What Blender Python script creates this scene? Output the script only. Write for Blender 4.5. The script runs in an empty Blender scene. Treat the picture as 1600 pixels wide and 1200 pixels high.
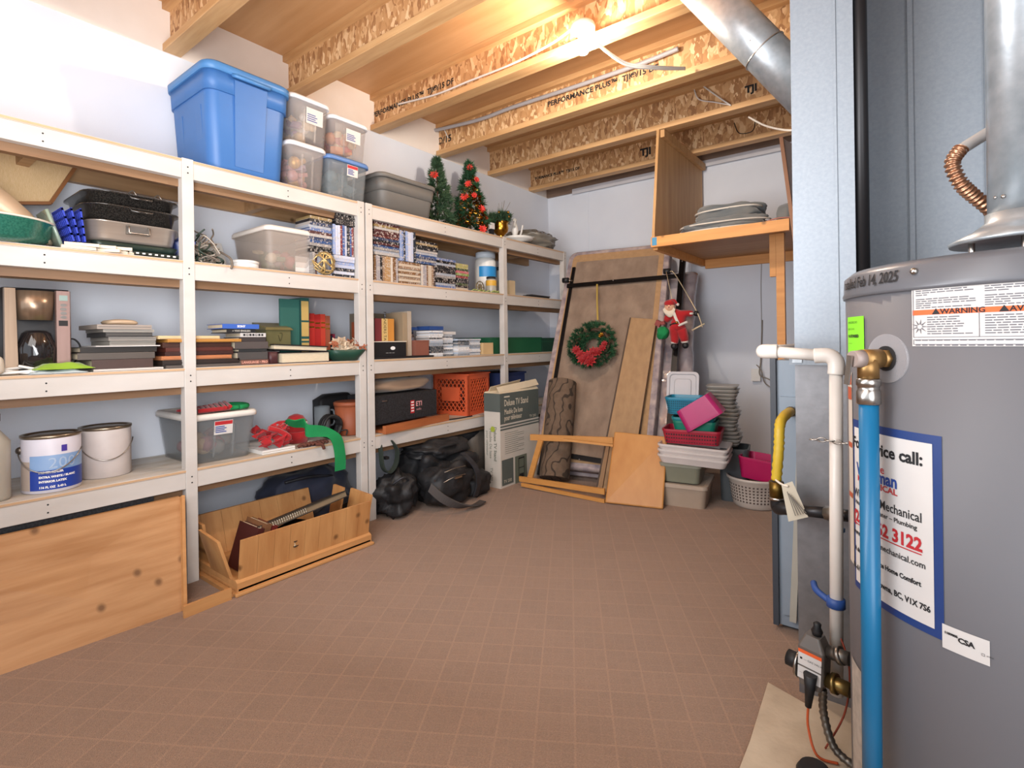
import bpy, bmesh, math, random
from mathutils import Vector, Matrix, noise
C = bpy.context.scene.collection
sc = bpy.context.scene
PI = math.pi
# ------------------------------------------------------------------ camera
FPX, YAW, HOR, ROLL = 812.17, 0.6505, 533.53, -0.0137
EYE = Vector((0, 0, 1.0))
_F = Vector((-math.sin(YAW), math.cos(YAW), 0)); _R = Vector((math.cos(YAW), math.sin(YAW), 0)); _Z = Vector((0, 0, 1))
_c, _s = math.cos(ROLL), math.sin(ROLL)
cd = bpy.data.cameras.new('camera'); cam = bpy.data.objects.new('camera', cd); C.objects.link(cam)
cx = _c * _R + _s * _Z; cy = -_s * _R + _c * _Z; cz = -_F
cam.matrix_world = Matrix(((cx.x, cy.x, cz.x, 0), (cx.y, cy.y, cz.y, 0), (cx.z, cy.z, cz.z, 1.0), (0, 0, 0, 1)))
cd.sensor_width = 36; cd.lens = FPX / 1600 * 36; cd.shift_y = -(600 - HOR) / 1600
cd.clip_start = 0.02
sc.camera = cam
sc.view_settings.view_transform = 'Standard'; sc.view_settings.look = 'None'
sc.view_settings.gamma = 1; sc.view_settings.use_curve_mapping = False
sc.view_settings.exposure = 0.32
# ------------------------------------------------------------------ light
w = bpy.data.worlds.new('world'); sc.world = w; w.use_nodes = True
w.node_tree.nodes['Background'].inputs[0].default_value = (0.86, 0.92, 1.0, 1)
w.node_tree.nodes['Background'].inputs[1].default_value = 1.1
def area(name, loc, target, size, sy, power, col):
    l = bpy.data.lights.new(name, 'AREA'); l.shape = 'RECTANGLE'; l.size = size; l.size_y = sy; l.energy = power; l.color = col
    o = bpy.data.objects.new(name, l); C.objects.link(o); o.location = loc
    o.rotation_euler = (Vector(target) - Vector(loc)).to_track_quat('-Z', 'Y').to_euler(); return o
area('flash_bounce', (-1.0, -0.3, 2.2), (-2.3, 2.8, 0.7), 1.6, 1.2, 23, (1.0, 0.96, 0.92))
area('shelf_fill', (0.7, -0.3, 1.1), (-2.8, 1.3, 0.75), 1.2, 1.6, 27, (0.92, 0.96, 1.0))  # added fill lamp, lifts the walls under the shelves
area('ceiling_fill', (-1.0, 0.2, 1.2), (-1.5, 2.2, 2.6), 1.0, 1.0, 34, (0.98, 0.98, 1.0))  # added lamp aimed upward to brighten the joists, no fixture there
BULB_STRENGTH = 1000
# ------------------------------------------------------------------ helpers
def ray(px, py):
    a, b = px - 800, py - HOR
    u = _c * a + _s * b; v = -_s * a + _c * b
    return _F + _R * (u / FPX) - _Z * (v / FPX)
def A(px, py, X=None, Y=None, Z=None):          # the point where a line of sight meets a real plane of the room
    d = ray(px, py)
    t = (X - EYE.x) / d.x if X is not None else (Y - EYE.y) / d.y if Y is not None else (Z - EYE.z) / d.z
    return EYE + d * t
def APL(px, py, o, n):
    d = ray(px, py); return EYE + d * ((o - EYE).dot(n) / d.dot(n))
def lin(c):
    if isinstance(c, str): c = tuple(int(c[i:i+2], 16) for i in (0, 2, 4))
    return tuple(((x/255)/12.92 if x/255 <= .04045 else ((x/255+.055)/1.055)**2.4) for x in c) + (1,)
_mc = {}
def M(name, col, rough=.5, metal=0, col2=None, ns=8, nmix=.5, stretch=(1, 1, 1), bump=0, bs=60, coat=0, trans=0, alpha=1, emit=0, detail=4, sheen=0):
    if name in _mc: return _mc[name]
    m = bpy.data.materials.new(name); m.use_nodes = True; nt = m.node_tree; N = nt.nodes; K = nt.links; b = N['Principled BSDF']
    b.inputs['Roughness'].default_value = rough; b.inputs['Metallic'].default_value = metal
    b.inputs['Coat Weight'].default_value = coat; b.inputs['Transmission Weight'].default_value = trans; b.inputs['Alpha'].default_value = alpha
    b.inputs['Sheen Weight'].default_value = sheen
    tc = N.new('ShaderNodeTexCoord'); mp = N.new('ShaderNodeMapping'); mp.inputs['Scale'].default_value = stretch
    K.new(tc.outputs['Object'], mp.inputs[0])
    nz = N.new('ShaderNodeTexNoise'); nz.inputs['Scale'].default_value = ns; nz.inputs['Detail'].default_value = detail
    K.new(mp.outputs[0], nz.inputs[0])
    c1 = lin(col); c2 = lin(col2) if col2 else tuple(x*.86 for x in c1[:3]) + (1,)
    rp = N.new('ShaderNodeValToRGB'); rp.color_ramp.elements[0].color = c1; rp.color_ramp.elements[1].color = c2
    rp.color_ramp.elements[0].position = .5 - nmix/2; rp.color_ramp.elements[1].position = .5 + nmix/2
    K.new(nz.outputs[0], rp.inputs[0]); K.new(rp.outputs[0], b.inputs['Base Color'])
    if bump:
        n2 = N.new('ShaderNodeTexNoise'); n2.inputs['Scale'].default_value = bs; K.new(mp.outputs[0], n2.inputs[0])
        bp = N.new('ShaderNodeBump'); bp.inputs['Strength'].default_value = bump; bp.inputs['Distance'].default_value = .01
        K.new(n2.outputs[0], bp.inputs['Height']); K.new(bp.outputs[0], b.inputs['Normal'])
    if emit:
        b.inputs['Emission Color'].default_value = c1; b.inputs['Emission Strength'].default_value = emit
    _mc[name] = m; return m
def nodes(m): nt = m.node_tree; return nt.nodes, nt.links, nt.nodes['Principled BSDF']
def wood(name, c1, c2, axis=0, scale=1.0, knots=True, rough=.55):
    if name in _mc: return _mc[name]
    st = [14, 14, 14]; st[axis] = 1.2
    m = M(name, c1, rough, col2=c2, ns=2.2*scale, nmix=.5, stretch=st, detail=6, bump=.05, bs=8)
    if knots:
        N, K, b = nodes(m)
        tc = N.new('ShaderNodeTexCoord'); sx_ = N.new('ShaderNodeSeparateXYZ'); mp = N.new('ShaderNodeCombineXYZ'); K.new(tc.outputs['Object'], sx_.inputs[0])
        K.new(sx_.outputs[1 if axis else 0], mp.inputs[0]); K.new(sx_.outputs[2], mp.inputs[1]); v = N.new('ShaderNodeTexVoronoi'); v.voronoi_dimensions = '2D'; v.inputs['Scale'].default_value = 6.5; K.new(mp.outputs[0], v.inputs[0])
        r = N.new('ShaderNodeValToRGB'); r.color_ramp.elements[0].color = (1, 1, 1, 1); r.color_ramp.elements[0].position = .035
        r.color_ramp.elements[1].color = (0, 0, 0, 1); r.color_ramp.elements[1].position = .11
        K.new(v.outputs['Distance'], r.inputs[0])
        sc2 = N.new('ShaderNodeSeparateColor'); K.new(v.outputs['Color'], sc2.inputs[0]); gt = N.new('ShaderNodeMath'); gt.operation = 'GREATER_THAN'; gt.inputs[1].default_value = .55; K.new(sc2.outputs[0], gt.inputs[0]); gm_ = N.new('ShaderNodeMath'); gm_.operation = 'MULTIPLY'; K.new(gt.outputs[0], gm_.inputs[0]); K.new(r.outputs[0], gm_.inputs[1])
        mx = N.new('ShaderNodeMixRGB'); mx.inputs[2].default_value = tuple(x*.5 for x in lin(c2)[:3]) + (1,)
        base = b.inputs['Base Color'].links[0].from_socket; K.new(base, mx.inputs[1]); K.new(gm_.outputs[0], mx.inputs[0]); K.new(mx.outputs[0], b.inputs['Base Color'])
    return m
class MB:
    def __init__(s): s.v = []; s.f = []; s.m = []; s.sm = []
    def add(s, vs, fs, m=0, smooth=False, T=None):
        o = len(s.v)
        s.v += [tuple(T @ Vector(v)) if T else tuple(v) for v in vs]
        for f in fs: s.f.append(tuple(i+o for i in f)); s.m.append(m); s.sm.append(smooth)
        return s
    def box(s, x0, x1, y0, y1, z0, z1, m=0, T=None):
        vs = [(x, y, z) for x in (x0, x1) for y in (y0, y1) for z in (z0, z1)]
        return s.add(vs, [(0,1,3,2),(4,6,7,5),(0,4,5,1),(2,3,7,6),(0,2,6,4),(1,5,7,3)], m, False, T)
    def hexa(s, b4, t4, m=0):
        return s.add(list(b4)+list(t4), [(3,2,1,0),(4,5,6,7),(0,1,5,4),(1,2,6,5),(2,3,7,6),(3,0,4,7)], m)
    def beam(s, p0, p1, wd, ht, up=(0,0,1), m=0):
        p0, p1 = Vector(p0), Vector(p1); d = (p1-p0); L = d.length; d.normalize(); u = Vector(up); x = d.cross(u).normalized(); u = x.cross(d).normalized()
        T = Matrix(((x.x, d.x, u.x, p0.x), (x.y, d.y, u.y, p0.y), (x.z, d.z, u.z, p0.z), (0,0,0,1)))
        return s.box(-wd/2, wd/2, 0, L, -ht/2, ht/2, m, T)
    def loft(s, rings, m=0, cap0=True, cap1=True, smooth=True, closed=True, T=None):
        n = len(rings[0]); vs = [v for r in rings for v in r]; fs = []
        for i in range(len(rings)-1):
            for j in range(n if closed else n-1):
                k = (j+1) % n; fs.append((i*n+j, i*n+k, (i+1)*n+k, (i+1)*n+j))
        s.add(vs, fs, m, smooth, T)
        o = len(s.v) - len(vs)
        if cap0: s.f.append(tuple(o+j for j in reversed(range(n)))); s.m.append(m); s.sm.append(False)
        if cap1: s.f.append(tuple(o+(len(rings)-1)*n+j for j in range(n))); s.m.append(m); s.sm.append(False)
        return s
    def tube(s, pts, r, n=8, m=0, r1=None, caps=True):
        pts = [Vector(p) for p in pts]; rings = []; up = Vector((0, 0, 1)); prev = None
        for i, p in enumerate(pts):
            d = (pts[min(i+1, len(pts)-1)] - pts[max(i-1, 0)]).normalized()
            if prev is None:
                a = d.cross(up if abs(d.z) < .95 else Vector((1, 0, 0))).normalized()
            else:
                a = (prev - d*prev.dot(d)).normalized()
            prev = a; b = d.cross(a)
            rr = r(i/(len(pts)-1)) if callable(r) else (r if r1 is None else r + (r1-r)*i/(len(pts)-1))
            rings.append([p + (a*math.cos(2*PI*k/n) + b*math.sin(2*PI*k/n))*rr for k in range(n)])
        return s.loft(rings, m, caps, caps)
    def cyl(s, p0, p1, r, r1=None, n=20, m=0): return s.tube([p0, p1], r, n, m, r1)
    def lathe(s, prof, c=(0,0,0), n=28, m=0, T=None, cap=True, sx=1, sy=1):
        rings = [[(c[0]+r*sx*math.cos(2*PI*k/n), c[1]+r*sy*math.sin(2*PI*k/n), c[2]+z) for k in range(n)] for r, z in prof]
        return s.loft(rings, m, cap, cap, T=T)
    def sph(s, c, r, n=12, m=0, sx=1, sy=1, sz=1):
        k = max(4, n//2); pr = [(max(r*math.sin(PI*i/k), r*.02), -r*sz*math.cos(PI*i/k)) for i in range(k+1)]
        return s.lathe(pr, c, n, m, sx=sx, sy=sy)
    def text(s, txt, size, T, m=0, align='LEFT', fn=None, sx=1, res=2, bold=0):
        cu = bpy.data.curves.new('t', 'FONT'); cu.body = txt; cu.size = size; cu.align_x = align; cu.align_y = 'CENTER'; cu.resolution_u = res; cu.offset = bold
        ob = bpy.data.objects.new('t', cu); me = bpy.data.meshes.new_from_object(ob)
        vs = [Vector((v.co.x*sx, v.co.y, v.co.z)) for v in me.vertices]; fs = [tuple(p.vertices) for p in me.polygons]
        bpy.data.objects.remove(ob); bpy.data.curves.remove(cu); bpy.data.meshes.remove(me)
        if fn: vs = [fn(v) for v in vs]
        return s.add(vs, fs, m, False, T)
def rrect(cx, cy, z, hx, hy, r, n=5):
    r = min(r, hx*.98, hy*.98); out = []
    for (sx, sy, a0) in ((1,1,0), (-1,1,PI/2), (-1,-1,PI), (1,-1,1.5*PI)):
        for k in range(n+1):
            a = a0 + PI/2*k/n; out.append((cx+sx*(hx-r)+r*math.cos(a), cy+sy*(hy-r)+r*math.sin(a), z))
    return out
def frame_T(o, x, y, z=None):
    x = Vector(x).normalized(); y = Vector(y).normalized(); z = x.cross(y) if z is None else Vector(z)
    return Matrix(((x.x, y.x, z.x, o[0]), (x.y, y.y, z.y, o[1]), (x.z, y.z, z.z, o[2]), (0,0,0,1)))
def FACE_PX(o): return frame_T(o, (0,1,0), (0,0,1))       # text on a face looking to +x (towards the aisle)
def FACE_NY(o): return frame_T(o, (1,0,0), (0,0,1))       # text on a face looking to -y (towards the camera)
def mesh_obj(name, mb, mats, org):
    me = bpy.data.meshes.new(name); me.from_pydata([(v[0]-org[0], v[1]-org[1], v[2]-org[2]) for v in mb.v], [], mb.f)
    for q in (mats if isinstance(mats, (list, tuple)) else [mats]): me.materials.append(q)
    me.polygons.foreach_set('material_index', mb.m); me.polygons.foreach_set('use_smooth', mb.sm); me.update()
    o = bpy.data.objects.new(name, me); C.objects.link(o); return o
def P(name, mb, mats, subs=(), bev=0, stuff=False, label=None): return (name, mb, mats, subs, bev, stuff, label)
def bevel(o, wdt):
    b = o.modifiers.new('bevel', 'BEVEL'); b.width = wdt; b.segments = 2; b.limit_method = 'ANGLE'; b.angle_limit = .9
def mk(name, label, cat, parts, group=None, kind=None):
    allv = []
    def rec(ps):
        for p in ps: allv.extend(p[1].v); rec(p[3])
    rec(parts)
    xs, ys, zs = zip(*allv); org = ((min(xs)+max(xs))/2, (min(ys)+max(ys))/2, min(zs))
    def build(p, parent):
        o = mesh_obj(p[0], p[1], p[2], org)
        if p[4]: bevel(o, p[4])
        if parent: o.parent = parent
        if p[5]: o['kind'] = 'stuff'
        if p[6]: o['label'] = p[6]
        for q in p[3]: build(q, o)
        return o
    if len(parts) == 1 and not parts[0][3]:
        r = build((name,)+parts[0][1:], None); r.location = org
    else:
        r = bpy.data.objects.new(name, None); C.objects.link(r); r.location = org; r.empty_display_size = .05
        for p in parts: build(p, r)
    if kind != 'structure':
        r['label'] = label; r['category'] = cat
        if group: r['group'] = group
    elif label: r['label'] = label
    if kind: r['kind'] = kind
    return r
def struct(name, mb, mats, subs=(), bev=0, label=None):
    o = mesh_obj(name, mb, mats, (0,0,0)); o['kind'] = 'structure'
    if bev: bevel(o, bev)
    if label: o['label'] = label
    for p in subs:
        q = mesh_obj(p[0], p[1], p[2], (0,0,0)); q.parent = o
        if p[4]: bevel(q, p[4])
        if p[5]: q['kind'] = 'stuff'
        if p[6]: q['label'] = p[6]
        for r in p[3]:
            t = mesh_obj(r[0], r[1], r[2], (0,0,0)); t.parent = q
    return o
def bez(p, n=16):                                   # smooth path through points (Catmull-Rom)
    p = [Vector(q) for q in p]; out = []
    for i in range(len(p)-1):
        a, b, c, d = p[max(i-1,0)], p[i], p[i+1], p[min(i+2, len(p)-1)]
        for k in range(n):
            t = k/n; out.append(.5*((2*b)+(c-a)*t+(2*a-5*b+4*c-d)*t*t+(3*b-a-3*c+d)*t**3))
    out.append(p[-1]); return out
def blob(c, s, seed=0, amp=.15, fr=2.0, n=24, flat=True, e=.6, T=None, fr2=0, amp2=0):   # soft crumpled body: superellipsoid + noise; base kept flat
    mb = MB(); k = n//2; rings = []
    def pw(x): return math.copysign(abs(x)**e, x)
    for i in range(k+1):
        ph = -PI/2 + PI*i/k; r = []
        for j in range(n):
            th = 2*PI*j/n; cp = max(math.cos(ph), .04)
            d = Vector((pw(cp)*pw(math.cos(th)), pw(cp)*pw(math.sin(th)), pw(math.sin(ph))))
            q = 1 + amp*noise.noise(d*fr + Vector((seed*7.3, seed*3.1, 0)))*2
            if amp2: q += amp2*noise.noise(d*fr2 + Vector((seed, 5, 9)))
            z = d.z*q
            if flat: z = max(z, -1)
            r.append((c[0]+d.x*q*s[0], c[1]+d.y*q*s[1], c[2]+(z+1)*s[2]))
        rings.append(r)
    mb.loft(rings, 0, True, True, T=T); return mb
# ------------------------------------------------------------------ materials
wall_m = M('white_drywall', 'e0e4ec', .8, col2='d8dce6', ns=3, bump=.03, bs=220)
beige_m = M('beige_rim_board', 'efe4da', .8, col2='e6d9cd', ns=5)
paint_w = M('white_painted_lumber', 'cbc6c1', .55, col2='c0b9b2', ns=4, stretch=(3,1,3), bump=.04, bs=50)
shelf_w = M('worn_white_shelf_paint', 'cfcac3', .55, col2='b8ab99', ns=6, nmix=.35, stretch=(3,1,3), bump=.05, bs=30)
raw_y = wood('raw_shelf_underside', 'b8936c', '96714a', 1, 1)
raw_d = wood('shaded_raw_rail', '8c6a4c', '755539', 1, 1, False)  # raw wood with the shade below the shelf mixed into its brown
ply = wood('subfloor_plywood', 'd0a172', 'bb8a58', 0, .5, False)
ply2 = wood('birch_plywood', 'd3a675', 'bd8b58', 2, .6)
flange = wood('lvl_flange_wood', 'd6ac7a', 'b68756', 0, 1, False)
pine = wood('pine_panel', 'dca66a', 'bf824a', 1, .55)
pine_v = wood('pine_staves_upright', 'c9965f', 'ab7442', 2, .7)
pine_edge = wood('pine_edge', 'c9955f', 'b57f4c', 1, 1, False); board_e = wood('shelf_board_edge', 'd0ae8c', 'b38e68', 1, 1, False)
blk = M('black_plastic', '17171a', .55); blkmet = M('black_steel', '1d1b1c', .4, .6)
steel = M('brushed_steel', 'b9b4ae', .28, 1, col2='a39d97', ns=3, stretch=(1,1,14))
white_pl = M('white_plastic', 'e8e6e2', .4); cream = M('cream_plastic', 'd9cfbf', .5)
paper = M('white_paper', 'd2cdc9', .7); ink = M('black_ink', '1b1a1c', .7); ink_r = M('red_ink', 'b5252b', .6); ink_w = M('white_ink', 'f0eeec', .6)
ink_b = M('blue_ink', '23418c', .6); orange = M('orange_warning', 'e8622c', .6)
brass = M('brass', 'a78352', .42, .8, col2='8f6d42', ns=30); pvc = M('white_pvc', 'ddd5cc', .35)
tankm = M('grey_tank_enamel', '68676b', .5, .0, col2='626165', ns=2, bump=.02, bs=900)
pan_steel = M('pan_steel', 'b9aca0', .3, .55, col2='a89b8f', ns=3, stretch=(1,1,14))
tankcap = M('dark_grey_tank_cap', '66676c', .35, .1)
galv = M('galvanised_steel', '989fa7', .5, .35, col2='88919a', ns=110, nmix=.7, bump=.03, bs=220, detail=4)
galv2 = M('galvanised_steel_duct_pipe', 'b9bec2', .38, .6, col2='9fa6ab', ns=30, nmix=.4, bump=.02, bs=90, detail=8)
furn = M('grey_furnace_paint', '8894a0', .5, .1); furn_d = M('dark_furnace_edge', '3b4048', .5)
red_f = M('red_felt', 'b3141c', .9, col2='8f0d14', ns=14, sheen=.3); green_f = M('green_felt', '0f8a4a', .9, col2='0b7540', ns=10)
needle = M('green_needles', '2b5a36', .7, col2='173c22', ns=12, nmix=.3)
needle2 = M('dark_green_needles', '24452f', .7, col2='48603f', ns=9, nmix=.3)
gold = M('gold_metal', 'c9963a', .25, 1, col2='a8752a', ns=9)
# OSB
def osb():
    m = M('osb_web', 'c89460', .65); N, K, b = nodes(m)
    tc = N.new('ShaderNodeTexCoord'); mp = N.new('ShaderNodeMapping'); mp.inputs['Scale'].default_value = (62, 62, 30); mp.inputs['Rotation'].default_value = (0, .5, 0)
    K.new(tc.outputs['Object'], mp.inputs[0])
    nz = N.new('ShaderNodeTexNoise'); nz.inputs['Scale'].default_value = .35; K.new(mp.outputs[0], nz.inputs[0])
    ad = N.new('ShaderNodeMixRGB'); ad.blend_type = 'ADD'; ad.inputs[0].default_value = 1; K.new(mp.outputs[0], ad.inputs[1]); 
    sc_ = N.new('ShaderNodeVectorMath'); sc_.operation = 'SCALE'; sc_.inputs['Scale'].default_value = 5; K.new(nz.outputs['Color'], sc_.inputs[0]); K.new(sc_.outputs[0], ad.inputs[2])
    v = N.new('ShaderNodeTexVoronoi'); v.inputs['Scale'].default_value = .8; K.new(ad.outputs[0], v.inputs[0])
    bw = N.new('ShaderNodeSeparateColor'); K.new(v.outputs['Color'], bw.inputs[0])
    r = N.new('ShaderNodeValToRGB'); e = r.color_ramp.elements; e[0].color = lin('9a6c45'); e[0].position = 0; e[1].color = lin('ecc99c'); e[1].position = 1
    x = e.new(.35); x.color = lin('ba8a5a'); x = e.new(.7); x.color = lin('d0a474')
    K.new(bw.outputs[0], r.inputs[0]); K.new(r.outputs[0], b.inputs['Base Color'])
    bp = N.new('ShaderNodeBump'); bp.inputs['Strength'].default_value = .3; bp.inputs['Distance'].default_value = .004; K.new(bw.outputs[1], bp.inputs['Height']); K.new(bp.outputs[0], b.inputs['Normal'])
    return m
osb_m = osb()
def carpet():
    m = M('brown_patterned_carpet', '9d7c64', .95, col2='8c6d56', ns=210, nmix=.35, bump=.6, bs=420, sheen=.2); N, K, b = nodes(m)
    tc = N.new('ShaderNodeTexCoord'); mp = N.new('ShaderNodeMapping'); mp.inputs['Rotation'].default_value = (0, 0, -.54); K.new(tc.outputs['Object'], mp.inputs[0])
    ck = N.new('ShaderNodeTexBrick'); ck.inputs['Scale'].default_value = 9; ck.inputs['Mortar Size'].default_value = .028; ck.offset = 0.0; ck.inputs['Brick Width'].default_value = .9; ck.inputs['Row Height'].default_value = .9
    ck.inputs[1].default_value = (1, 1, 1, 1); ck.inputs[2].default_value = (.93, .93, .93, 1); ck.inputs[3].default_value = (1.10, 1.095, 1.08, 1)
    K.new(mp.outputs[0], ck.inputs[0])
    b2 = N.new('ShaderNodeTexBrick'); b2.inputs['Scale'].default_value = 9; b2.offset = 0; b2.inputs['Brick Width'].default_value = .3; b2.inputs['Row Height'].default_value = .3; b2.inputs['Mortar Size'].default_value = .02
    b2.inputs[1].default_value = (1, 1, 1, 1); b2.inputs[2].default_value = (.95, .95, .95, 1); b2.inputs[3].default_value = (1.035, 1.03, 1.03, 1); K.new(mp.outputs[0], b2.inputs[0])
    base = b.inputs['Base Color'].links[0].from_socket
    for t in (ck, b2):
        mx = N.new('ShaderNodeMixRGB'); mx.blend_type = 'MULTIPLY'; mx.inputs[0].default_value = 1; K.new(base, mx.inputs[1]); K.new(t.outputs[0], mx.inputs[2]); base = mx.outputs[0]
    K.new(base, b.inputs['Base Color']); return m
carpet_m = carpet()
def spine(name, ramp, vert=False):
    m = M(name, '888888', .35, coat=.2); N, K, b = nodes(m)
    oi = N.new('ShaderNodeObjectInfo'); r = N.new('ShaderNodeValToRGB'); r.color_ramp.interpolation = 'CONSTANT'; e = r.color_ramp.elements
    e[0].color = lin(ramp[0]); e[0].position = 0; e[1].color = lin(ramp[-1]); e[1].position = 1 - 1/len(ramp)
    for i, c in enumerate(ramp[1:-1]): x = e.new((i+1)/len(ramp)); x.color = lin(c)
    K.new(oi.outputs['Random'], r.inputs[0])
    tc = N.new('ShaderNodeTexCoord'); mp = N.new('ShaderNodeMapping'); mp.inputs['Scale'].default_value = (0, 1.0, 22) if vert else (0, 22, 1.0)
    K.new(tc.outputs['Generated'], mp.inputs[0])
    ad = N.new('ShaderNodeVectorMath'); K.new(mp.outputs[0], ad.inputs[0]); cb = N.new('ShaderNodeCombineXYZ')
    ml = N.new('ShaderNodeMath'); ml.operation = 'MULTIPLY'; ml.inputs[1].default_value = 90; K.new(oi.outputs['Random'], ml.inputs[0]); K.new(ml.outputs[0], cb.inputs[0]); K.new(cb.outputs[0], ad.inputs[1])
    nz = N.new('ShaderNodeTexNoise'); nz.inputs['Scale'].default_value = 1; nz.inputs['Detail'].default_value = 1; K.new(ad.outputs[0], nz.inputs[0])
    th = N.new('ShaderNodeMath'); th.operation = 'GREATER_THAN'; th.inputs[1].default_value = .58; K.new(nz.outputs[0], th.inputs[0])
    inv = N.new('ShaderNodeMixRGB'); inv.inputs[0].default_value = .75
    q = N.new('ShaderNodeInvert'); K.new(r.outputs[0], q.inputs[1]); K.new(q.outputs[0], inv.inputs[1]); inv.inputs[2].default_value = lin('c8b8a8')
    hf = N.new('ShaderNodeMath'); hf.operation = 'MULTIPLY'; hf.inputs[1].default_value = .55; K.new(th.outputs[0], hf.inputs[0]); mx = N.new('ShaderNodeMixRGB'); K.new(hf.outputs[0], mx.inputs[0]); K.new(r.outputs[0], mx.inputs[1]); K.new(inv.outputs[0], mx.inputs[2]); K.new(mx.outputs[0], b.inputs['Base Color'])
    return m
# ------------------------------------------------------------------ the setting
WX, FX, BY, TOP, CEIL = -2.86, -2.414, 4.39, 2.43, 2.67
struct('floor', MB().box(-2.86, 1.3, -2.4, 4.39, -.05, 0), carpet_m)
conc = M('bare_concrete', 'c6b6a0', .85, col2='ae9d88', ns=12, bump=.1, bs=80)
cm = MB(); q0 = A(1200, 1068, Z=0); q1 = A(1172, 1160, Z=0)
pts = [(q0.x, q0.y), (-.23, 1.60), (-.23, 1.66), (1.29, 1.66), (1.29, .9), (q1.x, .9), (q1.x, q1.y)]
cm.loft([[(x, y, .0) for x, y in reversed(pts)], [(x, y, .004) for x, y in reversed(pts)]], smooth=False)
struct('floor_concrete_slab', cm, conc)
struct('wall_left', MB().box(-2.96, WX, -2.4, 4.49, 0, TOP), wall_m)
struct('wall_left_rim', MB().box(-2.96, WX+.002, -2.4, 4.49, TOP, CEIL), beige_m)
panel_line = M('wall_joint_shadow_grey', 'b9bbc4', .8)
bw = MB().box(WX, 1.3, BY, BY+.1, 0, TOP)
xj = A(917, 330, Y=BY).x; xj2 = A(1078, 450, Y=BY).x
struct('wall_back', bw, wall_m, [
    P('joint_strip', MB().box(xj-.02, xj+.02, BY-.004, BY, 0, TOP), wall_m),
    P('joint_strip', MB().box(xj2-.02, xj2+.02, BY-.012, BY, 0, TOP-.8), wall_m)])
rimp = wood('weathered_rim_plate', '8d7462', '6b5547', 0, 1, False)
struct('wall_back_rim', MB().box(WX, 1.3, BY-.03, BY+.1, TOP, CEIL), rimp, [
    P('vapour_barrier', MB().box(WX+.3, -.4, BY-.036, BY-.031, TOP-.02, TOP+.03), M('torn_plastic_film', 'cfcdd2', .3))])
struct('wall_right', MB().box(1.3, 1.4, -2.4, 4.49, 0, CEIL), wall_m)
struct('ceiling', MB().box(-2.96, 1.4, -2.4, 4.49, CEIL, CEIL+.05), ply)
# joists
JY = [4.13-.04-.612*k for k in range(10)]
JX0, JX1 = WX+.003, 1.29
def jtext(mb, i, y):
    z = TOP+.115
    def put(px, txt, sz=.046, m=0, bold=.0016):
        x = A(px, 200, Y=y).x; mb.text(txt, sz, FACE_NY((x, y-.0008, z)), m, sx=1.05, bold=bold)
    if i == 3: put(583, 'PERFORMANCE PLUS\u2122  TJI\u00ae/15 DF')
    if i == 2: put(672, 'TJI\u00ae/15', .07, 0, .002); put(856, 'PERFORMANCE PLUS\u2122  TJI\u00ae/15 DF')
    if i == 1: put(1165, 'TJI', .06, 0, .003)
    if i == 0: put(835, 'FORMANCE PLUS\u2122  TJI/15 DF', .035); put(1000, 'TJI', .08, 0, .004); 
    if i == 4: put(470, 'PERFORMANCE PLUS\u2122', .042)
for i, y in enumerate(JY):
    web = MB().box(JX0, JX1, y-.0055, y+.0055, TOP+.034, CEIL-.034)
    parts = [P('web', web, osb_m), P('bottom_flange', MB().box(JX0, JX1, y-.04, y+.04, TOP, TOP+.036), flange, bev=.003),
             P('top_flange', MB().box(JX0, JX1, y-.04, y+.04, CEIL-.036, CEIL-.001), flange)]
    if i in (0, 1, 2, 3):
        t = MB(); jtext(t, i, y-.0055); parts[0] = P('web', web, osb_m, [P('lettering', t, ink, stuff=True)])
    ords = ['farthest', 'second farthest', 'third farthest', 'fourth farthest', 'fifth farthest', 'sixth farthest', 'seventh farthest', 'eighth farthest', 'ninth farthest', 'tenth farthest']
    lb = {0: 'wooden I-joist farthest back, above the top of the back wall', 1: 'wooden I-joist second from the back wall, above the comforter shelf',
          2: 'wooden I-joist with black TJI lettering and a grey conduit along it', 3: 'wooden I-joist with black lettering and white cable stapled on its web',
          4: 'wooden I-joist whose left end sits above the blue tote'}.get(i, 'wooden I-joist overhead, %s from the back wall' % ords[i])
    mk('floor_joist', lb, 'joist', parts, 'overhead floor joists')
def on_joist(i, px, py, dy=.012): return A(px, py, Y=JY[i]-.0055-dy)
cable_w = M('white_cable_jacket', 'e2dcd4', .5)
t = MB().tube(bez([on_joist(3, 622, 163), on_joist(3, 680, 148), on_joist(3, 730, 128), on_joist(3, 800, 100, .03), on_joist(3, 862, 68, .03), on_joist(3, 900, 40, .03)]), .006, 8)
mk('electrical_cable', 'white cable sagging along the lettered joist left of the bulb', 'cable', [P('cable', t, cable_w)])
t = MB().tube(bez([on_joist(2, 661, 208, .04), on_joist(2, 745, 188, .035), on_joist(2, 800, 168, .035), on_joist(2, 900, 135, .035), on_joist(2, 1000, 100, .035), on_joist(2, 1060, 76, .035)]), .013, 10)
mk('conduit', 'grey plastic conduit running along the joist behind the bulb', 'conduit', [P('conduit', t, M('grey_conduit', 'a8a4a6', .5))])
bp = Vector((-1.20, 2.16, 2.40))
t = MB()
for d in (0, .016):
    t.tube(bez([bp+Vector((.03, .02, .02)), A(975, 100-d*200, Y=2.36), A(1020, 107-d*200, Y=2.5), A(1070, 108-d*120, Y=2.75)]), .006, 8)
mk('electrical_cable', 'pair of white cables running right from the lit bulb', 'cable', [P('cable', t, cable_w)])
def cab(label, pts, r=.004, m=cable_w): mk('electrical_cable', label, 'cable', [P('cable', MB().tube(bez(pts), r, 6), m)])
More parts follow.
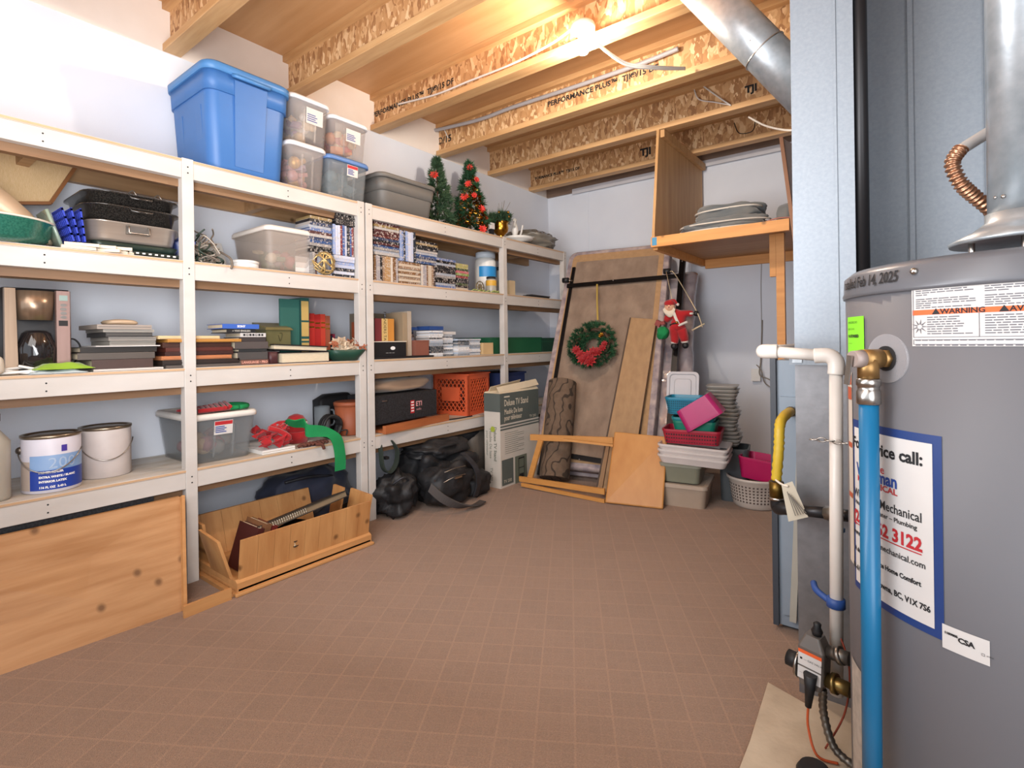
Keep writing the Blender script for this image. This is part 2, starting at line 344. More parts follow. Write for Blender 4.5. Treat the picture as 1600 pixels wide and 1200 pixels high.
cab('thin white wire looping down from joist above the small trees', [A(672, 182, Y=2.86), A(688, 192, Y=2.84), A(700, 215, Y=2.84)])
cab('white cable stub hanging under the joist right of the conduit lettering', [A(1098, 134, Y=3.45), A(1120, 150, Y=3.44), A(1142, 165, Y=3.43)], .005)
cab('white wire hooking down beside the cable stub under joist', [A(1084, 137, Y=3.45), A(1092, 155, Y=3.44), A(1118, 160, Y=3.44), A(1140, 164, Y=3.44)])
cab('cream cable drooping behind the upright duct beside the comforter shelf', [A(1170, 183, Y=3.44), A(1195, 196, Y=3.3), A(1225, 203, Y=3.1), A(1250, 203, Y=3.0)], .006)
cab('thin dark wire hanging on the farthest joist above the comforter shelf', [A(1147, 192, Y=4.08), A(1155, 208, Y=4.07), A(1175, 205, Y=4.07), A(1180, 190, Y=4.08)], .003, blk)
# bulb + holder
bm_ = M('glowing_bulb', 'ffefdc', .3, emit=BULB_STRENGTH)
mk('light_bulb', 'bare lit light bulb in a holder on the joist', 'light bulb', [
    P('glass', MB().lathe([(.004,-.055),(.02,-.05),(.029,-.035),(.03,-.02),(.022,.0),(.014,.02)], bp, 16), bm_),
    P('socket', MB().lathe([(.02,.02),(.022,.05),(.02,.058)], bp, 16).lathe([(.055,.056),(.06,.07),(.055,.085)], bp, 20), white_pl)])
# ------------------------------------------------------------------ shelving
SH = [.467, .895, 1.348, 1.776]
BT = .012
post_w = .045
def rack(name, label, y0, y1, posts, shelfparts):
    parts = []
    for y in posts:
        mb = MB().box(FX-.045, FX, y-.0225, y+.0225, 0, SH[3]+BT+.004)
        sub = MB()
        for z in SH:
            for dz in (-.02, -.045): sub.cyl((FX-.001, y, z+dz), (FX+.0008, y, z+dz), .0032, n=8)
        parts.append(P('post', mb, paint_w, [P('screw', sub, ink, stuff=True)], bev=.002))
    for k, z in enumerate(SH):
        seg = [y0] + [p for p in posts if y0+.1 < p < y1-.1] + [y1]
        for a, b_ in zip(seg[:-1], seg[1:]):
            a2 = a+(.0225 if any(abs(a-p) < .05 for p in posts) else 0); b2 = b_-(.0225 if any(abs(b_-p) < .05 for p in posts) else 0)
            f = MB().box(FX-.038, FX-.003, a2, b2, z-.068, z)
            mid = (a+b_)/2; s = MB()
            for dz in (-.02, -.048): s.cyl((FX-.004, mid, z+dz), (FX-.0022, mid, z+dz), .003, n=8)
            parts.append(P('front_rail', f, paint_w, [P('screw', s, ink, stuff=True)], bev=.0015))
            parts.append(P('cross_brace', MB().box(WX+.037, FX-.075, mid-.019, mid+.019, z-.066, z-.001), raw_y))
        parts.append(P('rear_rail', MB().box(WX+.002, WX+.036, y0, y1, z-.068, z-.001), raw_y))
        parts.append(P('shelf_board', MB().box(WX+.003, FX-.002, y0+.001, y1-.001, z, z+BT, 0).box(WX+.003, FX-.002, y0+.002, y1-.002, z-.0008, z, 1), [shelf_w if k < 2 else paint_w, raw_y]))
        parts.append(P('board_edge', MB().box(FX-.002, FX-.0005, y0+.001, y1-.001, z+.002, z+BT-.002), board_e))
        parts.append(P('inner_rail', MB().box(FX-.074, FX-.0385, y0+.05, y1-.05, z-.100, z-.001), raw_d))
    return mk(name, label, 'shelving', parts)
rack('shelving_unit', 'white painted wooden shelving unit nearer the camera with four shelves', -.9, 1.8225, [-.86, .0, .925, 1.80], 0)
rack('shelving_unit', 'white painted wooden shelving unit farther back beside the leaning mattress', 1.8325, 3.99, [1.855, 3.10, 3.967], 0)
S = [z+BT+.0007 for z in SH]       # top surfaces, lowest first
# ------------------------------------------------------------------ storage bins
clear = M('clear_bin_plastic', 'c2b8b3', .3, alpha=.22); clear_g = M('clear_grey_bin_plastic', 'a3a8aa', .3, alpha=.27)
clear_m = M('milky_bin_plastic', 'cfc0b4', .45, alpha=.33)
tote_blue = M('blue_tote_plastic', '3f70ae', .45, col2='3b69a4', ns=6, bump=.05, bs=350); tote_lid = M('light_blue_tote_lid', '4b82bb', .42)
tote_grey = M('grey_tote_plastic', '6b6864', .55, col2='65625e', bump=.04, bs=300)
def shell(mb, x0, x1, y0, y1, z0, z1, tap, r, m=0, wall=.003, flare=None):
    cx, cy, hx, hy = (x0+x1)/2, (y0+y1)/2, (x1-x0)/2, (y1-y0)/2
    rs = []
    for i in range(7):
        t = i/6; k = tap + (1-tap)*t
        rs.append(rrect(cx, cy, z0+(z1-z0)*t, hx*k, hy*k, r))
    rs.append(rrect(cx, cy, z1, hx-wall, hy-wall, r)); rs.append(rrect(cx, cy, z0+.004, hx*tap-wall, hy*tap-wall, r))
    mb.loft(rs, m, True, True); return mb
def lidmb(x0, x1, y0, y1, z, h, r, over=.008, m=0):
    cx, cy, hx, hy = (x0+x1)/2, (y0+y1)/2, (x1-x0)/2+over, (y1-y0)/2+over
    return MB().loft([rrect(cx,cy,z-.012,hx,hy,r), rrect(cx,cy,z+h*.3,hx,hy,r), rrect(cx,cy,z+h,hx-.006,hy-.006,r), rrect(cx,cy,z+h,hx-.02,hy-.02,r*.8), rrect(cx,cy,z+h*.4,hx-.026,hy-.026,r*.8)], m)
def bin_(name, label, x0, x1, y0, y1, z0, z1, body, lm, tap=.9, r=.03, lid_h=.014, sticker=None, group=None, ribs=True, hand=False):
    b = shell(MB(), x0, x1, y0, y1, z0, z1-.012, tap, r)
    parts = [P('body', b, body)]
    parts.append(P('lid', lidmb(x0, x1, y0, y1, z1-.002-lid_h, lid_h, r+.006), lm))
    if hand:
        for yy in ((y0+y1)/2,):
            h = MB().loft([rrect(x1+.002, yy, z1-.05, .009, .045, .004), rrect(x1+.002, yy, z1-.028, .012, .05, .004)])
            parts.append(P('handle', h, lm))
    if ribs:
        rb = MB(); n = 3
        for i in range(1, n): 
            y = y0+(y1-y0)*(.08+.84*i/n)
            rb.hexa([(x1*1-(1-tap)*(x1-x0)/2-.002, y-.004, z0+.02), (x1-(1-tap)*(x1-x0)/2+.003, y-.004, z0+.02), (x1-(1-tap)*(x1-x0)/2+.003, y+.004, z0+.02), (x1-(1-tap)*(x1-x0)/2-.002, y+.004, z0+.02)],
                    [(x1-.012, y-.004, z1-.06), (x1-.002, y-.004, z1-.06), (x1-.002, y+.004, z1-.06), (x1-.012, y+.004, z1-.06)])
        parts.append(P('rib', rb, body, stuff=True))
    if sticker:
        sy0, sy1, sz0, sz1, txt, tm = sticker
        def fx(z): t = (z-z0)/(z1-.012-z0); return x1-(1-tap)*(1-t)*(x1-x0)/2+.0035
        st = MB().hexa([(fx(sz0)-.001, sy0, sz0), (fx(sz0), sy0, sz0), (fx(sz0), sy1, sz0), (fx(sz0)-.001, sy1, sz0)], [(fx(sz1)-.001, sy0, sz1), (fx(sz1), sy0, sz1), (fx(sz1), sy1, sz1), (fx(sz1)-.001, sy1, sz1)])
        sub = MB()
        xx = fx(sz1)+.0008; hh = sz1-sz0
        if tm: sub.hexa([(fx(sz1-hh*.28)-.0005, sy0+.002, sz1-hh*.30), (fx(sz1-hh*.28)+.0007, sy0+.002, sz1-hh*.30), (fx(sz1-hh*.28)+.0007, sy1-.002, sz1-hh*.30), (fx(sz1-hh*.28)-.0005, sy1-.002, sz1-hh*.30)], [(xx-.001, sy0+.002, sz1-.002), (xx, sy0+.002, sz1-.002), (xx, sy1-.002, sz1-.002), (xx-.001, sy1-.002, sz1-.002)], 0)
        for k in range(4):
            z = sz1-hh*(.42+.13*k); sub.box(fx(z), fx(z)+.0012, sy0+.006, sy0+(sy1-sy0)*(.55+.1*(k % 2)), z-.002, z+.002, 1)
        parts.append(P('sticker', st, paper, [P('print', sub, [tm or ink, ink_b], stuff=True)]))
    return mk(name, label, 'storage bin', parts, group)
def jumble(name, label, cat, x0, x1, y0, y1, z0, z1, n, cols, seed, r=(.018, .035)):
    rnd = random.Random(seed); mb = MB()
    for i in range(n):
        rr = rnd.uniform(*r); c = (rnd.uniform(x0+rr, x1-rr), rnd.uniform(y0+rr, y1-rr), rnd.uniform(z0+rr, max(z1-rr, z0+rr)))
        if rnd.random() < .6: mb.sph(c, rr, 10, i % len(cols))
        else:
            q = Matrix.Translation(c) @ Matrix.Rotation(rnd.random()*3, 4, (rnd.random(), rnd.random(), .3)); mb.box(-rr, rr, -rr*.7, rr*.7, -rr*.3, rr*.3, i % len(cols), q)
    mk(name, label, cat, [P(name, mb, cols)], kind='stuff')
# the big blue tote
def tote():
    x0, x1, y0, y1, z0, z1 = -2.855, -2.405, .995, 1.400, S[3], 2.262
    cxx, cyy, hx, hy = (x0+x1)/2, (y0+y1)/2, (x1-x0)/2, (y1-y0)/2
    b = MB(); rs = []
    b.loft([rrect(cxx, cyy, z, hx*k, hy*k, .05, 8) for z, k in ((z0, .80), (z0+.012, .835), (z0+.345, .915))], 0, True, False)
    b.loft([rrect(cxx, cyy, z, hx*k, hy*k, .05, 8) for z, k in ((z0+.345, .945), (z1-.03, .965))], 0, True, True)
    lid = MB().loft([rrect(cxx, cyy, z1-.045, hx, hy, .055), rrect(cxx, cyy, z1-.012, hx+.002, hy+.002, .055), rrect(cxx, cyy, z1, hx-.012, hy-.012, .05), rrect(cxx, cyy, z1, hx-.03, hy-.03, .045), rrect(cxx, cyy, z1-.01, hx-.035, hy-.035, .045)])
    pan = MB()                                   # raised middle panel on the front, one on the left side
    def fx(z): return cxx+hx*(.83+(.965-.83)*(z-z0)/(z1-z0))+.003
    ya, yb = cyy-.075, cyy+.075
    pan.hexa([(fx(z0+.03)-.02, ya+.01, z0+.03), (fx(z0+.03), ya+.01, z0+.03), (fx(z0+.03), yb-.01, z0+.03), (fx(z0+.03)-.02, yb-.01, z0+.03)], [(fx(z1-.06)-.02, ya, z1-.06), (fx(z1-.06)+.004, ya, z1-.06), (fx(z1-.06)+.004, yb, z1-.06), (fx(z1-.06)-.02, yb, z1-.06)])
    def fy(z): return cyy-hy*(.80+(.955-.80)*(z-z0)/(z1-z0))-.004
    pan2, pan3 = MB(), MB()
    for xa, pan_ in ((-2.56, pan2), (-2.76, pan3)):
        pan_.hexa([(xa, fy(z0+.03), z0+.03), (xa+.055, fy(z0+.03), z0+.03), (xa+.055, fy(z0+.03)+.02, z0+.03), (xa, fy(z0+.03)+.02, z0+.03)], [(xa-.004, fy(z0+.29), z0+.29), (xa+.06, fy(z0+.29), z0+.29), (xa+.06, fy(z0+.29)+.02, z0+.29), (xa-.004, fy(z0+.29)+.02, z0+.29)])
    h = MB().tube([(x1-.002, cyy-.085, z1-.045), (x1+.012, cyy-.075, z1-.05), (x1+.012, cyy+.075, z1-.05), (x1-.002, cyy+.085, z1-.045)], .009, 8)
    mk('storage_tote', 'large bright blue lidded plastic tote on the top shelf', 'storage bin', [P('body', b, tote_blue), P('lid', lid, tote_lid), P('side_panel', pan, tote_blue), P('side_rib', pan2, tote_blue), P('side_rib', pan3, tote_blue), P('handle', h, tote_lid)])
tote()
lid_w = M('white_bin_lid', 'ece9ea', .45)
bin_('storage_bin', 'clear bin with white lid beside the blue tote, upper of two', -2.84, -2.45, 1.41, 1.635, 2.036, 2.275, clear, lid_w, sticker=(1.50, 1.595, 2.145, 2.225, '', None))
bin_('storage_bin', 'clear bin of pink baubles right beside the blue tote, lower of two', -2.84, -2.45, 1.40, 1.61, S[3], 2.034, clear, lid_w)
bin_('storage_bin', 'clear white-lidded bin with orange contents on the blue-lidded bin', -2.84, -2.46, 1.65, 1.89, 2.026, 2.25, clear, lid_w, sticker=(1.745, 1.84, 2.125, 2.195, '', None))
bin_('storage_bin', 'grey translucent bin with blue lid and red sticker on top shelf', -2.84, -2.45, 1.62, 1.885, S[3], 2.024, clear_g, M('blue_bin_lid', '5f83bb', .45), sticker=(1.74, 1.81, 1.93, 1.99, '', ink_r))
c1, c2, c3, c4 = M('pink_ornament', 'c98a86', .3), M('gold_ornament', 'd9a75e', .35, .4), M('red_ornament', 'c9463a', .4), M('purple_ornament', '9a7f98', .4)
tan = M('tan_packing', 'd6b48a', .7)
jumble('ornament_pile', 'jumbled pink and gold baubles seen through the lower clear bin', 'ornaments', -2.80, -2.48, 1.425, 1.585, S[3]+.01, 2.0, 60, [c1, c2, c4, c1], 3)
jumble('ornament_pile', 'pale shiny decorations seen through the upper clear bin', 'ornaments', -2.80, -2.49, 1.44, 1.60, 2.05, 2.22, 34, [M('pale_bag', 'd8cdc6', .5), tan, c4], 4, (.02, .04))
jumble('ornament_pile', 'orange and red decorations seen through the bin on the blue lid', 'ornaments', -2.80, -2.50, 1.68, 1.86, 2.04, 2.21, 30, [M('orange_box', 'd98a55', .6), tan, c3], 5, (.02, .04))
jumble('ornament_pile', 'grey-blue bundles seen through the blue-lidded bin', 'ornaments', -2.80, -2.49, 1.65, 1.85, S[3]+.01, 1.98, 30, [M('greyblue_cloth', '6d7f85', .9), M('grey_cloth', '87898a', .9)], 6, (.03, .05))
def gtote():
    x0, x1, y0, y1, z0, z1 = -2.83, -2.43, 1.95, 2.425, S[3], 2.012
    cxx, cyy, hx, hy = (x0+x1)/2, (y0+y1)/2, (x1-x0)/2, (y1-y0)/2
    b = MB().loft([rrect(cxx, cyy, z, hx*k, hy*k, .05, 8) for z, k in ((z0, .84), (z0+.12, .9))], 0, True, False).loft([rrect(cxx, cyy, z, hx*k, hy*k, .05, 8) for z, k in ((z0+.12, .925), (z1-.03, .955))])
    lid = MB().loft([rrect(cxx, cyy, z1-.03, hx, hy, .055), rrect(cxx, cyy, z1-.006, hx, hy, .055), rrect(cxx, cyy, z1, hx-.01, hy-.01, .05), rrect(cxx, cyy, z1-.003, hx-.04, hy-.04, .05)])
    mk('storage_tote', 'low grey lidded tote left of the small Christmas trees', 'storage bin', [P('body', b, tote_grey), P('lid', lid, tote_grey)])
gtote()
# ------------------------------------------------------------------ foliage
def tufts(mb, pts, ln, wd, rnd, m=0, per=10):
    for p, d in pts:
        for _ in range(per):
            v = (d + Vector((rnd.uniform(-1, 1), rnd.uniform(-1, 1), rnd.uniform(-1, 1)))*.9).normalized(); L = ln*rnd.uniform(.6, 1.1)
            s_ = v.cross(Vector((rnd.uniform(-1, 1), rnd.uniform(-1, 1), rnd.uniform(-1, 1)))).normalized()*wd
            mb.add([p-s_, p+s_, p+v*L], [(0, 1, 2)], m)
def flower(mb, c, r, rnd, m=0, n=9, axis=Vector((1, -.3, .2))):
    a = axis.normalized(); u = a.cross(Vector((0, 0, 1))).normalized(); v = a.cross(u)
    for ring, (rr, lift) in enumerate(((1, .15), (.65, .4))):
        for k in range(n):
            t = 2*PI*(k+.5*ring)/n; d = u*math.cos(t)+v*math.sin(t); s_ = (u*-math.sin(t)+v*math.cos(t))*r*.24
            mb.add([c, c+d*r*.55*rr+s_+a*r*lift*.7, c+d*r*rr+a*r*lift*.5, c+d*r*.55*rr-s_+a*r*lift*.7], [(0, 1, 2, 3)], m)
def tree(label, base, h, r, nm, seed, deco):
    rnd = random.Random(seed); base = Vector(base); pts = []
    for i in range(330):
        t = rnd.random()**1.35; a = rnd.random()*2*PI; rr = r*(1-t)**.8*(.35+.65*rnd.random())
        pts.append((base+Vector((math.cos(a)*rr, math.sin(a)*rr, .06+t*(h-.06))), Vector((math.cos(a), math.sin(a), .35))))
    f = MB(); tufts(f, pts, .045, .004, rnd, per=22)
    parts = [P('foliage', f, nm, stuff=True), P('stem', MB().cyl(base, base+Vector((0,0,h)), .008, .004, 8), M('brown_stem', '5b4332', .8)),
             P('base', MB().lathe([(.05,0),(.052,.02),(.03,.05)], base, 14), M('plastic_stand', '3b5a45', .6))]
    if deco:
        t = MB()
        for k in range(2600):
            q = rnd.random(); z = .05+q*(h-.12); a = rnd.gauss(-.2, .75); rr = r*(1-q)**.8*1.04
            p = base+Vector((math.cos(a)*rr, math.sin(a)*rr*1.0, z)); v = Vector((rnd.uniform(-1,1), rnd.uniform(-1,1), rnd.uniform(-1,1)))*.02; s_ = v.cross(Vector((rnd.random(),1,0)))*.25
            t.add([p-s_, p+s_, p+v], [(0,1,2)])
        parts.append(P('tinsel', t, gold, stuff=True))
    spots = deco or [(.75, -1.2, .035)]
    for z, a, s_ in spots:
        rr = r*(1-z)**.8+.01; fl = MB(); p = base+Vector((math.cos(a)*rr, math.sin(a)*rr, z*h)); flower(fl, p, s_, rnd, axis=Vector((math.cos(a)+.6, math.sin(a)-.6, .2)))
        parts.append(P('poinsettia', fl, M('red_poinsettia', 'd8392c', .5)))
    mk('christmas_tree', label, 'christmas tree', parts)
tree('small plain green artificial tree standing behind the grey tote', (-2.62, 2.60, S[3]), .50, .125, needle2, 11, None)
tree('small artificial tree covered in gold tinsel and red poinsettias', (-2.59, 2.91, S[3]), .55, .145, needle, 12, [(.92,-.8,.03),(.76,.3,.028),(.68,-1.0,.032),(.50,-1.3,.035),(.52,-.5,.025),(.34,.0,.034),(.22,.3,.024),(.06,-.2,.036)])
# gold urn arrangement
def urn():
    c = Vector((-2.50, 3.16, S[3])); rnd = random.Random(5)
    u = MB().lathe([(.035,0),(.04,.008),(.022,.02),(.03,.035),(.055,.06),(.062,.09),(.055,.115),(.068,.135),(.063,.138),(.05,.115)], c, 28)
    f = MB(); pts = []
    for i in range(110):
        a = rnd.random()*2*PI; e = rnd.random()*1.2; d = Vector((math.cos(a)*math.cos(e), math.sin(a)*math.cos(e), math.sin(e)*.8)); pts.append((c+Vector((0,0,.14))+d*.085*rnd.uniform(.3,1), d))
    for i in range(40): pts.append((c+Vector((.02, -.09-rnd.random()*.06, .10+rnd.random()*.06)), Vector((0,-1,.2))))
    tufts(f, pts, .05, .004, rnd, per=20)
    g = MB()
    for k in range(7):
        a = rnd.random()*2*PI; g.sph(c+Vector((math.cos(a)*.06+.02, math.sin(a)*.06-.01, .16+rnd.random()*.05)), .011, 10)
    tw = MB()
    for k in range(6): tw.tube([c+Vector((0,0,.15)), c+Vector((rnd.uniform(-.05,.05), rnd.uniform(-.02,.1), .27+rnd.random()*.04))], .0012, 4)
    mk('floral_arrangement', 'brass urn filled with evergreen sprigs and gold baubles on top shelf', 'urn', [P('urn', u, gold), P('foliage', f, needle2, stuff=True), P('bauble', g, gold, stuff=True), P('twig', tw, M('dry_twig', '6d5a44', .8), stuff=True)])
urn()
c = A(757, 345, X=-2.44); mk('gift_box', 'small white gift tag box standing left of the brass urn', 'box', [P('box', MB().box(-2.46, -2.43, 2.96, 3.0, S[3]+.045, S[3]+.09), paper), P('stand', MB().box(-2.458, -2.432, 2.965, 2.995, S[3], S[3]+.045), blk)])
c = (-2.52, 3.40, S[3])
mk('serving_plate', 'white round plate on a low foot right of the brass urn', 'plate', [P('plate', MB().lathe([(.03,0),(.03,.02),(.12,.03),(.135,.05),(.13,.05),(.1,.036)], c, 32), white_pl)])
fg = MB().lathe([(.035,0),(.02,.03),(.03,.06),(.022,.10),(.012,.13)], (-2.52, 3.37, S[3]+.045), 14).sph((-2.52, 3.37, S[3]+.19), .018)
fg.tube(bez([(-2.5, 3.40, S[3]+.05), (-2.5, 3.43, S[3]+.10), (-2.5, 3.45, S[3]+.16)]), .008, 8).tube(bez([(-2.5, 3.34, S[3]+.13), (-2.48, 3.31, S[3]+.14), (-2.46, 3.30, S[3]+.17)]), .006, 8)
mk('angel_figurine', 'white figurine standing on the round white plate', 'figurine', [P('figurine', fg, white_pl)])
bagm = M('smoky_plastic_bag', '6c665c', .22, col2='8b8478', ns=9, alpha=.8, bump=.9, bs=14)
mk('plastic_bag', 'crumpled smoky plastic bag at the far end of top shelf', 'bag', [P('bag', blob((-2.61, 3.72, S[3]), (.19, .22, .085), 3, .12, 2.4, 56, True, .85, fr2=7, amp2=.10), bagm)])
# ------------------------------------------------------------------ shelf two (S[2]): kitchen ware, bins, cases
enam_g = M('speckled_green_enamel', '1c5a4c', .25, col2='2b6b5a', ns=160, nmix=.2, coat=.4); enam_k = M('speckled_black_enamel', '1b1918', .25, col2='37332f', ns=220, nmix=.25, coat=.5)
ovm = MB(); c = (-2.53, .33, S[2])
ovm.lathe([(.13,0),(.165,.02),(.178,.075),(.184,.08),(.18,.083),(.172,.076),(.158,.02)], c, 40, sx=1.0, sy=1.0)
mk('roasting_pan', 'green speckled enamel oval pan at left end of the third shelf', 'pan', [P('pan', ovm, enam_g), P('rim', MB().lathe([(.180,.079),(.186,.080),(.186,.086),(.180,.086)], c, 40), cream)])
T = Matrix.Translation((-2.56, .345, S[2]+.15)) @ Matrix.Rotation(math.radians(-40), 4, 'X') @ Matrix.Rotation(math.radians(12), 4, 'Y')
lidm_ = MB().lathe([(.15,-.02),(.205,0),(.21,.01),(.205,.018),(.17,.035),(.10,.055),(.04,.062)], (0,0,0), 36, T=T)
mk('pan_lid', 'cream oval roaster lid tilted on the green enamel pan', 'lid', [P('lid', lidm_, M('cream_enamel', 'd6bfa4', .4))])
# tan woven tray leaning behind
q = MB(); a0, a1, a2, a3 = A(-60, 225, X=-2.72), A(125, 250, X=-2.78), A(78, 318, X=-2.72), A(-60, 318, X=-2.68)
q.hexa([a3+Vector((-.012,0,0)), a3, a2, a2+Vector((-.012,0,0))], [a0+Vector((-.012,0,0)), a0, a1, a1+Vector((-.012,0,0))])
e = MB().beam(a2+Vector((.004,0,0)), a1+Vector((.004,0,0)), .012, .022, (1,0,0)).beam(a3+Vector((.004,0,0)), a2+Vector((.004,0,0)), .012, .022, (1,0,0))
mk('serving_tray', 'large tan woven tray with brown rim leaning behind the pans', 'tray', [P('tray', q, M('tan_weave', 'd8b98e', .8, col2='cba878', ns=60, stretch=(1,6,1), bump=.3, bs=90)), P('rim', e, M('dark_brown_rim', '8a5a35', .5))])
x = MB()
for k in range(5):
    if k > 2: continue
    T = Matrix.Translation((-2.50, .555+.014*k, S[2]+.003)) @ Matrix.Rotation(math.radians(16-5*k), 4, 'X')
    for j in range(7): x.box(-.06+.02*j, -.048+.02*j, -.003, .003, 0, .15, 0, T)
    for j in range(5): x.box(-.06, .072, -.003, .003, .02+.03*j, .028+.03*j, 0, T)
mk('mesh_basket', 'bright blue plastic slatted basket squeezed left of the roaster', 'basket', [P('basket', x, M('cobalt_plastic', '2b3fae', .4), stuff=False)])
T = Matrix.Translation((-2.50, .545, S[2]+.002)) @ Matrix.Rotation(math.radians(19), 4, 'X')
mk('glass_tray', 'pale green glass dish standing on edge beside the pans', 'dish', [P('dish', MB().loft([rrect(-.02,0,0,.06,.006,.006), rrect(-.02,0,.15,.07,.006,.006)], T=T @ Matrix.Translation((0,-.02,0))), M('green_glass', '93a493', .2, coat=.5))])
# nested roasters
rx, ry, hx, hy = -2.64, .755, .185, .155
r1 = MB().loft([rrect(rx,ry,S[2]+.055,hx*.86,hy*.92,.05), rrect(rx,ry,S[2]+.065,hx*.9,hy*.96,.06), rrect(rx,ry,S[2]+.125,hx,hy,.06), rrect(rx,ry,S[2]+.128,hx+.006,hy+.006,.065), rrect(rx,ry,S[2]+.131,hx,hy,.06), rrect(rx,ry,S[2]+.075,hx*.88,hy*.94,.055)])
hd = MB().tube([(rx+hx+.002, ry-.035, S[2]+.118), (rx+hx+.02, ry-.035, S[2]+.112), (rx+hx+.018, ry-.035, S[2]+.088), (rx+hx+.018, ry+.035, S[2]+.088), (rx+hx+.02, ry+.035, S[2]+.112), (rx+hx+.002, ry+.035, S[2]+.118)], .003, 6)
mk('roasting_pan', 'polished steel roasting pan with drop handle under black pans', 'pan', [P('pan', r1, pan_steel), P('handle', hd, steel), P('handle_plate', MB().box(rx+hx-.004, rx+hx+.002, ry-.04, ry+.04, S[2]+.085, S[2]+.12), steel)])
def black_pan(label, z, h, up, sx=1.0):
    b = MB().loft([rrect(rx,ry,z,hx*.9*sx,hy*.93*sx,.06), rrect(rx,ry,z+h,hx*sx,hy*sx,.07), rrect(rx,ry,z+h,hx*sx+.014,hy*sx+.014,.08), rrect(rx,ry,z+h+.004,hx*sx+.014,hy*sx+.014,.08), rrect(rx,ry,z+h+.004,hx*sx-.004,hy*sx-.004,.07), rrect(rx,ry,z+.01,hx*.88*sx,hy*.9*sx,.06)])
    ps = [P('pan', b, enam_k)]
    hh = MB().tube([(rx+hx*sx+.008, ry-.03, z+h), (rx+hx*sx+.02, ry-.025, z+h-.012), (rx+hx*sx+.02, ry+.045, z+h-.012), (rx+hx*sx+.008, ry+.05, z+h)], .005, 6)
    ps.append(P('handle', hh, enam_k)); mk('roasting_pan', label, 'pan', ps)
black_pan('speckled black enamel pan nested in the steel roaster', S[2]+.133, .055, False)
black_pan('speckled black enamel lid pan topmost on the roaster stack', S[2]+.195, .045, False, .98)
w_ = MB()
for a in (-.02, .07):
    w_.tube(bez([(rx+.10, ry+a, S[2]+.247), (rx+.13, ry+a+.02, S[2]+.275), (rx+.14, ry+a+.04, S[2]+.25), (rx+.12, ry+a+.10, S[2]+.26)]), .002, 5)
mk('wire_rack', 'thin wire roasting rack lying in the topmost black pan', 'rack', [P('wire', w_, steel, stuff=False)])
tr = MB().loft([rrect(-2.64,.77,S[2]+.001,.17,.15,.02), rrect(-2.64,.77,S[2]+.02,.185,.165,.02), rrect(-2.64,.77,S[2]+.022,.185,.165,.02), rrect(-2.64,.77,S[2]+.01,.165,.145,.02)])
mk('baking_tray', 'dark baking tray with perforated rim at the bottom of pan stack', 'tray', [P('tray', tr, M('dark_tray', '3a4038', .4, .4)), P('rim_hole', (lambda mb: [mb.box(-2.458, -2.4545, .66+.022*k, .67+.022*k, S[2]+.012, S[2]+.018) for k in range(11)] and mb)(MB()), white_pl, stuff=True)])
tr = MB().loft([rrect(-2.64,.76,S[2]+.023,.16,.14,.03), rrect(-2.64,.76,S[2]+.05,.175,.15,.03), rrect(-2.64,.76,S[2]+.05,.17,.145,.03), rrect(-2.64,.76,S[2]+.03,.15,.13,.03)])
mk('baking_tray', 'dark green baking tray directly beneath the steel roaster', 'tray', [P('tray', tr, M('green_black_tray', '2b3a33', .35, .3))])
rnd = random.Random(2)
for k in range(11):
    yy = .56+.026*(k % 6)+.01*(k//6); zz = S[2]+.0125*(k//6)
    T = Matrix.Translation((-2.425-.018*(k % 3 if k < 6 else k % 2), yy, zz+.001)) @ Matrix.Rotation(rnd.uniform(-.3,.3)-.35+PI/2, 4, 'Z')
    mb = MB().box(-.05, .05, -.006, .006, 0, .0115, 0, T)
    mk('wooden_peg', 'pale wooden stick in the loose pile at the third shelf edge', 'peg', [P('peg', mb, M('pale_stick_wood', 'e0cdb4', .6))], 'loose pale sticks')
mk('plastic_wrap', 'crumpled blue and white plastic packaging right of the roaster', 'packaging', [P('wrap', blob((-2.55, .945, S[2]), (.08, .025, .055), 8, .3, 3, 20, fr2=8, amp2=.12), M('blue_foil_wrap', '4a62b0', .25, col2='c6cbdc', ns=14, nmix=.2))])
tg = MB(); rnd = random.Random(9)
for k in range(46):
    p = Vector((-2.50+rnd.uniform(-.07,.06), 1.03+rnd.uniform(-.045,.045), S[2]+.006+rnd.uniform(0,.11))); pts = [p]
    for j in range(4): p = p+Vector((rnd.uniform(-.04,.04), rnd.uniform(-.04,.04), rnd.uniform(-.035,.03))); p.z = max(p.z, S[2]+.005); p.y = min(max(p.y, .965), 1.10); p.x = min(p.x, -2.40); pts.append(p.copy())
    tg.tube(bez(pts, 4), .0035, 5, k % 3)
tg.tube(bez([(-2.46,1.07,S[2]+.06),(-2.41,1.09,S[2]+.03),(-2.40,1.095,S[2]-.0),(-2.40,1.09,S[2]-.02)],5), .005, 6, 1)
mk('light_string_tangle', 'tangled dark string lights behind the left post on third shelf', 'string lights', [P('tangle', tg, [M('dark_green_wire', '24352b', .5), M('taupe_wire', '6b6055', .6), M('pale_wire', 'a79d90', .5)])], kind='stuff')
mk('serving_tray', 'white rectangular tray standing against the wall behind the string lights', 'tray', [P('tray', MB().hexa([(-2.80,1.0,S[2]),(-2.79,1.0,S[2]),(-2.79,1.26,S[2]),(-2.80,1.26,S[2])],[(-2.845,1.04,S[2]+.16),(-2.835,1.04,S[2]+.16),(-2.835,1.24,S[2]+.17),(-2.845,1.24,S[2]+.17)]), white_pl)])
mk('round_tin', 'flat white round tin left of the milky storage bin', 'tin', [P('tin', MB().lathe([(.058,0),(.06,.004),(.06,.022)], (-2.475, 1.185, S[2]), 32), white_pl), P('lid', MB().lathe([(.062,.019),(.063,.03),(.055,.033)], (-2.475, 1.185, S[2]), 32), white_pl)])
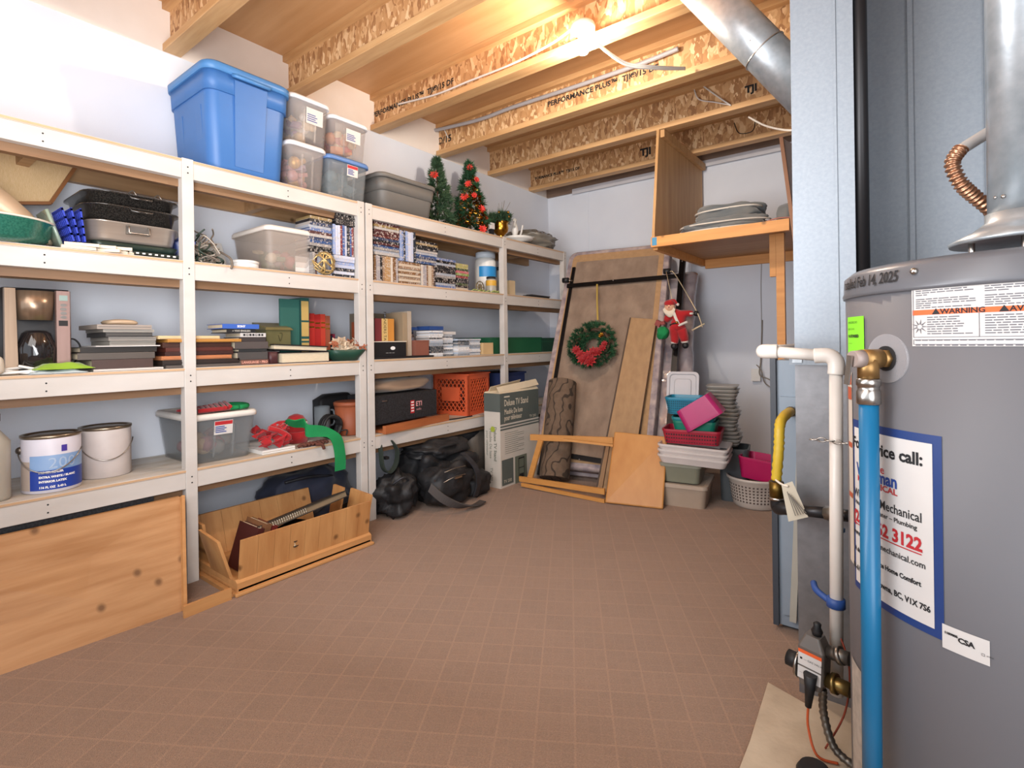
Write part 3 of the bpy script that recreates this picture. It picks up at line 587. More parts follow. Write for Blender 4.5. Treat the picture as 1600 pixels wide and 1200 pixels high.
bin_('storage_bin', 'milky clear bin with white lid on the third shelf beside disc cases', -2.82, -2.45, 1.285, 1.545, S[2], 1.585, clear_m, M('cream_bin_lid', 'e6dcd2', .5), tap=.86, ribs=False)
jumble('ornament_pile', 'round ornaments and cards seen through the milky bin', 'ornaments', -2.76, -2.485, 1.315, 1.515, S[2]+.012, S[2]+.15, 26, [M('cream_orn', 'd8c4a4', .6), M('dull_red_orn', 'b0545a', .5), M('dull_green_orn', '6c8468', .6), M('mauve_orn', 'a68a92', .6)], 7, (.02, .036))
jumble_paper = MB().box(-2.476, -2.472, 1.44, 1.515, S[2]+.01, S[2]+.09); mk('greeting_card', 'white card standing inside the milky bin', 'card', [P('card', jumble_paper, paper)])
# discs cases
sp_mix = spine('case_spine_mixed', ['1c1b20', '2c3856', '8d8886', '4a2628', '121215', '5d709c', 'a8a3a0', '5d2a28', '25262b', '8a744c', '2f4a78', '18181c', '9aa0ac'])
sp_cool = spine('case_spine_cool', ['8b9cc6', 'b4bcd4', '6a80b0', '262a34', 'c4c8d8', '46629a', 'a2acca', '7a3538', '8fa0c8'])
sp_warm = spine('case_spine_warm', ['221d1f', '6a3e2c', 'a8845a', '3c2e2c', 'bfae9a', '785638', '18161a', '8f735c', '9a9498', '2a2426'])
sp_cd = spine('cd_spine', ['c9ced6', '8c97a4', 'dfe2e6', '5c6670', 'a9b6c6', 'e8e8ea', '3a4148'])
sp_green = spine('case_spine_green', ['7c8f45', '3a4a2c', '8d3136', '26242a', 'a8a060', 'b8616a'])
VERT = {}
def case_mesh(mat, cd_=False):
    mb = MB()
    mb.box(-.5, .5, -.5, .5, 0, 1, 0); return mb
for nm_, cols_ in (('case_spine_mixed', ['1c1b20', '2c3856', '8d8886', '4a2628', '5d709c', 'a8a3a0', '25262b', '8a744c', '9aa0ac']), ('case_spine_cool', ['8b9cc6', 'b4bcd4', '6a80b0', '262a34', 'c4c8d8', '46629a', 'a2acca', '7a3538', '8fa0c8']), ('case_spine_warm', ['221d1f', '6a3e2c', 'a8845a', '3c2e2c', 'bfae9a', '785638', '8f735c', '9a9498', 'c9bfb4'])):
    VERT[nm_] = spine(nm_+'_upright', cols_, True)
_proto = {}
ORD = 'first second third fourth fifth sixth seventh eighth ninth tenth eleventh twelfth thirteenth fourteenth fifteenth sixteenth seventeenth eighteenth nineteenth twentieth'.split()
def stack(group, y0, y1, z0, z1, n, mat, vert=False, X=-2.437, dep=.135, lean=0, kind='disc case', nm='disc_case', lab=None, seed=1):
    rnd = random.Random(seed*7+n); out = []
    if vert: mat = VERT.get(mat.name, mat)
    for k in range(n):
        if vert: th = (y1-y0)/n; cy_, zc, dy, dz = y0+th*(k+.5), z0, th*.93, (z1-z0)*rnd.uniform(.96, 1)
        else: th = (z1-z0)/n; cy_, zc, dy, dz = (y0+y1)/2+rnd.uniform(-.004, .004), z0+th*k, (y1-y0)*rnd.uniform(.965, 1), th*.95
        key = (mat.name,)
        if key not in _proto:
            me = bpy.data.meshes.new(nm); b = MB()
            b.box(-.5, .5, -.5, .5, 0, 1, 0)
            me.from_pydata(b.v, [], b.f); me.materials.append(mat); me.update()
            _proto[key] = bpy.data.objects.new(nm, me)
            o = _proto[key]
        else: o = _proto[key].copy()
        C.objects.link(o); o.name = nm
        o.location = (X-dep/2-rnd.uniform(0, .008), cy_, zc+.0004); o.scale = (dep, dy, dz)
        if vert and lean: o.rotation_euler = (lean, 0, 0)
        o['label'] = ' '.join(('%s case from the %s %s' % (ORD[k], 'left' if vert else 'bottom', group)).split()[:16]); o['category'] = kind; o['group'] = group
        out.append(o)
    return out
z0 = S[2]
stack('in the column beside the milky bin lid', 1.50, 1.632, z0+.118, z0+.305, 12, sp_mix, seed=1)
stack('in the low row behind the gold wicker ball', 1.515, 1.632, z0, z0+.117, 8, sp_mix, True, seed=2)
stack('in the upper row of blue-white spines left of the double post', 1.638, 1.772, z0+.12, z0+.285, 9, sp_cool, True, seed=3)
stack('in the low pile under the blue-white spines', 1.638, 1.772, z0, z0+.118, 7, sp_cool, seed=4)
stack('laid across the top of the blue-white spines', 1.655, 1.785, z0+.287, z0+.347, 4, sp_mix, seed=5)
z0 = S[2]
stack('in the tall column directly right of the double post', 1.905, 2.095, z0+.155, z0+.36, 14, sp_mix, seed=6)
stack('in the low row directly right of the double post', 1.905, 2.085, z0, z0+.153, 12, sp_warm, True, seed=7)
stack('in the low pile under the blue upright spines', 2.09, 2.265, z0, z0+.137, 9, sp_warm, seed=8)
stack('in the upper row between the tall column and red spines', 2.10, 2.225, z0+.14, z0+.33, 8, sp_cool, True, seed=9)
stack('in the column of red and pink spines mid bay', 2.228, 2.42, z0+.14, z0+.285, 10, sp_mix, seed=10)
stack('in the short row under the red and pink spines', 2.27, 2.395, z0, z0+.138, 8, sp_warm, True, seed=11)
stack('in the pile left of the green-spined cases', 2.40, 2.585, z0, z0+.195, 12, sp_mix, seed=12)
stack('in the green-spined pile at the right end', 2.59, 2.715, z0+.03, z0+.18, 9, sp_green, seed=13)
stack('at the bottom under the green-spined pile', 2.59, 2.715, z0, z0+.029, 2, sp_warm, seed=14)
# gold wicker ball
wb = MB(); rnd = random.Random(3); cc = Vector((-2.395-.04, 1.575, S[2]+.062))
for k in range(15):
    a = Vector((rnd.uniform(-1,1), rnd.uniform(-1,1), rnd.uniform(-1,1))).normalized(); u = a.cross(Vector((.3,.2,1))).normalized(); v = a.cross(u)
    wb.tube([cc + (u*math.cos(t)+v*math.sin(t))*(.056+.004*math.sin(3*t)) + a*.012*math.sin(2*t) for t in [2*PI*i/18 for i in range(19)]], .004, 5)
mk('wicker_ball', 'gold wicker ball ornament in front of the disc cases', 'ornament', [P('ball', wb, M('pale_gold_wicker', 'c9ab72', .35, .5))])
# tub, jar, ring, ribbon
c = (-2.62, 3.115-.0, S[2]+.0)
tb = MB().lathe([(.082,0),(.085,.01),(.085,.26),(.07,.29)], c, 30)
mk('plastic_tub', 'tall white plastic tub with a bright blue label near thin post', 'tub', [P('tub', tb, white_pl), P('label', MB().loft([[(c[0]+.0862*math.cos(t), c[1]+.0862*math.sin(t), c[2]+z) for t in [-1.5+2.2*i/14 for i in range(15)]] for z in (.14, .22)], 0, False, False, closed=False), M('blue_label', '2f8fd0', .4)),
    P('lid', MB().lathe([(.076,.288),(.078,.33),(.07,.335)], c, 30), M('pale_blue_lid', 'c9d2dc', .4))])
c = (-2.50, 3.035, S[2])
mk('glass_jar', 'small clear jar with a yellow band in front of the tub', 'jar', [P('jar', MB().lathe([(.036,0),(.04,.01),(.04,.10),(.03,.115)], c, 24), M('jar_glass', 'c8c2b4', .1, alpha=.6)), P('band', MB().lathe([(.0405,.06),(.041,.07),(.041,.09),(.0405,.1)], c, 24, cap=False), M('yellow_label', 'd8a63c', .5)), P('lid', MB().lathe([(.036,.115),(.036,.128),(.03,.13)], c, 24), blk)])
rg = MB(); cc = Vector((-2.52, 2.93, S[2]+.046))
for rr in (.042, .018): rg.tube([cc+Vector((0, math.cos(t)*rr, math.sin(t)*rr)) for t in [2*PI*i/24 for i in range(25)]], .0035, 6)
for k in range(8): t = 2*PI*k/8; rg.tube([cc, cc+Vector((0, math.cos(t)*.042, math.sin(t)*.042))], .002, 5)
mk('bronze_ornament', 'small bronze spoked ring ornament standing left of the jar', 'wheel', [P('wheel', rg, M('bronze', '8b7a52', .4, .8))])
rb = MB(); rnd = random.Random(4)
for k in range(9):
    p = Vector((-2.46+rnd.uniform(-.03,.02), 2.78+.03*k, S[2]+.004)); rb.tube(bez([p, p+Vector((.01,.03,.014)), p+Vector((-.01,.06,.004)), p+Vector((.0,.08,.008))], 4), .004, 5)
mk('ribbon_bundle', 'yellow-green ribbon scraps lying on the shelf before the jar', 'ribbon', [P('ribbon', rb, M('lime_ribbon', 'a8b46a', .5), stuff=False)])
c = (-2.5, 3.18, S[2])
mk('glass_bottle', 'clear bottle with dark cap right behind the thin post', 'bottle', [P('bottle', MB().lathe([(.03,0),(.032,.01),(.032,.13),(.014,.17),(.014,.2)], (-2.56,3.20,S[2]), 20), M('bottle_glass', 'b9b6ae', .1, alpha=.55)), P('cap', MB().lathe([(.016,.2),(.016,.225),(.012,.228)], (-2.56,3.20,S[2]), 16), blk)])
mk('cardboard_box', 'small beige box just right of the thin post on third shelf', 'box', [P('box', MB().box(-2.56,-2.48,3.235,3.31,S[2],S[2]+.12), M('beige_card', 'cfb894', .7))])
T = Matrix.Translation((-2.47, 3.60, S[2]+.001)) @ Matrix.Rotation(.04, 4, 'Z')
mk('folded_umbrella', 'dark flat slat bundle lying at the far end of third shelf', 'slats', [P('slat', MB().box(-.03,.02,-.17,.17,0,.014,0,T), blk), P('slat', MB().box(-.028,.022,-.12,.18,.0145,.022,0,T), M('dark_grey_slat', '3c3b3d', .5))])
# ------------------------------------------------------------------ shelf three at eye level (S[1])
z = S[1]; pages = M('page_block', 'd6c8ae', .8, col2='c4b498', ns=80, stretch=(1,1,12))
def cover(col): return M('cover_'+col, col, .5, bump=.03, bs=120)
def book_up(label, y0, y1, h, dep, col, X=-2.46, txt=None, tcol=None, group=None, z=z, lean=0, bands=None, name='book'):
    T = Matrix.Translation(((X-dep/2), (y0+y1)/2, z)) @ Matrix.Rotation(lean, 4, 'X'); w2 = (y1-y0)/2; d2 = dep/2
    cv = MB().box(d2-.003, d2, -w2, w2, 0, h, 0, T).box(-d2, d2-.003, -w2, -w2+.003, 0, h, 0, T).box(-d2, d2-.003, w2-.003, w2, 0, h, 0, T)
    pg = MB().box(-d2+.004, d2-.003, -w2+.0032, w2-.0032, .003, h-.004, 0, T)
    sub = []
    if txt:
        t = MB(); TT = T @ frame_T((d2+.0008, 0, h*.5), (0, 0, -1), (0, 1, 0)); t.text(txt, (y1-y0)*.62, TT, 0, 'CENTER'); sub.append(P('lettering', t, tcol or gold, stuff=True))
    if bands:
        t = MB()
        for b in bands: t.box(d2, d2+.0008, -w2*.85, w2*.85, h*b[0], h*b[1], 0, T)
        sub.append(P('spine_band', t, tcol or gold, stuff=True))
    mk(name, label, 'book', [P('cover', cv, cover(col), sub), P('pages', pg, pages)], group)
def book_flat(label, y0, y1, z0, th, col, X=-2.46, dep=.2, yaw=0, txt=None, tcol=None, group=None, name='book', open_side=False, thick=.003, size=None, pg_m=None):
    cyy = (y0+y1)/2; T = Matrix.Translation((X-dep/2, cyy, z0+.0005)) @ Matrix.Rotation(yaw, 4, 'Z'); h2 = (y1-y0)/2; d2 = dep/2; q = thick
    cv = MB().box(-d2, d2, -h2, h2, 0, q, 0, T).box(-d2, d2, -h2, h2, th-q, th-.0005, 0, T)
    if not open_side: cv.box(d2-q, d2, -h2, h2, q, th-q, 0, T)
    pg = MB().box(-d2+.004, d2-(q if not open_side else .006), -h2+.004, h2-.004, q, th-q, 0, T)
    sub = []
    if txt:
        t = MB(); t.text(txt, size or th*.62, T @ frame_T((d2+.0008, 0, th*.48), (0,1,0), (0,0,1)), 0, 'CENTER', bold=.0006); sub.append(P('lettering', t, tcol or ink_w, stuff=True))
    mk(name, label, 'book', [P('cover', cv, cover(col), sub), P('pages', pg, pg_m or pages)], group)
# coffee maker
def coffee():
    X = -2.50; y0, y1, z1 = .367, .551, 1.215
    ste = M('bronze_steel_panel', '9c8672', .3, .7, col2='8a7460', ns=4, stretch=(1,18,1)); pnl = M('mauve_steel_panel', 'a98c84', .35, .6, col2='9b8078', ns=4, stretch=(1,14,1))
    bl = MB().loft([rrect(X-.11,(y0+y1)/2,z,.105,(y1-y0)/2-.001,.02), rrect(X-.11,(y0+y1)/2,z1,.105,(y1-y0)/2-.001,.02)])
    ps = [P('housing', bl, blk)]
    ps.append(P('left_panel', MB().loft([[(X+dx,y,zz) for dx,y in ((0,y0),(.014,y0+.002),(.014,y0+.030-.008*(1-t)*0+.006*(1-t)),(0,y0+.032))] for t,zz in ((0,z),(.5,(z+z1)/2),(1,z1-.004))], smooth=False), ste))
    ps.append(P('control_panel', MB().loft([[(X+dx,y,zz) for dx,y in ((0,y1-.046),(.014,y1-.044),(.014,y1-.006),(0,y1))] for zz in (z,z1-.006)], smooth=False), pnl,
        [P('display', MB().box(X+.0135,X+.0155,y1-.036,y1-.012,z1-.042,z1-.022), M('lcd_grey','8fa39c',.3)),
         P('button', (lambda mb:[mb.lathe([(.006,0),(.006,.002)],(0,0,0),12,T=frame_T((X+.014,y1-.024,z1-.058-.015*k),(0,1,0),(0,0,1))@Matrix.Scale(1.6,4,(1,0,0))) for k in range(4)] and mb)(MB()), steel, stuff=True),
         P('badge', MB().box(X+.0135,X+.0152,y1-.038,y1-.012,z1-.135,z1-.115), ink)]))
    hop = MB().loft([[(X-.02+.05*math.cos(t)*k, (y0+.034+y1-.048)/2+.058*math.sin(t)*k, zz) for t in [-PI/2+PI*i/12 for i in range(13)]] for zz,k in ((z1-.115,.9),(z1-.01,1))])
    ps.append(P('water_basket', hop, ste))
    ps.append(P('carafe', MB().lathe([(.045,0),(.055,.01),(.058,.07),(.042,.125),(.03,.135)],(X-.015,(y0+y1)/2-.005,z+.02),26), M('dark_glass','201d1e',.08,coat=.6)))
    ps.append(P('base', MB().loft([rrect(X-.02,(y0+y1)/2-.005,z,.05,.055,.03), rrect(X-.02,(y0+y1)/2-.005,z+.018,.05,.055,.03)]), blk))
    ps.append(P('power_cord', MB().tube(bez([(X-.12,y1,z+.12),(X-.1,y1+.03,z+.125),(X-.1,y1+.05,z+.09),(X-.1,y1+.03,z+.03),(X-.1,y1+.01,z+.006)]), .0035, 6), blk))
    mk('coffee_maker', 'black and bronze steel coffee maker on the eye-level shelf', 'coffee maker', ps)
coffee()
mk('hand_mixer', 'cream rounded appliance cut off by the left photo edge', 'appliance', [P('housing', blob((-2.45,.315,z),(.05,.045,.035),2,.05,1,20), cream)])
mk('coiled_cord', 'coiled white power cord in front of the coffee maker', 'cord', [P('cord', MB().tube(bez([(-2.45,.33,z+.006),(-2.43,.42,z+.012),(-2.46,.48,z+.02),(-2.49,.43,z+.024),(-2.46,.36,z+.018),(-2.43,.42,z+.006),(-2.45,.46,z+.01),(-2.47,.40,z+.03)]), .005, 8), white_pl)])
def cloth(name, label, cat, x0, x1, y0, y1, z0, h, mat, seed, th=.012):
    mb = MB(); n = 16; rs = []; vs = []; 
    for i in range(n+1):
        for j in range(n+1):
            x = x0+(x1-x0)*i/n; y = y0+(y1-y0)*j/n; e = min(1, 5*min(i, j, n-i, n-j)/n)
            k = noise.noise(Vector((x*18, y*18, seed))); w_ = .006*noise.noise(Vector((i*.7, j*.7, seed+5)))
            vs.append((x+w_, y+w_*2, z0+.003+e*(h*.55+h*.6*k)))
    fs = [(i*(n+1)+j, (i+1)*(n+1)+j, (i+1)*(n+1)+j+1, i*(n+1)+j+1) for i in range(n) for j in range(n)]
    mb.add(vs, fs, 0, True); mb.add([(v[0], v[1], z0+.0005) for v in vs], [tuple(reversed(f)) for f in fs], 0)
    m0 = (n+1)**2
    ring = [(i, 0) for i in range(n)]+[(n, j) for j in range(n)]+[(n-i, n) for i in range(n)]+[(0, n-j) for j in range(n)]
    for a, b in zip(ring, ring[1:]+ring[:1]):
        p, q = a[0]*(n+1)+a[1], b[0]*(n+1)+b[1]; mb.f.append((p, q, m0+q, m0+p)[::-1]); mb.m.append(0); mb.sm.append(True)
    mk(name, label, cat, [P(name, mb, mat)])
cloth('folded_cloth', 'lime green cloth bunched in front of the coffee maker', 'cloth', -2.50, -2.415, .43, .60, z+.014, .03, M('lime_cloth', '8aac2a', .9, col2='7a9b22', sheen=.3), 1)
cloth('folded_cloth', 'pale blue cloth under the lime green cloth', 'cloth', -2.52, -2.412, .42, .58, z, .016, M('pale_blue_cloth', 'b9c4c8', .9), 2)
# stack of albums left of post 1
zz = z
for lab, y0, y1, th, col, X in (('flat white folder at the very bottom of the album pile', .60, .83, .008, 'c9c2bc', -2.43), ('brown ribbed album lowest in the dark album pile', .60, .80, .035, '4b3833', -2.45),
    ('grey-brown padded album in the dark album pile', .56, .81, .026, '58504a', -2.46), ('black padded album above the grey-brown album', .57, .82, .022, '26221f', -2.47)):
    book_flat(lab, y0, y1, zz, th, col, X, .22, name='photo_album'); zz += th+.0006
zs = zz
mk('paper_sheets', 'loose white sheets lying between dark albums and grey slabs', 'paper', [P('sheet', MB().box(-2.68,-2.46,.615,.83,zs,zs+.004), paper)]); zz += .0045
for k, (lab, y0, y1, th, col) in enumerate((('grey slab box lowest of the pale slab stack', .66, .815, .018, '8c877f'), ('dark-sided slab box second in the slab stack', .655, .815, .016, '8f8982'), ('black-fronted slab box mid of the slab stack', .645, .80, .018, '3f3d3c'),
    ('pale slab box beneath the top slab', .64, .81, .012, 'a39c93'), ('wide taupe slab box on top of the slab stack', .62, .80, .018, 'a1948a'))):
    mk('flat_box', lab, 'box', [P('box', MB().box(-2.70+.01*(k % 2), -2.465+.006*(k % 3), y0, y1, zz, zz+th-.0006), cover(col)), P('lid_seam', MB().box(-2.69, -2.4655+.006*(k % 3)+.002, y0+.003, y1-.003, zz+th*.45, zz+th*.55), M('seam_grey', '6d6862', .7))], None); zz += th
mk('telephone_handset', 'beige moulded tray resting on top of the slab stack', 'tray', [P('tray', blob((-2.58,.725,zz),(.06,.055,.012),3,.06,1.5,20), M('beige_moulded', 'c4a98c', .5))])
# picture frames right of them (cross post 1)
zz = z
for k, (lab, y0, y1, th, col, X) in enumerate((('grey flat frame at the bottom of the picture frame pile', .84, 1.14, .012, '5d5550', -2.43), ('dark wood picture frame second from the bottom of frame pile', .83, 1.14, .022, '2c211d', -2.44), ('orange-tan wooden frame low in the frame pile', .83, 1.11, .017, 'b9764c', -2.45),
    ('dark brown leather frame mid of the frame pile', .845, 1.12, .017, '3b1d18', -2.455), ('mahogany picture frame in the frame pile', .85, 1.12, .018, '5a2a20', -2.46), ('deep brown frame beneath the mustard folder', .84, 1.115, .022, '4a2a1e', -2.465),
    ('mustard yellow folder on the frame pile', .85, 1.15, .014, 'b8813a', -2.44), ('cream envelope stack on top of the frame pile', .82, 1.06, .014, 'd8bd90', -2.45))):
    T0 = MB().box(X-.2, X, y0, y1, zz, zz+th-.0006)
    sub = P('frame_moulding', MB().box(X-.198, X+.004, y0+.004, y1-.004, zz+th*.25, zz+th*.6), cover(col))
    mk('picture_frame' if k < 6 else 'folder', lab, 'picture frame' if k < 6 else 'folder', [P('panel', T0, cover(col)), sub]); zz += th
# books / DVD sets
zz = z
for lab, y0, y1, th, col, txt, X in (('brown language guide book at the bottom of dark book pile', 1.14, 1.27, .024, '6b4a40', 'LANGUAGE \u2022 PRO', -2.435), ('dark grey hardback above the brown language guide', 1.13, 1.27, .035, '4a4645', None, -2.44), ('black book in the middle of the dark book pile', 1.135, 1.265, .014, '26282a', None, -2.44),
    ('grey-brown hardback near the top of the dark book pile', 1.12, 1.275, .034, '524a48', None, -2.445)):
    book_flat(lab, y0+.003, y1+.003, zz, th, col, X, .17, txt=txt, tcol=M('salmon_ink', 'd89a88', .6)); zz += th+.0005
book_flat('dark mixed-spine book under the white photo strip box', 1.065+.08, 1.27, zz, .020, '3b3434', -2.45, .16); zz += .0205
book_flat('white box with dark photo strips on its spine', 1.06+.09, 1.27, zz, .019, 'c8c4c2', -2.45, .16, txt='\u25a0 \u25a1 \u25a0 \u25a0 \u25a1 \u25a0 \u25a0', tcol=ink); zz += .0195
book_flat('black box lettered in grey just under the blue box', 1.09, 1.22, zz, .018, '1f1f22', -2.45, .16, txt='\u25aa YOO ENGLISH', tcol=M('grey_ink', 'a7a49e', .6)); zz += .0185
book_flat('bright blue electronics box topmost on the dark book pile', 1.05+.02, 1.235, zz, .022, '3a62b8', -2.445, .16, txt='SONY', tcol=ink_w); zz += .0225
mk('metal_tin', 'old green-gold embossed metal tin box with slanted lid', 'tin', [P('box', MB().box(-2.60,-2.475,1.285,1.41,z+.085,z+.165), M('green_gold_tin', '7c7650', .4, .5, col2='6b6846', ns=14)), P('lid', MB().hexa([(-2.605,1.28,z+.165),(-2.465,1.275,z+.165),(-2.465,1.42,z+.165),(-2.605,1.42,z+.165)],[(-2.605,1.28,z+.205),(-2.475,1.285,z+.178),(-2.475,1.41,z+.178),(-2.605,1.42,z+.205)]), M('green_gold_tin', '7c7650', .4, .5)),
    P('emblem', MB().tube(bez([(-2.474,1.345,z+.14),(-2.473,1.355,z+.11),(-2.473,1.365,z+.145),(-2.473,1.352,z+.15)]), .0015, 5), M('dark_gold', '4a4427', .4, .6))])
# binders
book_flat('dark maroon photo album with visible page block lowest on the right', 1.335, 1.60, z, .052, '2f2023', -2.425, .25, name='photo_album', open_side=True)
mk('photo_album', 'dark maroon bound album standing end-on beside the binder', 'album', [P('cover', MB().loft([rrect(-2.52,1.305,z,.08,.024,.015), rrect(-2.52,1.305,z+.058,.08,.024,.015)]), cover('452226'))])
T = Matrix.Translation((-2.55,1.44,z+.054)) @ Matrix.Rotation(math.radians(-3), 4, 'X')
mk('ring_binder', 'black ring binder lying on the maroon photo album', 'binder', [P('cover', MB().box(-.115,.115,-.14,.155,.005,.011,0,T).box(-.115,.115,-.14,.155,.029,.035,0,T), cover('201d1d')), P('pages', MB().box(-.11,.108,-.135,.15,.011,.029,0,T), pages)])
book_up('tall dark green book with gold spine bands on eye-level shelf', 1.487, 1.535, .335, .13, '1f4a45', -2.51, bands=((.03,.30),(.33,.36),(.40,.62),(.65,.95)), tcol=M('gold_leather', 'b89a5a', .5), z=z)
mk('green_board', 'green board leaning flat beside the tall green book', 'board', [P('board', MB().box(-2.53,-2.518,1.38,1.484,z,z+.325), cover('275a52'))])
for k, (y0, y1, h, col) in enumerate(((1.545,1.575,.255,'8a2a22'),(1.576,1.61,.26,'c22a24'),(1.611,1.645,.255,'a8201d'),(1.646,1.675,.258,'b93a28'),(1.676,1.705,.25,'8f4a33'))):
    book_up(('dark red book first right of the tall green book','bright red encyclopedia second right of the tall green book','deep red encyclopedia in the middle of the red set','orange-red encyclopedia fourth in the red set','brown-red book last of the red set')[k], y0, y1, h, .16, col, -2.58, bands=((.70,.73),(.8,.83)), z=z)
# dried flowers in leaf dish
dish = MB(); cc = Vector((-2.46,1.72,z)); rs = []
for (sx, sy, zz_) in ((.05,.07,0),(.07,.11,.03),(.085,.135,.06),(.08,.13,.06),(.045,.06,.008)):
    rs.append([(cc.x+sx*math.cos(t)*(1+.08*math.sin(5*t)), cc.y+sy*math.sin(t)*(1+.08*math.sin(6*t)), cc.z+zz_) for t in [2*PI*i/32 for i in range(32)]])
dish.loft(rs)
mk('leaf_dish', 'dark green leaf-shaped dish overhanging the eye-level shelf', 'dish', [P('dish', dish, M('dark_green_leaf', '1d4436', .5))])
df = MB(); rnd = random.Random(6); cc = cc+Vector((-.0,-.0,.035))
for k in range(16): 
    p = cc+Vector((rnd.uniform(-.04,.04), rnd.uniform(-.08,.09), rnd.uniform(.0,.07))); flower(df, p, rnd.uniform(.03,.045), rnd, k % 3, 6, Vector((1, rnd.uniform(-1,1), rnd.uniform(-.2,1))))
mk('dried_flowers', 'dried cream and rust flowers heaped in the leaf dish', 'flowers', [P('petals', df, [M('dried_cream', 'd9c3a8', .8), M('dried_rust', '9c5a3c', .8), M('dried_beige', 'b79f86', .8)])], kind='stuff')
for k, (y0, y1, h, col) in enumerate(((1.712,1.727,.15,'6b7a5a'),(1.729,1.745,.155,'b8a888'),(1.746,1.76,.14,'2f3d4c'),(1.761,1.776,.15,'9a2f4a'))):
    book_up(('slim sage paperback first behind the dried flowers','slim beige paperback second behind the dried flowers','navy paperback third behind the dried flowers','raspberry paperback next to the double post')[k], y0, y1, h, .12, col, -2.64, z=z)
# right bay
mk('sign_box', 'black box with a small white emblem right of double post', 'box', [P('box', MB().box(-2.62,-2.46,1.89,2.155,z+.012,z+.098), blk), P('emblem', MB().lathe([(.018,0),(.018,.0006)],(0,0,0),20,T=frame_T((-2.4595,2.05,z+.062),(0,1,0),(0,0,1)) @ Matrix.Scale(.6,4,(0,1,0))).text('\u2014 \u2014 \u2014', .018, FACE_PX((-2.459,2.03,z+.035)), 0, 'CENTER'), ink_w, stuff=True), P('lid_edge', MB().box(-2.622,-2.457,1.888,2.157,z+.0985,z+.104), cream)])
mk('flat_board', 'thin black board under the black sign box', 'board', [P('board', MB().box(-2.66,-2.43,1.89,2.36,z,z+.011), blk)])
zb = z+.105
for lab, y0, y1, h, col, txt, tc_, X in (('orange-brown slim book at the left end of the row on sign box', 1.89,1.912,.115,'8f4427',None,None,-2.5), ('black hardback second in the row on the sign box', 1.914,1.95,.13,'2a2024',None,None,-2.5), ('maroon hardback third in the row on the sign box', 1.952,2.0,.135,'7b3036',None,None,-2.5),
    ('cream cookbook with dark spine lettering on the sign box', 2.002,2.047,.135,'d9b878','FLANDERS TABLE',ink,-2.5), ('golden tan hardback beside the cream cookbook', 2.049,2.095,.135,'c9883c',None,None,-2.5)):
    book_up(lab, y0, y1, h, .14, col, X, txt, tc_, z=zb)
mk('flat_box', 'grey-brown box standing behind the golden tan book', 'box', [P('box', MB().box(-2.80,-2.66,1.99,2.15,zb,zb+.175), cover('75695a'))])
book_up('tall beige binder standing right of the sign box', 2.162, 2.20, .27, .16, 'a08c72', -2.5, z=z+.0115); book_up('tall pale grey-beige folder standing beside the beige binder', 2.202, 2.235, .28, .16, 'b8a896', -2.5, z=z+.0115)
mk('wooden_box', 'small reddish wooden box left of the compact disc piles', 'box', [P('box', MB().box(-2.60,-2.47,2.243,2.355,z+.012,z+.10), M('rosewood_box', '8a5546', .5)), P('lid', MB().box(-2.602,-2.468,2.241,2.357,z+.1005,z+.108), M('rosewood_box', '8a5546', .5))])
kw = dict(kind='compact disc', nm='cd_case', dep=.125)
def cds(g, y0, y1, z0, z1, n, X=-2.46, m=sp_cd, seed=20): stack(g, y0, y1, z0, z1, n, m, X=X, seed=seed, lab='compact disc case lying flat, '+g, **kw)
cds('in the dark pile behind the rosewood box', 2.245, 2.36, z, z+.175, 15, -2.615, sp_mix, 21)
cds('in the tallest front pile of silver spines', 2.365, 2.49, z, z+.17, 15, -2.47, seed=22)
cds('in the second pile from the left of silver spines', 2.495, 2.615, z, z+.145, 13, -2.50, seed=23)
cds('in the middle low pile of silver spines', 2.62, 2.74, z, z+.115, 10, -2.46, seed=24)
cds('in the rightmost pile of silver spines', 2.745, 2.87, z, z+.115, 11, -2.47, seed=25)
mk('boxed_set', 'dark blue boxed set lying on top of the disc piles', 'box', [P('box', MB().box(-2.70,-2.58,2.25,2.36,z+.1755,z+.195).box(-2.60,-2.48,2.37,2.50,z+.1755,z+.20), M('navy_box', '2b4a86', .4))])
mk('flat_box', 'slim white box on the second pile of discs', 'box', [P('box', MB().box(-2.62,-2.50,2.50,2.64,z+.146,z+.165), paper)])
mk('cardboard_box', 'small beige carton left of the long green box', 'box', [P('box', MB().box(-2.54,-2.46,2.885,3.0,z,z+.085), M('beige_card2', 'd2b182', .7))])
grn = M('dark_green_box', '1d5b3c', .5)
mk('long_box', 'long dark green box lying behind the thin post', 'box', [P('box', MB().box(-2.66,-2.50,3.01,3.70,z,z+.115), grn), P('lid', MB().box(-2.664,-2.496,3.005,3.705,z+.1155,z+.125), grn)])
mk('flat_box', 'shorter dark green box at the far right of the long one', 'box', [P('box', MB().box(-2.66,-2.50,3.715,3.93,z,z+.12), M('black_green_box', '17402f', .5)), P('lid_seam', MB().box(-2.661,-2.499,3.713,3.932,z+.085,z+.09), grn)])
mk('flat_box', 'grey-green box top peeking behind the long green box', 'box', [P('box', MB().box(-2.80,-2.68,2.95,3.12,z,z+.125), M('grey_green_box', '3f5a50', .5))])
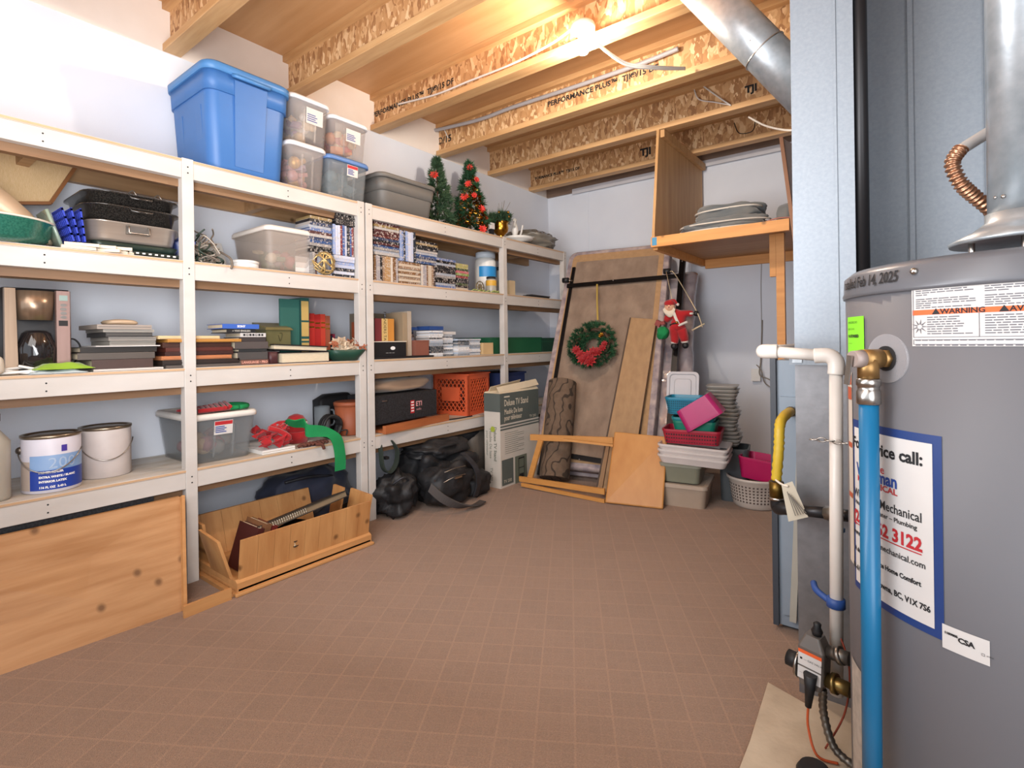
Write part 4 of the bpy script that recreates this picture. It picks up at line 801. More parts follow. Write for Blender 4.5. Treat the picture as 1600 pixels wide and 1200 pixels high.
# ------------------------------------------------------------------ lowest shelf (S[0])
z = S[0]
def paint_can(label, cy_, X, r, h, body, blue):
    c = (X, cy_, z); ps = []
    ps.append(P('can', MB().lathe([(r-.003,0),(r,.003),(r,h-.012),(r-.002,h-.01)], c, 44), body))
    ps.append(P('lid', MB().lathe([(r-.001,h-.012),(r+.003,h-.008),(r+.003,h),(r-.006,h),(r-.01,h-.006),(r-.02,h-.006),(r-.022,h-.003),(.001,h-.003)], c, 44), M('can_rim_metal', '9b8d7a', .3, .9)))
    hd = MB(); a0 = 1.35 if not blue else 1.35; pts = []
    for i in range(21):
        t = -a0 + 2*a0*i/20 - (.35 if blue else .2); sag = math.cos((i/20-.5)*PI); pts.append((c[0]+(r+.006)*math.cos(t), c[1]+(r+.006)*math.sin(t), z+h*.72-.072*sag))
    hd.tube(pts, .0022, 6); ps.append(P('handle', hd, steel))
    t = -a0-.35 if blue else -a0-.2
    ps.append(P('handle_ear', MB().sph((c[0]+(r)*math.cos(t), c[1]+(r)*math.sin(t), z+h*.74), .014, 12), M('ear_metal','6b625a',.35,.8)))
    if blue:
        def cyl(a, zz, rr=.0006): return Vector((c[0]+(r+rr)*math.cos(a), c[1]+(r+rr)*math.sin(a), z+zz))
        def patch(a0, a1, z0, z1, rr=.0008, n=20): return MB().loft([[tuple(cyl(a0+(a1-a0)*i/n, q, rr)) for i in range(n+1)] for q in (z0, z1)], 0, False, False, closed=False)
        ps.append(P('label_panel', patch(-.95, 1.35, .012, .082), M('cobalt_label', '1f3f9e', .4)))
        ps.append(P('label_middle', patch(-.95, 1.35, .082, .135), M('sky_label', '5f8cc4', .4, col2='9fb8d8', ns=5)))
        ps.append(P('barcode_panel', patch(-1.5, -.96, .012, .115), M('cream_label', 'b9a89c', .5)))
        def fn(a0, z0, sc_=1): return lambda v: cyl(a0+v.x/r, z0+v.y, .0016)
        t = MB().text('200', .055, None, 0, 'LEFT', fn(-.32, .105)); ps.append(P('number', t, M('silver_ink','aac0dc',.4)))
        t = MB(); 
        for s_, zz in ((('PRIMER SEALER'), .075), ('EXTRA WHITE / BLANC', .058), ('INTERIOR LATEX', .042), ('116 FL OZ  3.43 L', .022)): t.text(s_, .010, None, 0, 'LEFT', fn(-.62, zz), bold=.0006)
        ps.append(P('lettering', t, ink_w, stuff=True))
        ps.append(P('emblem', patch(.12, .32, .145, .168, .0012), M('violet_emblem','4a3a9a',.4)))
    mk('paint_can', label, 'paint can', ps)
paint_can('blue and white labelled paint can with wire handle', .497, -2.53, .085, .205, M('white_can_label', 'd6d2dc', .4), True)
paint_can('plain dirty white paint can right of the blue one', .682, -2.615, .085, .20, M('dirty_white_can', 'd0c6c2', .5, col2='b9aeaa', ns=8), False)
c = (-2.50, .345, z)
mk('plastic_bottle', 'cloudy bottle at the far left of the lowest shelf', 'bottle', [P('bottle', MB().lathe([(.045,0),(.047,.01),(.047,.2),(.02,.24),(.02,.27)], (-2.50,.335,z), 24), M('cloudy_glass','b8b0a2',.3,alpha=.8)), P('cap', MB().lathe([(.022,.27),(.022,.295)], (-2.50,.335,z), 18), M('brown_cap','6b5a44',.5))])
bin_('storage_bin', 'clear grey bin with white lid and red ribbons on lowest shelf', -2.84, -2.455, .935, 1.225, z, .70, clear_g, M('white_bin_lid2', 'e2dcd4', .45), tap=.86, sticker=(1.035, 1.115, .60, .662, '', ink_r), ribs=True)
jumble('ornament_pile', 'papers and pink packets seen through the grey bin', 'ornaments', -2.78, -2.50, .97, 1.18, z+.012, z+.12, 26, [M('tan_packet', 'c9a67a', .7), M('rose_packet', 'a86a6e', .7), M('grey_packet', '8a8680', .7)], 8, (.025, .04))
tb = MB(); rnd = random.Random(12)
for k in range(8):
    y = .96+.02*k; tb.tube(bez([(-2.66+.02*k, y, .703), (-2.58, y+.03, .712+.003*k), (-2.50+.005*k, y+.01, .706+.002*k)], 5), .007, 5)
tb.tube(bez([(-2.50,.985,.71),(-2.48,1.06,.713),(-2.50,1.13,.711)],6), .011, 6)
mk('ribbon_bundle', 'red felt ribbons lying on the grey bin lid', 'ribbon', [P('ribbon', tb, red_f)])
gh = MB().tube([(-2.56+.075*math.cos(t), 1.155+.065*math.sin(t), .712) for t in [2*PI*i/26 for i in range(27)]], .0115, 8)
mk('ribbon_bundle', 'green felt ring lying on the right of the grey bin lid', 'ribbon', [P('ribbon', gh, green_f)])
def strip(mb, pts, wdir, wd, th=.006):
    pts = bez(pts, 8); wdir = [Vector(w_) for w_ in wdir]; n = len(pts); rs = []
    for i, p in enumerate(pts):
        t = i/(n-1)*(len(wdir)-1); a = int(min(t, len(wdir)-2)); w_ = wdir[a].lerp(wdir[a+1], t-a).normalized()
        d = (pts[min(i+1, n-1)]-pts[max(i-1, 0)]).normalized(); nn = d.cross(w_).normalized()*th/2
        rs.append([p-w_*wd/2-nn, p+w_*wd/2-nn, p+w_*wd/2+nn, p-w_*wd/2+nn])
    return mb.loft(rs, smooth=False)
# white book + red things
mk('flat_box', 'flat white box under the red felt pile', 'box', [P('box', MB().box(-2.70,-2.43,1.235,1.40,z,z+.018), white_pl), P('lid_seam', MB().box(-2.70,-2.4285,1.236,1.399,z+.008,z+.0095), M('seam_tan','b8a48c',.7))])
rm = MB(); rnd = random.Random(21)
for k in range(12):
    p = Vector((-2.50+rnd.uniform(-.08,.05), 1.27+rnd.uniform(-.02,.12), z+.035+rnd.uniform(0,.07)))
    if k in (0, 1, 2): p = Vector((-2.44, 1.26+.05*k, z+.03))
    q = [p+Vector((rnd.uniform(-.03,.03), rnd.uniform(-.05,.05), rnd.uniform(-.01,.05))) for _ in range(3)]
    for v in q: v.y = max(v.y, 1.245); v.z = max(v.z, z+.033)
    strip(rm, [p]+q, [(rnd.uniform(-1,1), rnd.uniform(-1,1), .6), (.3,.8,.3), (rnd.uniform(-1,1), .6, .5)], .034, .006)
rm.tube(bez([(-2.44,1.27,z+.12),(-2.43,1.32,z+.10),(-2.43,1.37,z+.06),(-2.44,1.30,z+.05)],6), .013, 8, 0)
mk('felt_pile', 'heap of red felt ribbon right of the grey bin', 'felt', [P('felt', rm, red_f)])
cap_ = MB().lathe([(.055,0),(.06,.02),(.055,.055),(.035,.085),(.01,.095)], (-2.60,1.505,z+.055), 22)
mk('santa_hat', 'red felt cap with white stripe behind the green ribbon', 'hat', [P('hat', cap_, red_f), P('stripe', MB().lathe([(.0595,.04),(.061,.048),(.058,.056)], (-2.60,1.505,z+.055), 22, cap=False), white_pl), P('brim', MB().lathe([(.058,-.054),(.062,0),(.06,.004)], (-2.60,1.505,z+.055), 22), red_f)])
# green ribbon strip hanging over the edge
gs = strip(MB(), [(-2.52,1.40,z+.135),(-2.47,1.42,z+.12),(-2.46,1.47,z+.115),(-2.42,1.46,z+.085),(-2.40,1.53,z+.07),(-2.385,1.60,z+.03),(-2.385,1.625,z-.06),(-2.385,1.625,z-.145)], [(1,0,.3),(.6,-.3,.6),(.3,-.3,.8),(0,.3,.9),(0,.8,.2),(0,1,.05),(0,1,0)], .062)
mk('felt_scarf', 'green felt scarf draped down over the lowest shelf edge', 'scarf', [P('scarf', gs, green_f)])
br = MB()
for k in range(7): br.tube(bez([(-2.44+.01*(k%3), 1.42+.02*k, z+.006), (-2.425, 1.44+.02*k, z+.018), (-2.41, 1.45+.02*k, z+.008)], 4), .008, 6)
br.tube(bez([(-2.41,1.50,z+.008),(-2.40,1.53,z+.004),(-2.398,1.54,z-.02)],5), .008, 6)
mk('felt_antlers', 'small brown felt pieces under the green scarf', 'felt', [P('felt', br, M('brown_felt', '5f3428', .9))])
c = (-2.66, 1.70, z)
mk('glass_mug', 'grey glass mug standing behind the black coil', 'mug', [P('mug', MB().lathe([(.04,0),(.043,.01),(.043,.165),(.039,.165),(.037,.02)], c, 26), M('grey_glass', '80878c', .25, alpha=.9)), P('handle', MB().tube(bez([(c[0],c[1]+.043,z+.14),(c[0],c[1]+.075,z+.13),(c[0],c[1]+.075,z+.06),(c[0],c[1]+.043,z+.05)],6), .006, 8), M('grey_glass', '80878c', .25, alpha=.9))])
kb = MB(); cc = Vector((-2.53,1.665,z+.068))
for k in range(7): kb.tube([cc+Vector(((k-3)*.007+.004*math.sin(3*t+k), math.cos(t)*(.056-.002*(k%2)), math.sin(t)*(.058-.003*(k%3)))) for t in [2*PI*i/22 for i in range(23)]], .0085, 7)
kb.tube(bez([cc+Vector((.02,.05,-.03)), cc+Vector((.03,.085,-.03)), cc+Vector((.03,.08,-.058))],6), .004, 6)
mk('coiled_cord', 'coil of thick black cord standing on lowest shelf', 'cord', [P('cord', kb, blk)])
mk('black_bag', 'black folded case standing behind the terracotta planter', 'bag', [P('bag', MB().loft([rrect(-2.76,1.84,z,.05,.115,.02), rrect(-2.76,1.84,z+.19,.045,.12,.02), rrect(-2.77,1.86,z+.22,.03,.08,.02)]), blk)])
c = (-2.56, 1.80, z)
tc_ = M('terracotta_plastic', '9c5333', .6, col2='8b482b', ns=10)
mk('planter', 'terracotta brown round container behind the double post', 'planter', [P('body', MB().lathe([(.070,0),(.074,.008),(.085,.165)], (-2.57,1.82,z), 30), tc_), P('lid', MB().lathe([(.089,.165),(.09,.185),(.08,.19)], (-2.57,1.82,z), 30), tc_)])
# amplifier case with red logo on a wood tray
trw = wood('cherry_tray_wood', 'b0663a', '96512b', 1, 1, False)
T = Matrix.Translation((-2.56,2.19,z)) @ Matrix.Rotation(.10, 4, 'Z')
mk('wooden_tray', 'reddish wooden tray under the black equipment case', 'tray', [P('tray', MB().box(-.15,.15,-.28,.29,.002,.014,0,T), trw), P('front_lip', MB().box(.13,.155,-.285,.295,.0,.045,0,T), trw)], None)
T = Matrix.Translation((-2.585,2.19,z+.046)) @ Matrix.Rotation(.06, 4, 'Z')
bc = MB().box(-.125,.115,-.29,.235,0,.165,0,T)
spk = M('speckled_black_case', '18181a', .6, col2='2c2c30', ns=120, nmix=.2)
lg = MB().box(.1152,.1165,-.005,.028,.035,.115,0,T)
lt = MB().text('ETI', .042, T @ frame_T((.1165,.040,.088),(0,1,0),(0,0,1)), 0, bold=.001).text('audio', .02, T @ frame_T((.1165,.045,.055),(0,1,0),(0,0,1)), 0)
pr = MB()
for k in range(4): pr.box(.1163,.1172,.0,.023,.045+.018*k,.053+.018*k,0,T)
mk('equipment_case', 'speckled black hard case with a red and white logo', 'case', [P('case', bc, spk), P('logo', lg, ink_r, [P('logo_bar', pr, ink_w, stuff=True)]), P('lettering', lt, M('pink_ink','e0a0a0',.6), stuff=True), P('latch', MB().box(.115,.12,-.24,-.20,.13,.137,0,T), steel)])
mk('cushion', 'tan rolled cushion on top of the speckled black case', 'cushion', [P('cushion', blob((-2.59,2.16,z+.213),(.10,.24,.045),4,.12,1.6,30,True,.7), M('tan_cushion', '8f735c', .7, col2='a5886e', ns=4, sheen=.3))])
mk('folded_cloth', 'thin grey-green cloth lying on the tan rolled cushion', 'cloth', [P('cloth', blob((-2.60,2.19,z+.300),(.06,.13,.018),6,.35,3,22,True,.9), M('greygreen_cloth', '7a8582', .9))])
# milk crate
def crate():
    N_, L_, R_ = Vector((-2.455,2.715,z)), Vector((-2.75,2.66,z)), Vector((-2.455,3.02,z)); ex = (N_-L_).normalized(); ey = Vector((0,0,1)).cross(ex); O = L_; a, b, h = .30, .30, .285
    T = Matrix(((ex.x, ey.x, 0, O.x), (ex.y, ey.y, 0, O.y), (0, 0, 1, z), (0,0,0,1)))
    om = M('orange_crate_plastic', 'cf5a32', .5, col2='c25330')
    def wall(T2, w_, hand):
        parts = []
        fr = MB()
        for (x0, x1, z0, z1) in ((0, w_, 0, .03), (0, w_, h-.03, h), (0, .03, .03, h-.03), (w_-.03, w_, .03, h-.03)): fr.box(x0, x1, 0, .012, z0, z1, 0, T2)
        if hand: fr.box(w_*.25, w_*.75, -.004, .012, .10, .19, 0, T2); fr.box(w_*.25, w_*.75, -.006, .014, .19, .20, 0, T2)
        bars = MB(); n = 7; H = h-.06; W = w_-.06
        for k in range(-n, n+1):          # diagonal lattice both ways, clipped to the window
            for sgn in (1, -1):
                x0 = .03+W/2+k*W/n*1.0; 
                pts = []
                for q in (0, 1): pts.append((x0+(q-.5)*H*.75*sgn, .03+q*H))
                (xa, za), (xb, zb_) = pts
                def clip(xa, za, xb, zb_):
                    lo, hi = .03, .03+W; t0, t1 = 0, 1; dx = xb-xa
                    if abs(dx) < 1e-9: return (xa, za, xb, zb_) if lo <= xa <= hi else None
                    ta, tb_ = sorted(((lo-xa)/dx, (hi-xa)/dx)); t0 = max(0, ta); t1 = min(1, tb_)
                    return None if t0 >= t1 else (xa+dx*t0, za+(zb_-za)*t0, xa+dx*t1, za+(zb_-za)*t1)
                c_ = clip(xa, za, xb, zb_)
                if c_ and (sgn == 1 or True) and True:
                    p0 = T2 @ Vector((c_[0], .006, c_[1])); p1 = T2 @ Vector((c_[2], .006, c_[3]))
                    if (p1-p0).length > .01: bars.beam(p0, p1, .0055, .006, T2.to_3x3() @ Vector((0,1,0)))
        return fr, bars
    ps = []
    for nm, T2, w_, hand in (('front_wall', T @ Matrix.Translation((a,0,0)) @ Matrix.Rotation(PI/2,4,'Z'), b, False), ('left_wall', T, a, True), ('right_wall', T @ Matrix.Translation((a,b,0)) @ Matrix.Rotation(PI,4,'Z'), a, True), ('rear_wall', T @ Matrix.Translation((0,b,0)) @ Matrix.Rotation(-PI/2,4,'Z'), b, False)):
        fr, bars = wall(T2, w_, hand); ps.append(P(nm, fr, om, [P('lattice', bars, om, stuff=True)]))
    ps.append(P('bottom', MB().box(.012,a-.012,.012,b-.012,.003,.010,0,T), om))
    rim = MB().box(-.006,a+.006,-.006,.010,h,h+.010,0,T).box(-.006,a+.006,b-.010,b+.006,h,h+.010,0,T).box(-.006,.010,.010,b-.010,h,h+.010,0,T).box(a-.010,a+.006,.010,b-.010,h,h+.010,0,T)
    ps.append(P('rim', rim, om))
    mk('milk_crate', 'orange plastic lattice crate on the lowest shelf', 'crate', ps)
crate()
mk('usb_cable', 'thin black cable lying before the orange crate', 'cable', [P('cable', MB().tube(bez([(-2.43,2.35,z+.004),(-2.44,2.45,z+.006),(-2.43,2.60,z+.004),(-2.43,2.72,z+.004)]), .004, 6), blk), P('plug', MB().box(-2.445,-2.425,2.32,2.355,z,z+.01), steel)])
mk('flat_box', 'dark blue box corner showing behind the stand carton', 'box', [P('box', MB().box(-2.78,-2.50,3.15,3.45,z,z+.26), M('navy_box2', '2f3a63', .5)), P('lid', MB().box(-2.79,-2.49,3.14,3.46,z+.261,z+.275), M('navy_box2', '2f3a63', .5))])
mk('black_bag', 'black soft bag between the orange crate and thin post', 'bag', [P('bag', blob((-2.70,3.07,z),(.06,.03,.13),4,.1,2,20), blk)])
# ------------------------------------------------------------------ on the floor along the shelves
z = 0
b0, b1 = A(0, 1055, Z=0), A(284, 955, Z=0); t1 = A(281, 776, X=-2.395); t0 = Vector((-2.395, A(0, 834, X=-2.395).y, t1.z))
d = (b1-b0).normalized(); b0 = b0 - d*.32; t0.y -= .32; off = Vector((-.018, 0, -.004))
bd = MB().hexa([b0+off, b0, b1, b1+off], [t0+off+Vector((0,0,.004)), t0, t1, t1+off+Vector((0,0,.004))])
mk('pine_board', 'large knotty pine board leaning on the shelf front at left', 'board', [P('board', bd, wood('knotty_pine_board', 'bd8f62', 'a06e3f', 1, 1.1)), P('edge_strip', MB().beam(b1+Vector((.003,.006,.0)), t1+Vector((.003,.006,0)), .012, .03, (1,0,0)), pine_edge)])
mk('black_board', 'black speckled board standing just behind the leaning pine board', 'board', [P('board', MB().box(-2.449,-2.432,-.2,.79,0,.397), spk)])
f0, f1, f2 = A(287, 966, Z=0), A(361, 936, Z=0), A(288, 886, Z=0)
mk('trim_strip', 'pine moulding strip on the carpet beside the pine board', 'moulding', [P('strip', MB().beam(f0+Vector((0,0,.022)), f1+Vector((0,0,.022)), .012, .044), pine_edge), P('strip', MB().beam(f1+Vector((-.01,.012,.008)), f2+Vector((0,0,.008)), .012, .016), pine_edge)])
# broken-open pine crate
def crate2():
    x0, x1, y0, y1 = -2.60, -2.12, .965, 1.635
    pv = pine_v; ps = []
    base = MB().box(x0, x1, y0, y1, .0, .014).box(x0+.012, x1-.012, y0+.012, y1-.012, .014, .03)
    ps.append(P('base', base, pine_edge, bev=.004))
    mo = MB().loft([[(x1-.012, y, zz) for y, zz in ((y0+.01,.014),(y0+.01,.05))]+[(x1-.03, y, zz) for y, zz in ((y0+.01,.06),(y0+.01,.014))], [(x1-.012, y, zz) for y, zz in ((y1-.01,.014),(y1-.01,.05))]+[(x1-.03, y, zz) for y, zz in ((y1-.01,.06),(y1-.01,.014))]], smooth=False)
    ps.append(P('moulding', mo, pine_edge))
    ps.append(P('moulding', MB().box(x0+.02, x1-.03, y0+.012, y0+.026, .03, .055), pine_edge))
    ztop = .225
    def panel(p, q, lean, h0, h1, th=.012, zb=.03):   # p,q along the bottom; lean = outward offset at the top
        p, q, lean = Vector(p), Vector(q), Vector(lean); n = lean.normalized()*th
        b = [p, q, q+n, p+n]; 
        t_ = [p+lean+Vector((0,0,h0)), q+lean+Vector((0,0,h1)), q+lean+n+Vector((0,0,h1)), p+lean+n+Vector((0,0,h0))]
        return MB().hexa(b, t_)
    xf = x1-.042; n = 9
    for k in range(n):      # staves of the front panel
        ya = y0+.025+(y1-y0-.04)*k/n; yb = y0+.025+(y1-y0-.04)*(k+1)/n-.0012
        ps.append(P('stave', panel((xf,ya,.03),(xf,yb,.03),(.028,0,0),.19,.19), pv))
    for k in range(7):      # rear panel
        ya = y0-.02+(y1-y0-.03)*k/7; yb = y0-.02+(y1-y0-.03)*(k+1)/7-.0012
        ps.append(P('stave', panel((x0+.04,ya,.03),(x0+.04,yb,.03),(-.06,0,0),.185,.185), pv))
    ps.append(P('left_panel', panel((x1-.075,y0+.03,.03),(x1-.25,y0+.03,.03),(0,-.055,0),.185,.20), pv))
    ps.append(P('left_panel', panel((x1-.30,y0+.04,.03),(x1-.42,y0+.04,.03),(0,-.03,0),.20,.20), pv))
    ps.append(P('right_panel', panel((x1-.05,y1-.03,.03),(x1-.22,y1-.03,.03),(0,.05,0),.20,.21), pv))
    ps.append(P('right_panel', panel((x1-.27,y1-.03,.03),(x1-.36,y1-.03,.03),(0,.04,0),.205,.21), pv))
    mk('pine_planter_box', 'open pine box with splayed staved sides full of albums', 'wooden box', ps)
    T = Matrix.Translation((-2.30,1.33,.185)) @ Matrix.Rotation(.12, 4, 'X') @ Matrix.Rotation(-.35, 4, 'Y')
    sp = MB()
    for k in range(22): sp.tube([T @ Vector((.07+.009*math.cos(t), -.21+.0105*k, .016+.014*math.sin(t))) for t in [2*PI*i/8 for i in range(9)]], .0018, 5)
    mk('spiral_album', 'long spiral-bound album leaning on top inside the pine box', 'album', [P('cover', MB().box(-.14,.075,-.22,.24,0,.004,0,T).box(-.14,.075,-.22,.24,.028,.032,0,T), cover('2d2620')), P('pages', MB().box(-.135,.068,-.215,.235,.004,.028,0,T), M('aged_pages','7d6a52',.8)), P('spiral', sp, M('pale_wire2','cfc4b4',.3,.7), stuff=True)])
    for k, (lab, y, c_, h) in enumerate((('maroon book standing first at the left inside the pine box', 1.06, '4a1f1c', .19), ('brown book standing second inside the pine box', 1.09, '7a5236', .20), ('dark red banded book third inside the pine box', 1.122, '6b241f', .185))):
        T = Matrix.Translation((-2.30,y,.032)) @ Matrix.Rotation(-.30, 4, 'X')
        mk('book', lab, 'book', [P('cover', MB().box(-.08,.09,-.013,-.010,0,h,0,T).box(-.08,.09,.010,.013,0,h,0,T).box(.087,.09,-.010,.010,0,h,0,T), cover(c_)), P('pages', MB().box(-.078,.086,-.0095,.0095,.003,h-.003,0,T), pages)])
    for k in range(4):
        T = Matrix.Translation((-2.27,1.27+.01*k,.034+.028*k)) @ Matrix.Rotation(.2*k-.2, 4, 'Z')
        mk('photo_album', ('brown album at the bottom inside the pine box','black album second from bottom inside the pine box','tan album third from bottom inside the pine box','dark album under the spiral album in the pine box')[k], 'album', [P('cover', MB().box(-.10,.10,-.13,.13,0,.003,0,T).box(-.10,.10,-.13,.13,.022,.025,0,T), cover(('5c3c2a','1f1c1b','9c7450','2d2522')[k])), P('pages', MB().box(-.095,.095,-.125,.125,.0032,.0218,0,T), pages)])
crate2()
navy = M('navy_nylon', '2a3046', .7, col2='1c2032', ns=9, sheen=.3); nyl = M('black_nylon', '141416', .6, col2='232326', ns=14, nmix=.4, bump=.4, bs=26); nyl2 = M('worn_black_nylon', '1e1e20', .5, col2='34343a', ns=20, bump=.3, bs=40)
mk('duffel_bag', 'slumped dark navy bag behind the pine box under the shelf', 'bag', [P('bag', blob((-2.735,1.66,0),(.105,.25,.145),31,.16,2.0,44,True,.75,fr2=7,amp2=.05), navy), P('strap', MB().tube(bez([(-2.66,1.47,.26),(-2.63,1.6,.27),(-2.65,1.75,.24)],6), .008, 6), nyl2)])
mk('duffel_bag', 'black shiny bag crumpled against the double post foot', 'bag', [P('bag', blob((-2.40,2.00,0),(.12,.11,.118),33,.28,2.2,44,True,.8,fr2=7,amp2=.12), nyl), P('handle', MB().tube(bez([(-2.33,1.93,.20),(-2.29,1.97,.235),(-2.31,2.03,.20)],6), .007, 6), nyl2)])
lp = strip(MB(), [(-2.46,1.94,.44),(-2.41,1.91,.38),(-2.40,1.915,.29),(-2.40,1.96,.25),(-2.40,2.01,.29),(-2.40,2.02,.37),(-2.42,1.99,.43)], [(1,0,0),(1,0,.1),(1,0,0),(1,0,0),(1,0,0),(1,0,0),(1,0,0)], .035)
mk('hanging_strap', 'dark green webbing strap looped down beside the double post', 'strap', [P('strap', lp, M('dark_green_webbing', '2a332c', .8)), P('buckle', MB().box(-2.42,-2.39,1.93,1.955,.33,.345), blk)])
def backpack():
    ps = []
    ps.append(P('main_compartment', blob((-2.46,2.40,0),(.18,.24,.165),35,.16,2.0,48,True,.6,fr2=8,amp2=.07), nyl))
    ps.append(P('front_pocket', blob((-2.27,2.30,.02),(.10,.17,.115),36,.15,2.2,40,True,.65,fr2=8,amp2=.07), nyl))
    ps.append(P('side_pocket', blob((-2.29,2.56,.0),(.10,.11,.075),37,.13,2.2,34,True,.65,fr2=8,amp2=.06), nyl))
    ps.append(P('top_flap', blob((-2.46,2.38,.27),(.15,.20,.050),38,.2,2.4,40,True,.7,fr2=8,amp2=.08), nyl))
    ps.append(P('strap', strip(MB(), [(-2.19,2.08,.17),(-2.13,2.13,.10),(-2.09,2.22,.045),(-2.08,2.33,.02),(-2.10,2.44,.016)], [(.2,.3,.8),(.4,.2,.8),(.7,.1,.5),(1,0,.2),(1,0,0)], .05, .008), M('grey_brown_webbing','4a4442',.8)))
    ps.append(P('strap', strip(MB(), [(-2.25,2.42,.30),(-2.17,2.45,.22),(-2.15,2.46,.12),(-2.17,2.45,.03)], [(0,1,0),(0,1,0),(0,1,0),(0,1,0)], .04, .008), nyl2))
    zp = MB()
    for k in range(2): zp.tube(bez([(-2.19,2.18+.02*k,.17+.06*k),(-2.165,2.27,.195+.05*k),(-2.17,2.36,.19+.05*k)],6), .003, 5)
    zp.tube(bez([(-2.24,2.44,.28),(-2.17,2.48,.20),(-2.18,2.49,.10),(-2.19,2.47,.02)],6), .0035, 5)
    ps.append(P('zip', zp, steel, stuff=True)); ps.append(P('clip', MB().box(-2.165,-2.15,2.25,2.31,.185,.195), steel))
    mk('backpack', 'large black backpack with front pockets and loose straps', 'backpack', ps)
backpack()
mk('laptop_bag', 'upright dark grey bag behind the black backpack', 'bag', [P('bag', blob((-2.57,2.93,0),(.13,.19,.185),41,.08,1.6,36,True,.6,fr2=5,amp2=.05), M('grey_brown_nylon','5a534c',.6,col2='6d655c',ns=5)), P('top_flap', blob((-2.58,2.78,.29),(.11,.18,.045),42,.15,2,30,True,.7), nyl)])
# carton of the stand
cg = M('grey_green_carton', '59605c', .6); cw = M('white_carton', 'cdc5ba', .65); cwr = M('worn_carton_flap', 'd8c9ae', .75)
x0, x1, y0 = -2.345, -2.205, 2.752; y1 = A(842, 680, X=x1).y; zt = .645
zsp = .435
ps = [P('carton', MB().box(x0, x1, y0, y1, 0, zt), cw)]
pr = MB().box(x1, x1+.0012, y0, y1, zsp, zt).box(x0, x1, y0-.0012, y0, .52, zt).box(x1, x1+.0014, y0, y1, zsp-.022, zsp-.012).box(x1, x1+.0014, y0, y1, zsp-.042, zsp-.032)
pr.box(x1, x1+.0014, y0+.012, y0+.14, .015, .19)
ps.append(P('printed_panel', pr, cg))
tx = MB(); 
tx.text('Deluxe TV Stand', .062, FACE_PX((x1+.0016, y0+.045, .575)), 0, sx=.66, bold=.0008).text('Meuble De luxe', .050, FACE_PX((x1+.0016, y0+.045, .515)), 0, sx=.66, bold=.0006).text('pour t\u00e9l\u00e9viseur', .050, FACE_PX((x1+.0016, y0+.045, .472)), 0, sx=.66, bold=.0006)
tx.text('TV 200', .028, FACE_PX((x1+.0016, y1-.12, .452)), 0).text('\u25ac\u25ac\u25ac', .03, FACE_PX((x1+.0016, y0+.045, .622)), 0, sx=.7).text('TV 200', .03, FACE_PX((x1+.0018, y0+.03, .04)), 0)
ps.append(P('lettering', tx, M('cream_print', 'd8cdb8', .6), stuff=True))
tx = MB(); TT = frame_T((x0+.095, y0-.0018, .30), (0, 0, -1), (1, 0, 0)); tx.text('Deluxe TV Stand', .034, TT, 0, 'CENTER', bold=.0005); TT = frame_T((x0+.055, y0-.0018, .30), (0, 0, -1), (1, 0, 0)); tx.text('Meuble De luxe', .032, TT, 0, 'CENTER'); tx.text('pour t\u00e9l\u00e9viseur', .028, frame_T((x0+.025, y0-.0018, .30), (0,0,-1), (1,0,0)), 0, 'CENTER')
tx.text('TV 200', .03, frame_T((x0+.06, y0-.0018, .09), (0,0,-1), (1,0,0)), 0, 'CENTER')
for k in range(11): tx.box(x1, x1+.0014, y0+.05, y0+.05+(.22 if k % 3 else .15), .37-.014*k-.002, .37-.014*k)
tx.box(x1+.0014, x1+.002, y0+.16, y0+.30, .0, .19)
ps.append(P('lettering', tx, M('olive_print', '6a6e5e', .7), stuff=True))
ps.append(P('picture_print', MB().box(x1+.0021, x1+.0028, y0+.20, y0+.205, .03, .17).box(x1+.0021, x1+.0028, y0+.265, y0+.27, .03, .17).box(x1+.0021, x1+.0028, y0+.20, y0+.27, .10, .105).box(x1+.0021, x1+.0028, y0+.20, y0+.27, .165, .175).box(x1+.0021, x1+.0028, y0+.21, y0+.26, .02, .06), ink, stuff=True))
ps.append(P('emblem', MB().lathe([(.02,0),(.02,.001)], (0,0,0), 10, T=frame_T((x0+.075, y0-.001, .40), (1,0,0), (0,0,1))), M('lime_print', 'a3b03a', .6)))
ps.append(P('flap', MB().hexa([(x0,y0,zt),(x1,y0,zt),(x1,y1,zt),(x0,y1,zt)], [(x0+.0,y0+.01,zt+.008),(x1-.02,y0+.06,zt+.012),(x1-.02,y1-.01,zt+.03),(x0,y1-.02,zt+.025)]).beam((x1-.03,y0+.02,zt+.02),(x1-.01,y1,zt+.05),.05,.004,(1,0,.6)).beam((x0+.03,y0+.02,zt+.02),(x0,y1-.05,zt+.045),.05,.004,(-1,0,.6)), cwr))
mk('tv_stand_carton', 'tall narrow grey and white printed stand carton with open top', 'carton', ps)
# ------------------------------------------------------------------ leaning box spring and bed frame
MO = Vector((-2.22, 3.12, .095)); mw = Vector((.985, .172, 0)).normalized(); mh = Vector((-.118, .445, .888)).normalized(); mn = mw.cross(mh).normalized(); mh = mn.cross(mw).normalized()
MW, MH = .87, 1.90
def mp(u, v, d=0): return MO + mw*u + mh*v + mn*d
def MT(u, v, d=0): return frame_T(mp(u, v, d), mw, mh, mn)
def PL(px, py, d=0):
    q = APL(px, py, MO+mn*d, mn); return q
tanw = M('dust_cover_fabric', '7c6758', .9, col2='9c8673', ns=11, stretch=(1,1,.5), nmix=.5, bump=.3, bs=300, detail=8)
N_, K_, B_ = nodes(tanw)
brd = M('tan_border_fabric', 'b48f68', .9, col2='a5825d', ns=30); flo = M('silver_floral_ticking', 'b9a6a0', .6, col2='81747b', ns=16, nmix=.35, bump=.3, bs=30)
plw = M('clear_plastic_wrap', 'b9acab', .1, col2='857a80', ns=9, nmix=.4, bump=.8, bs=9, coat=.6)
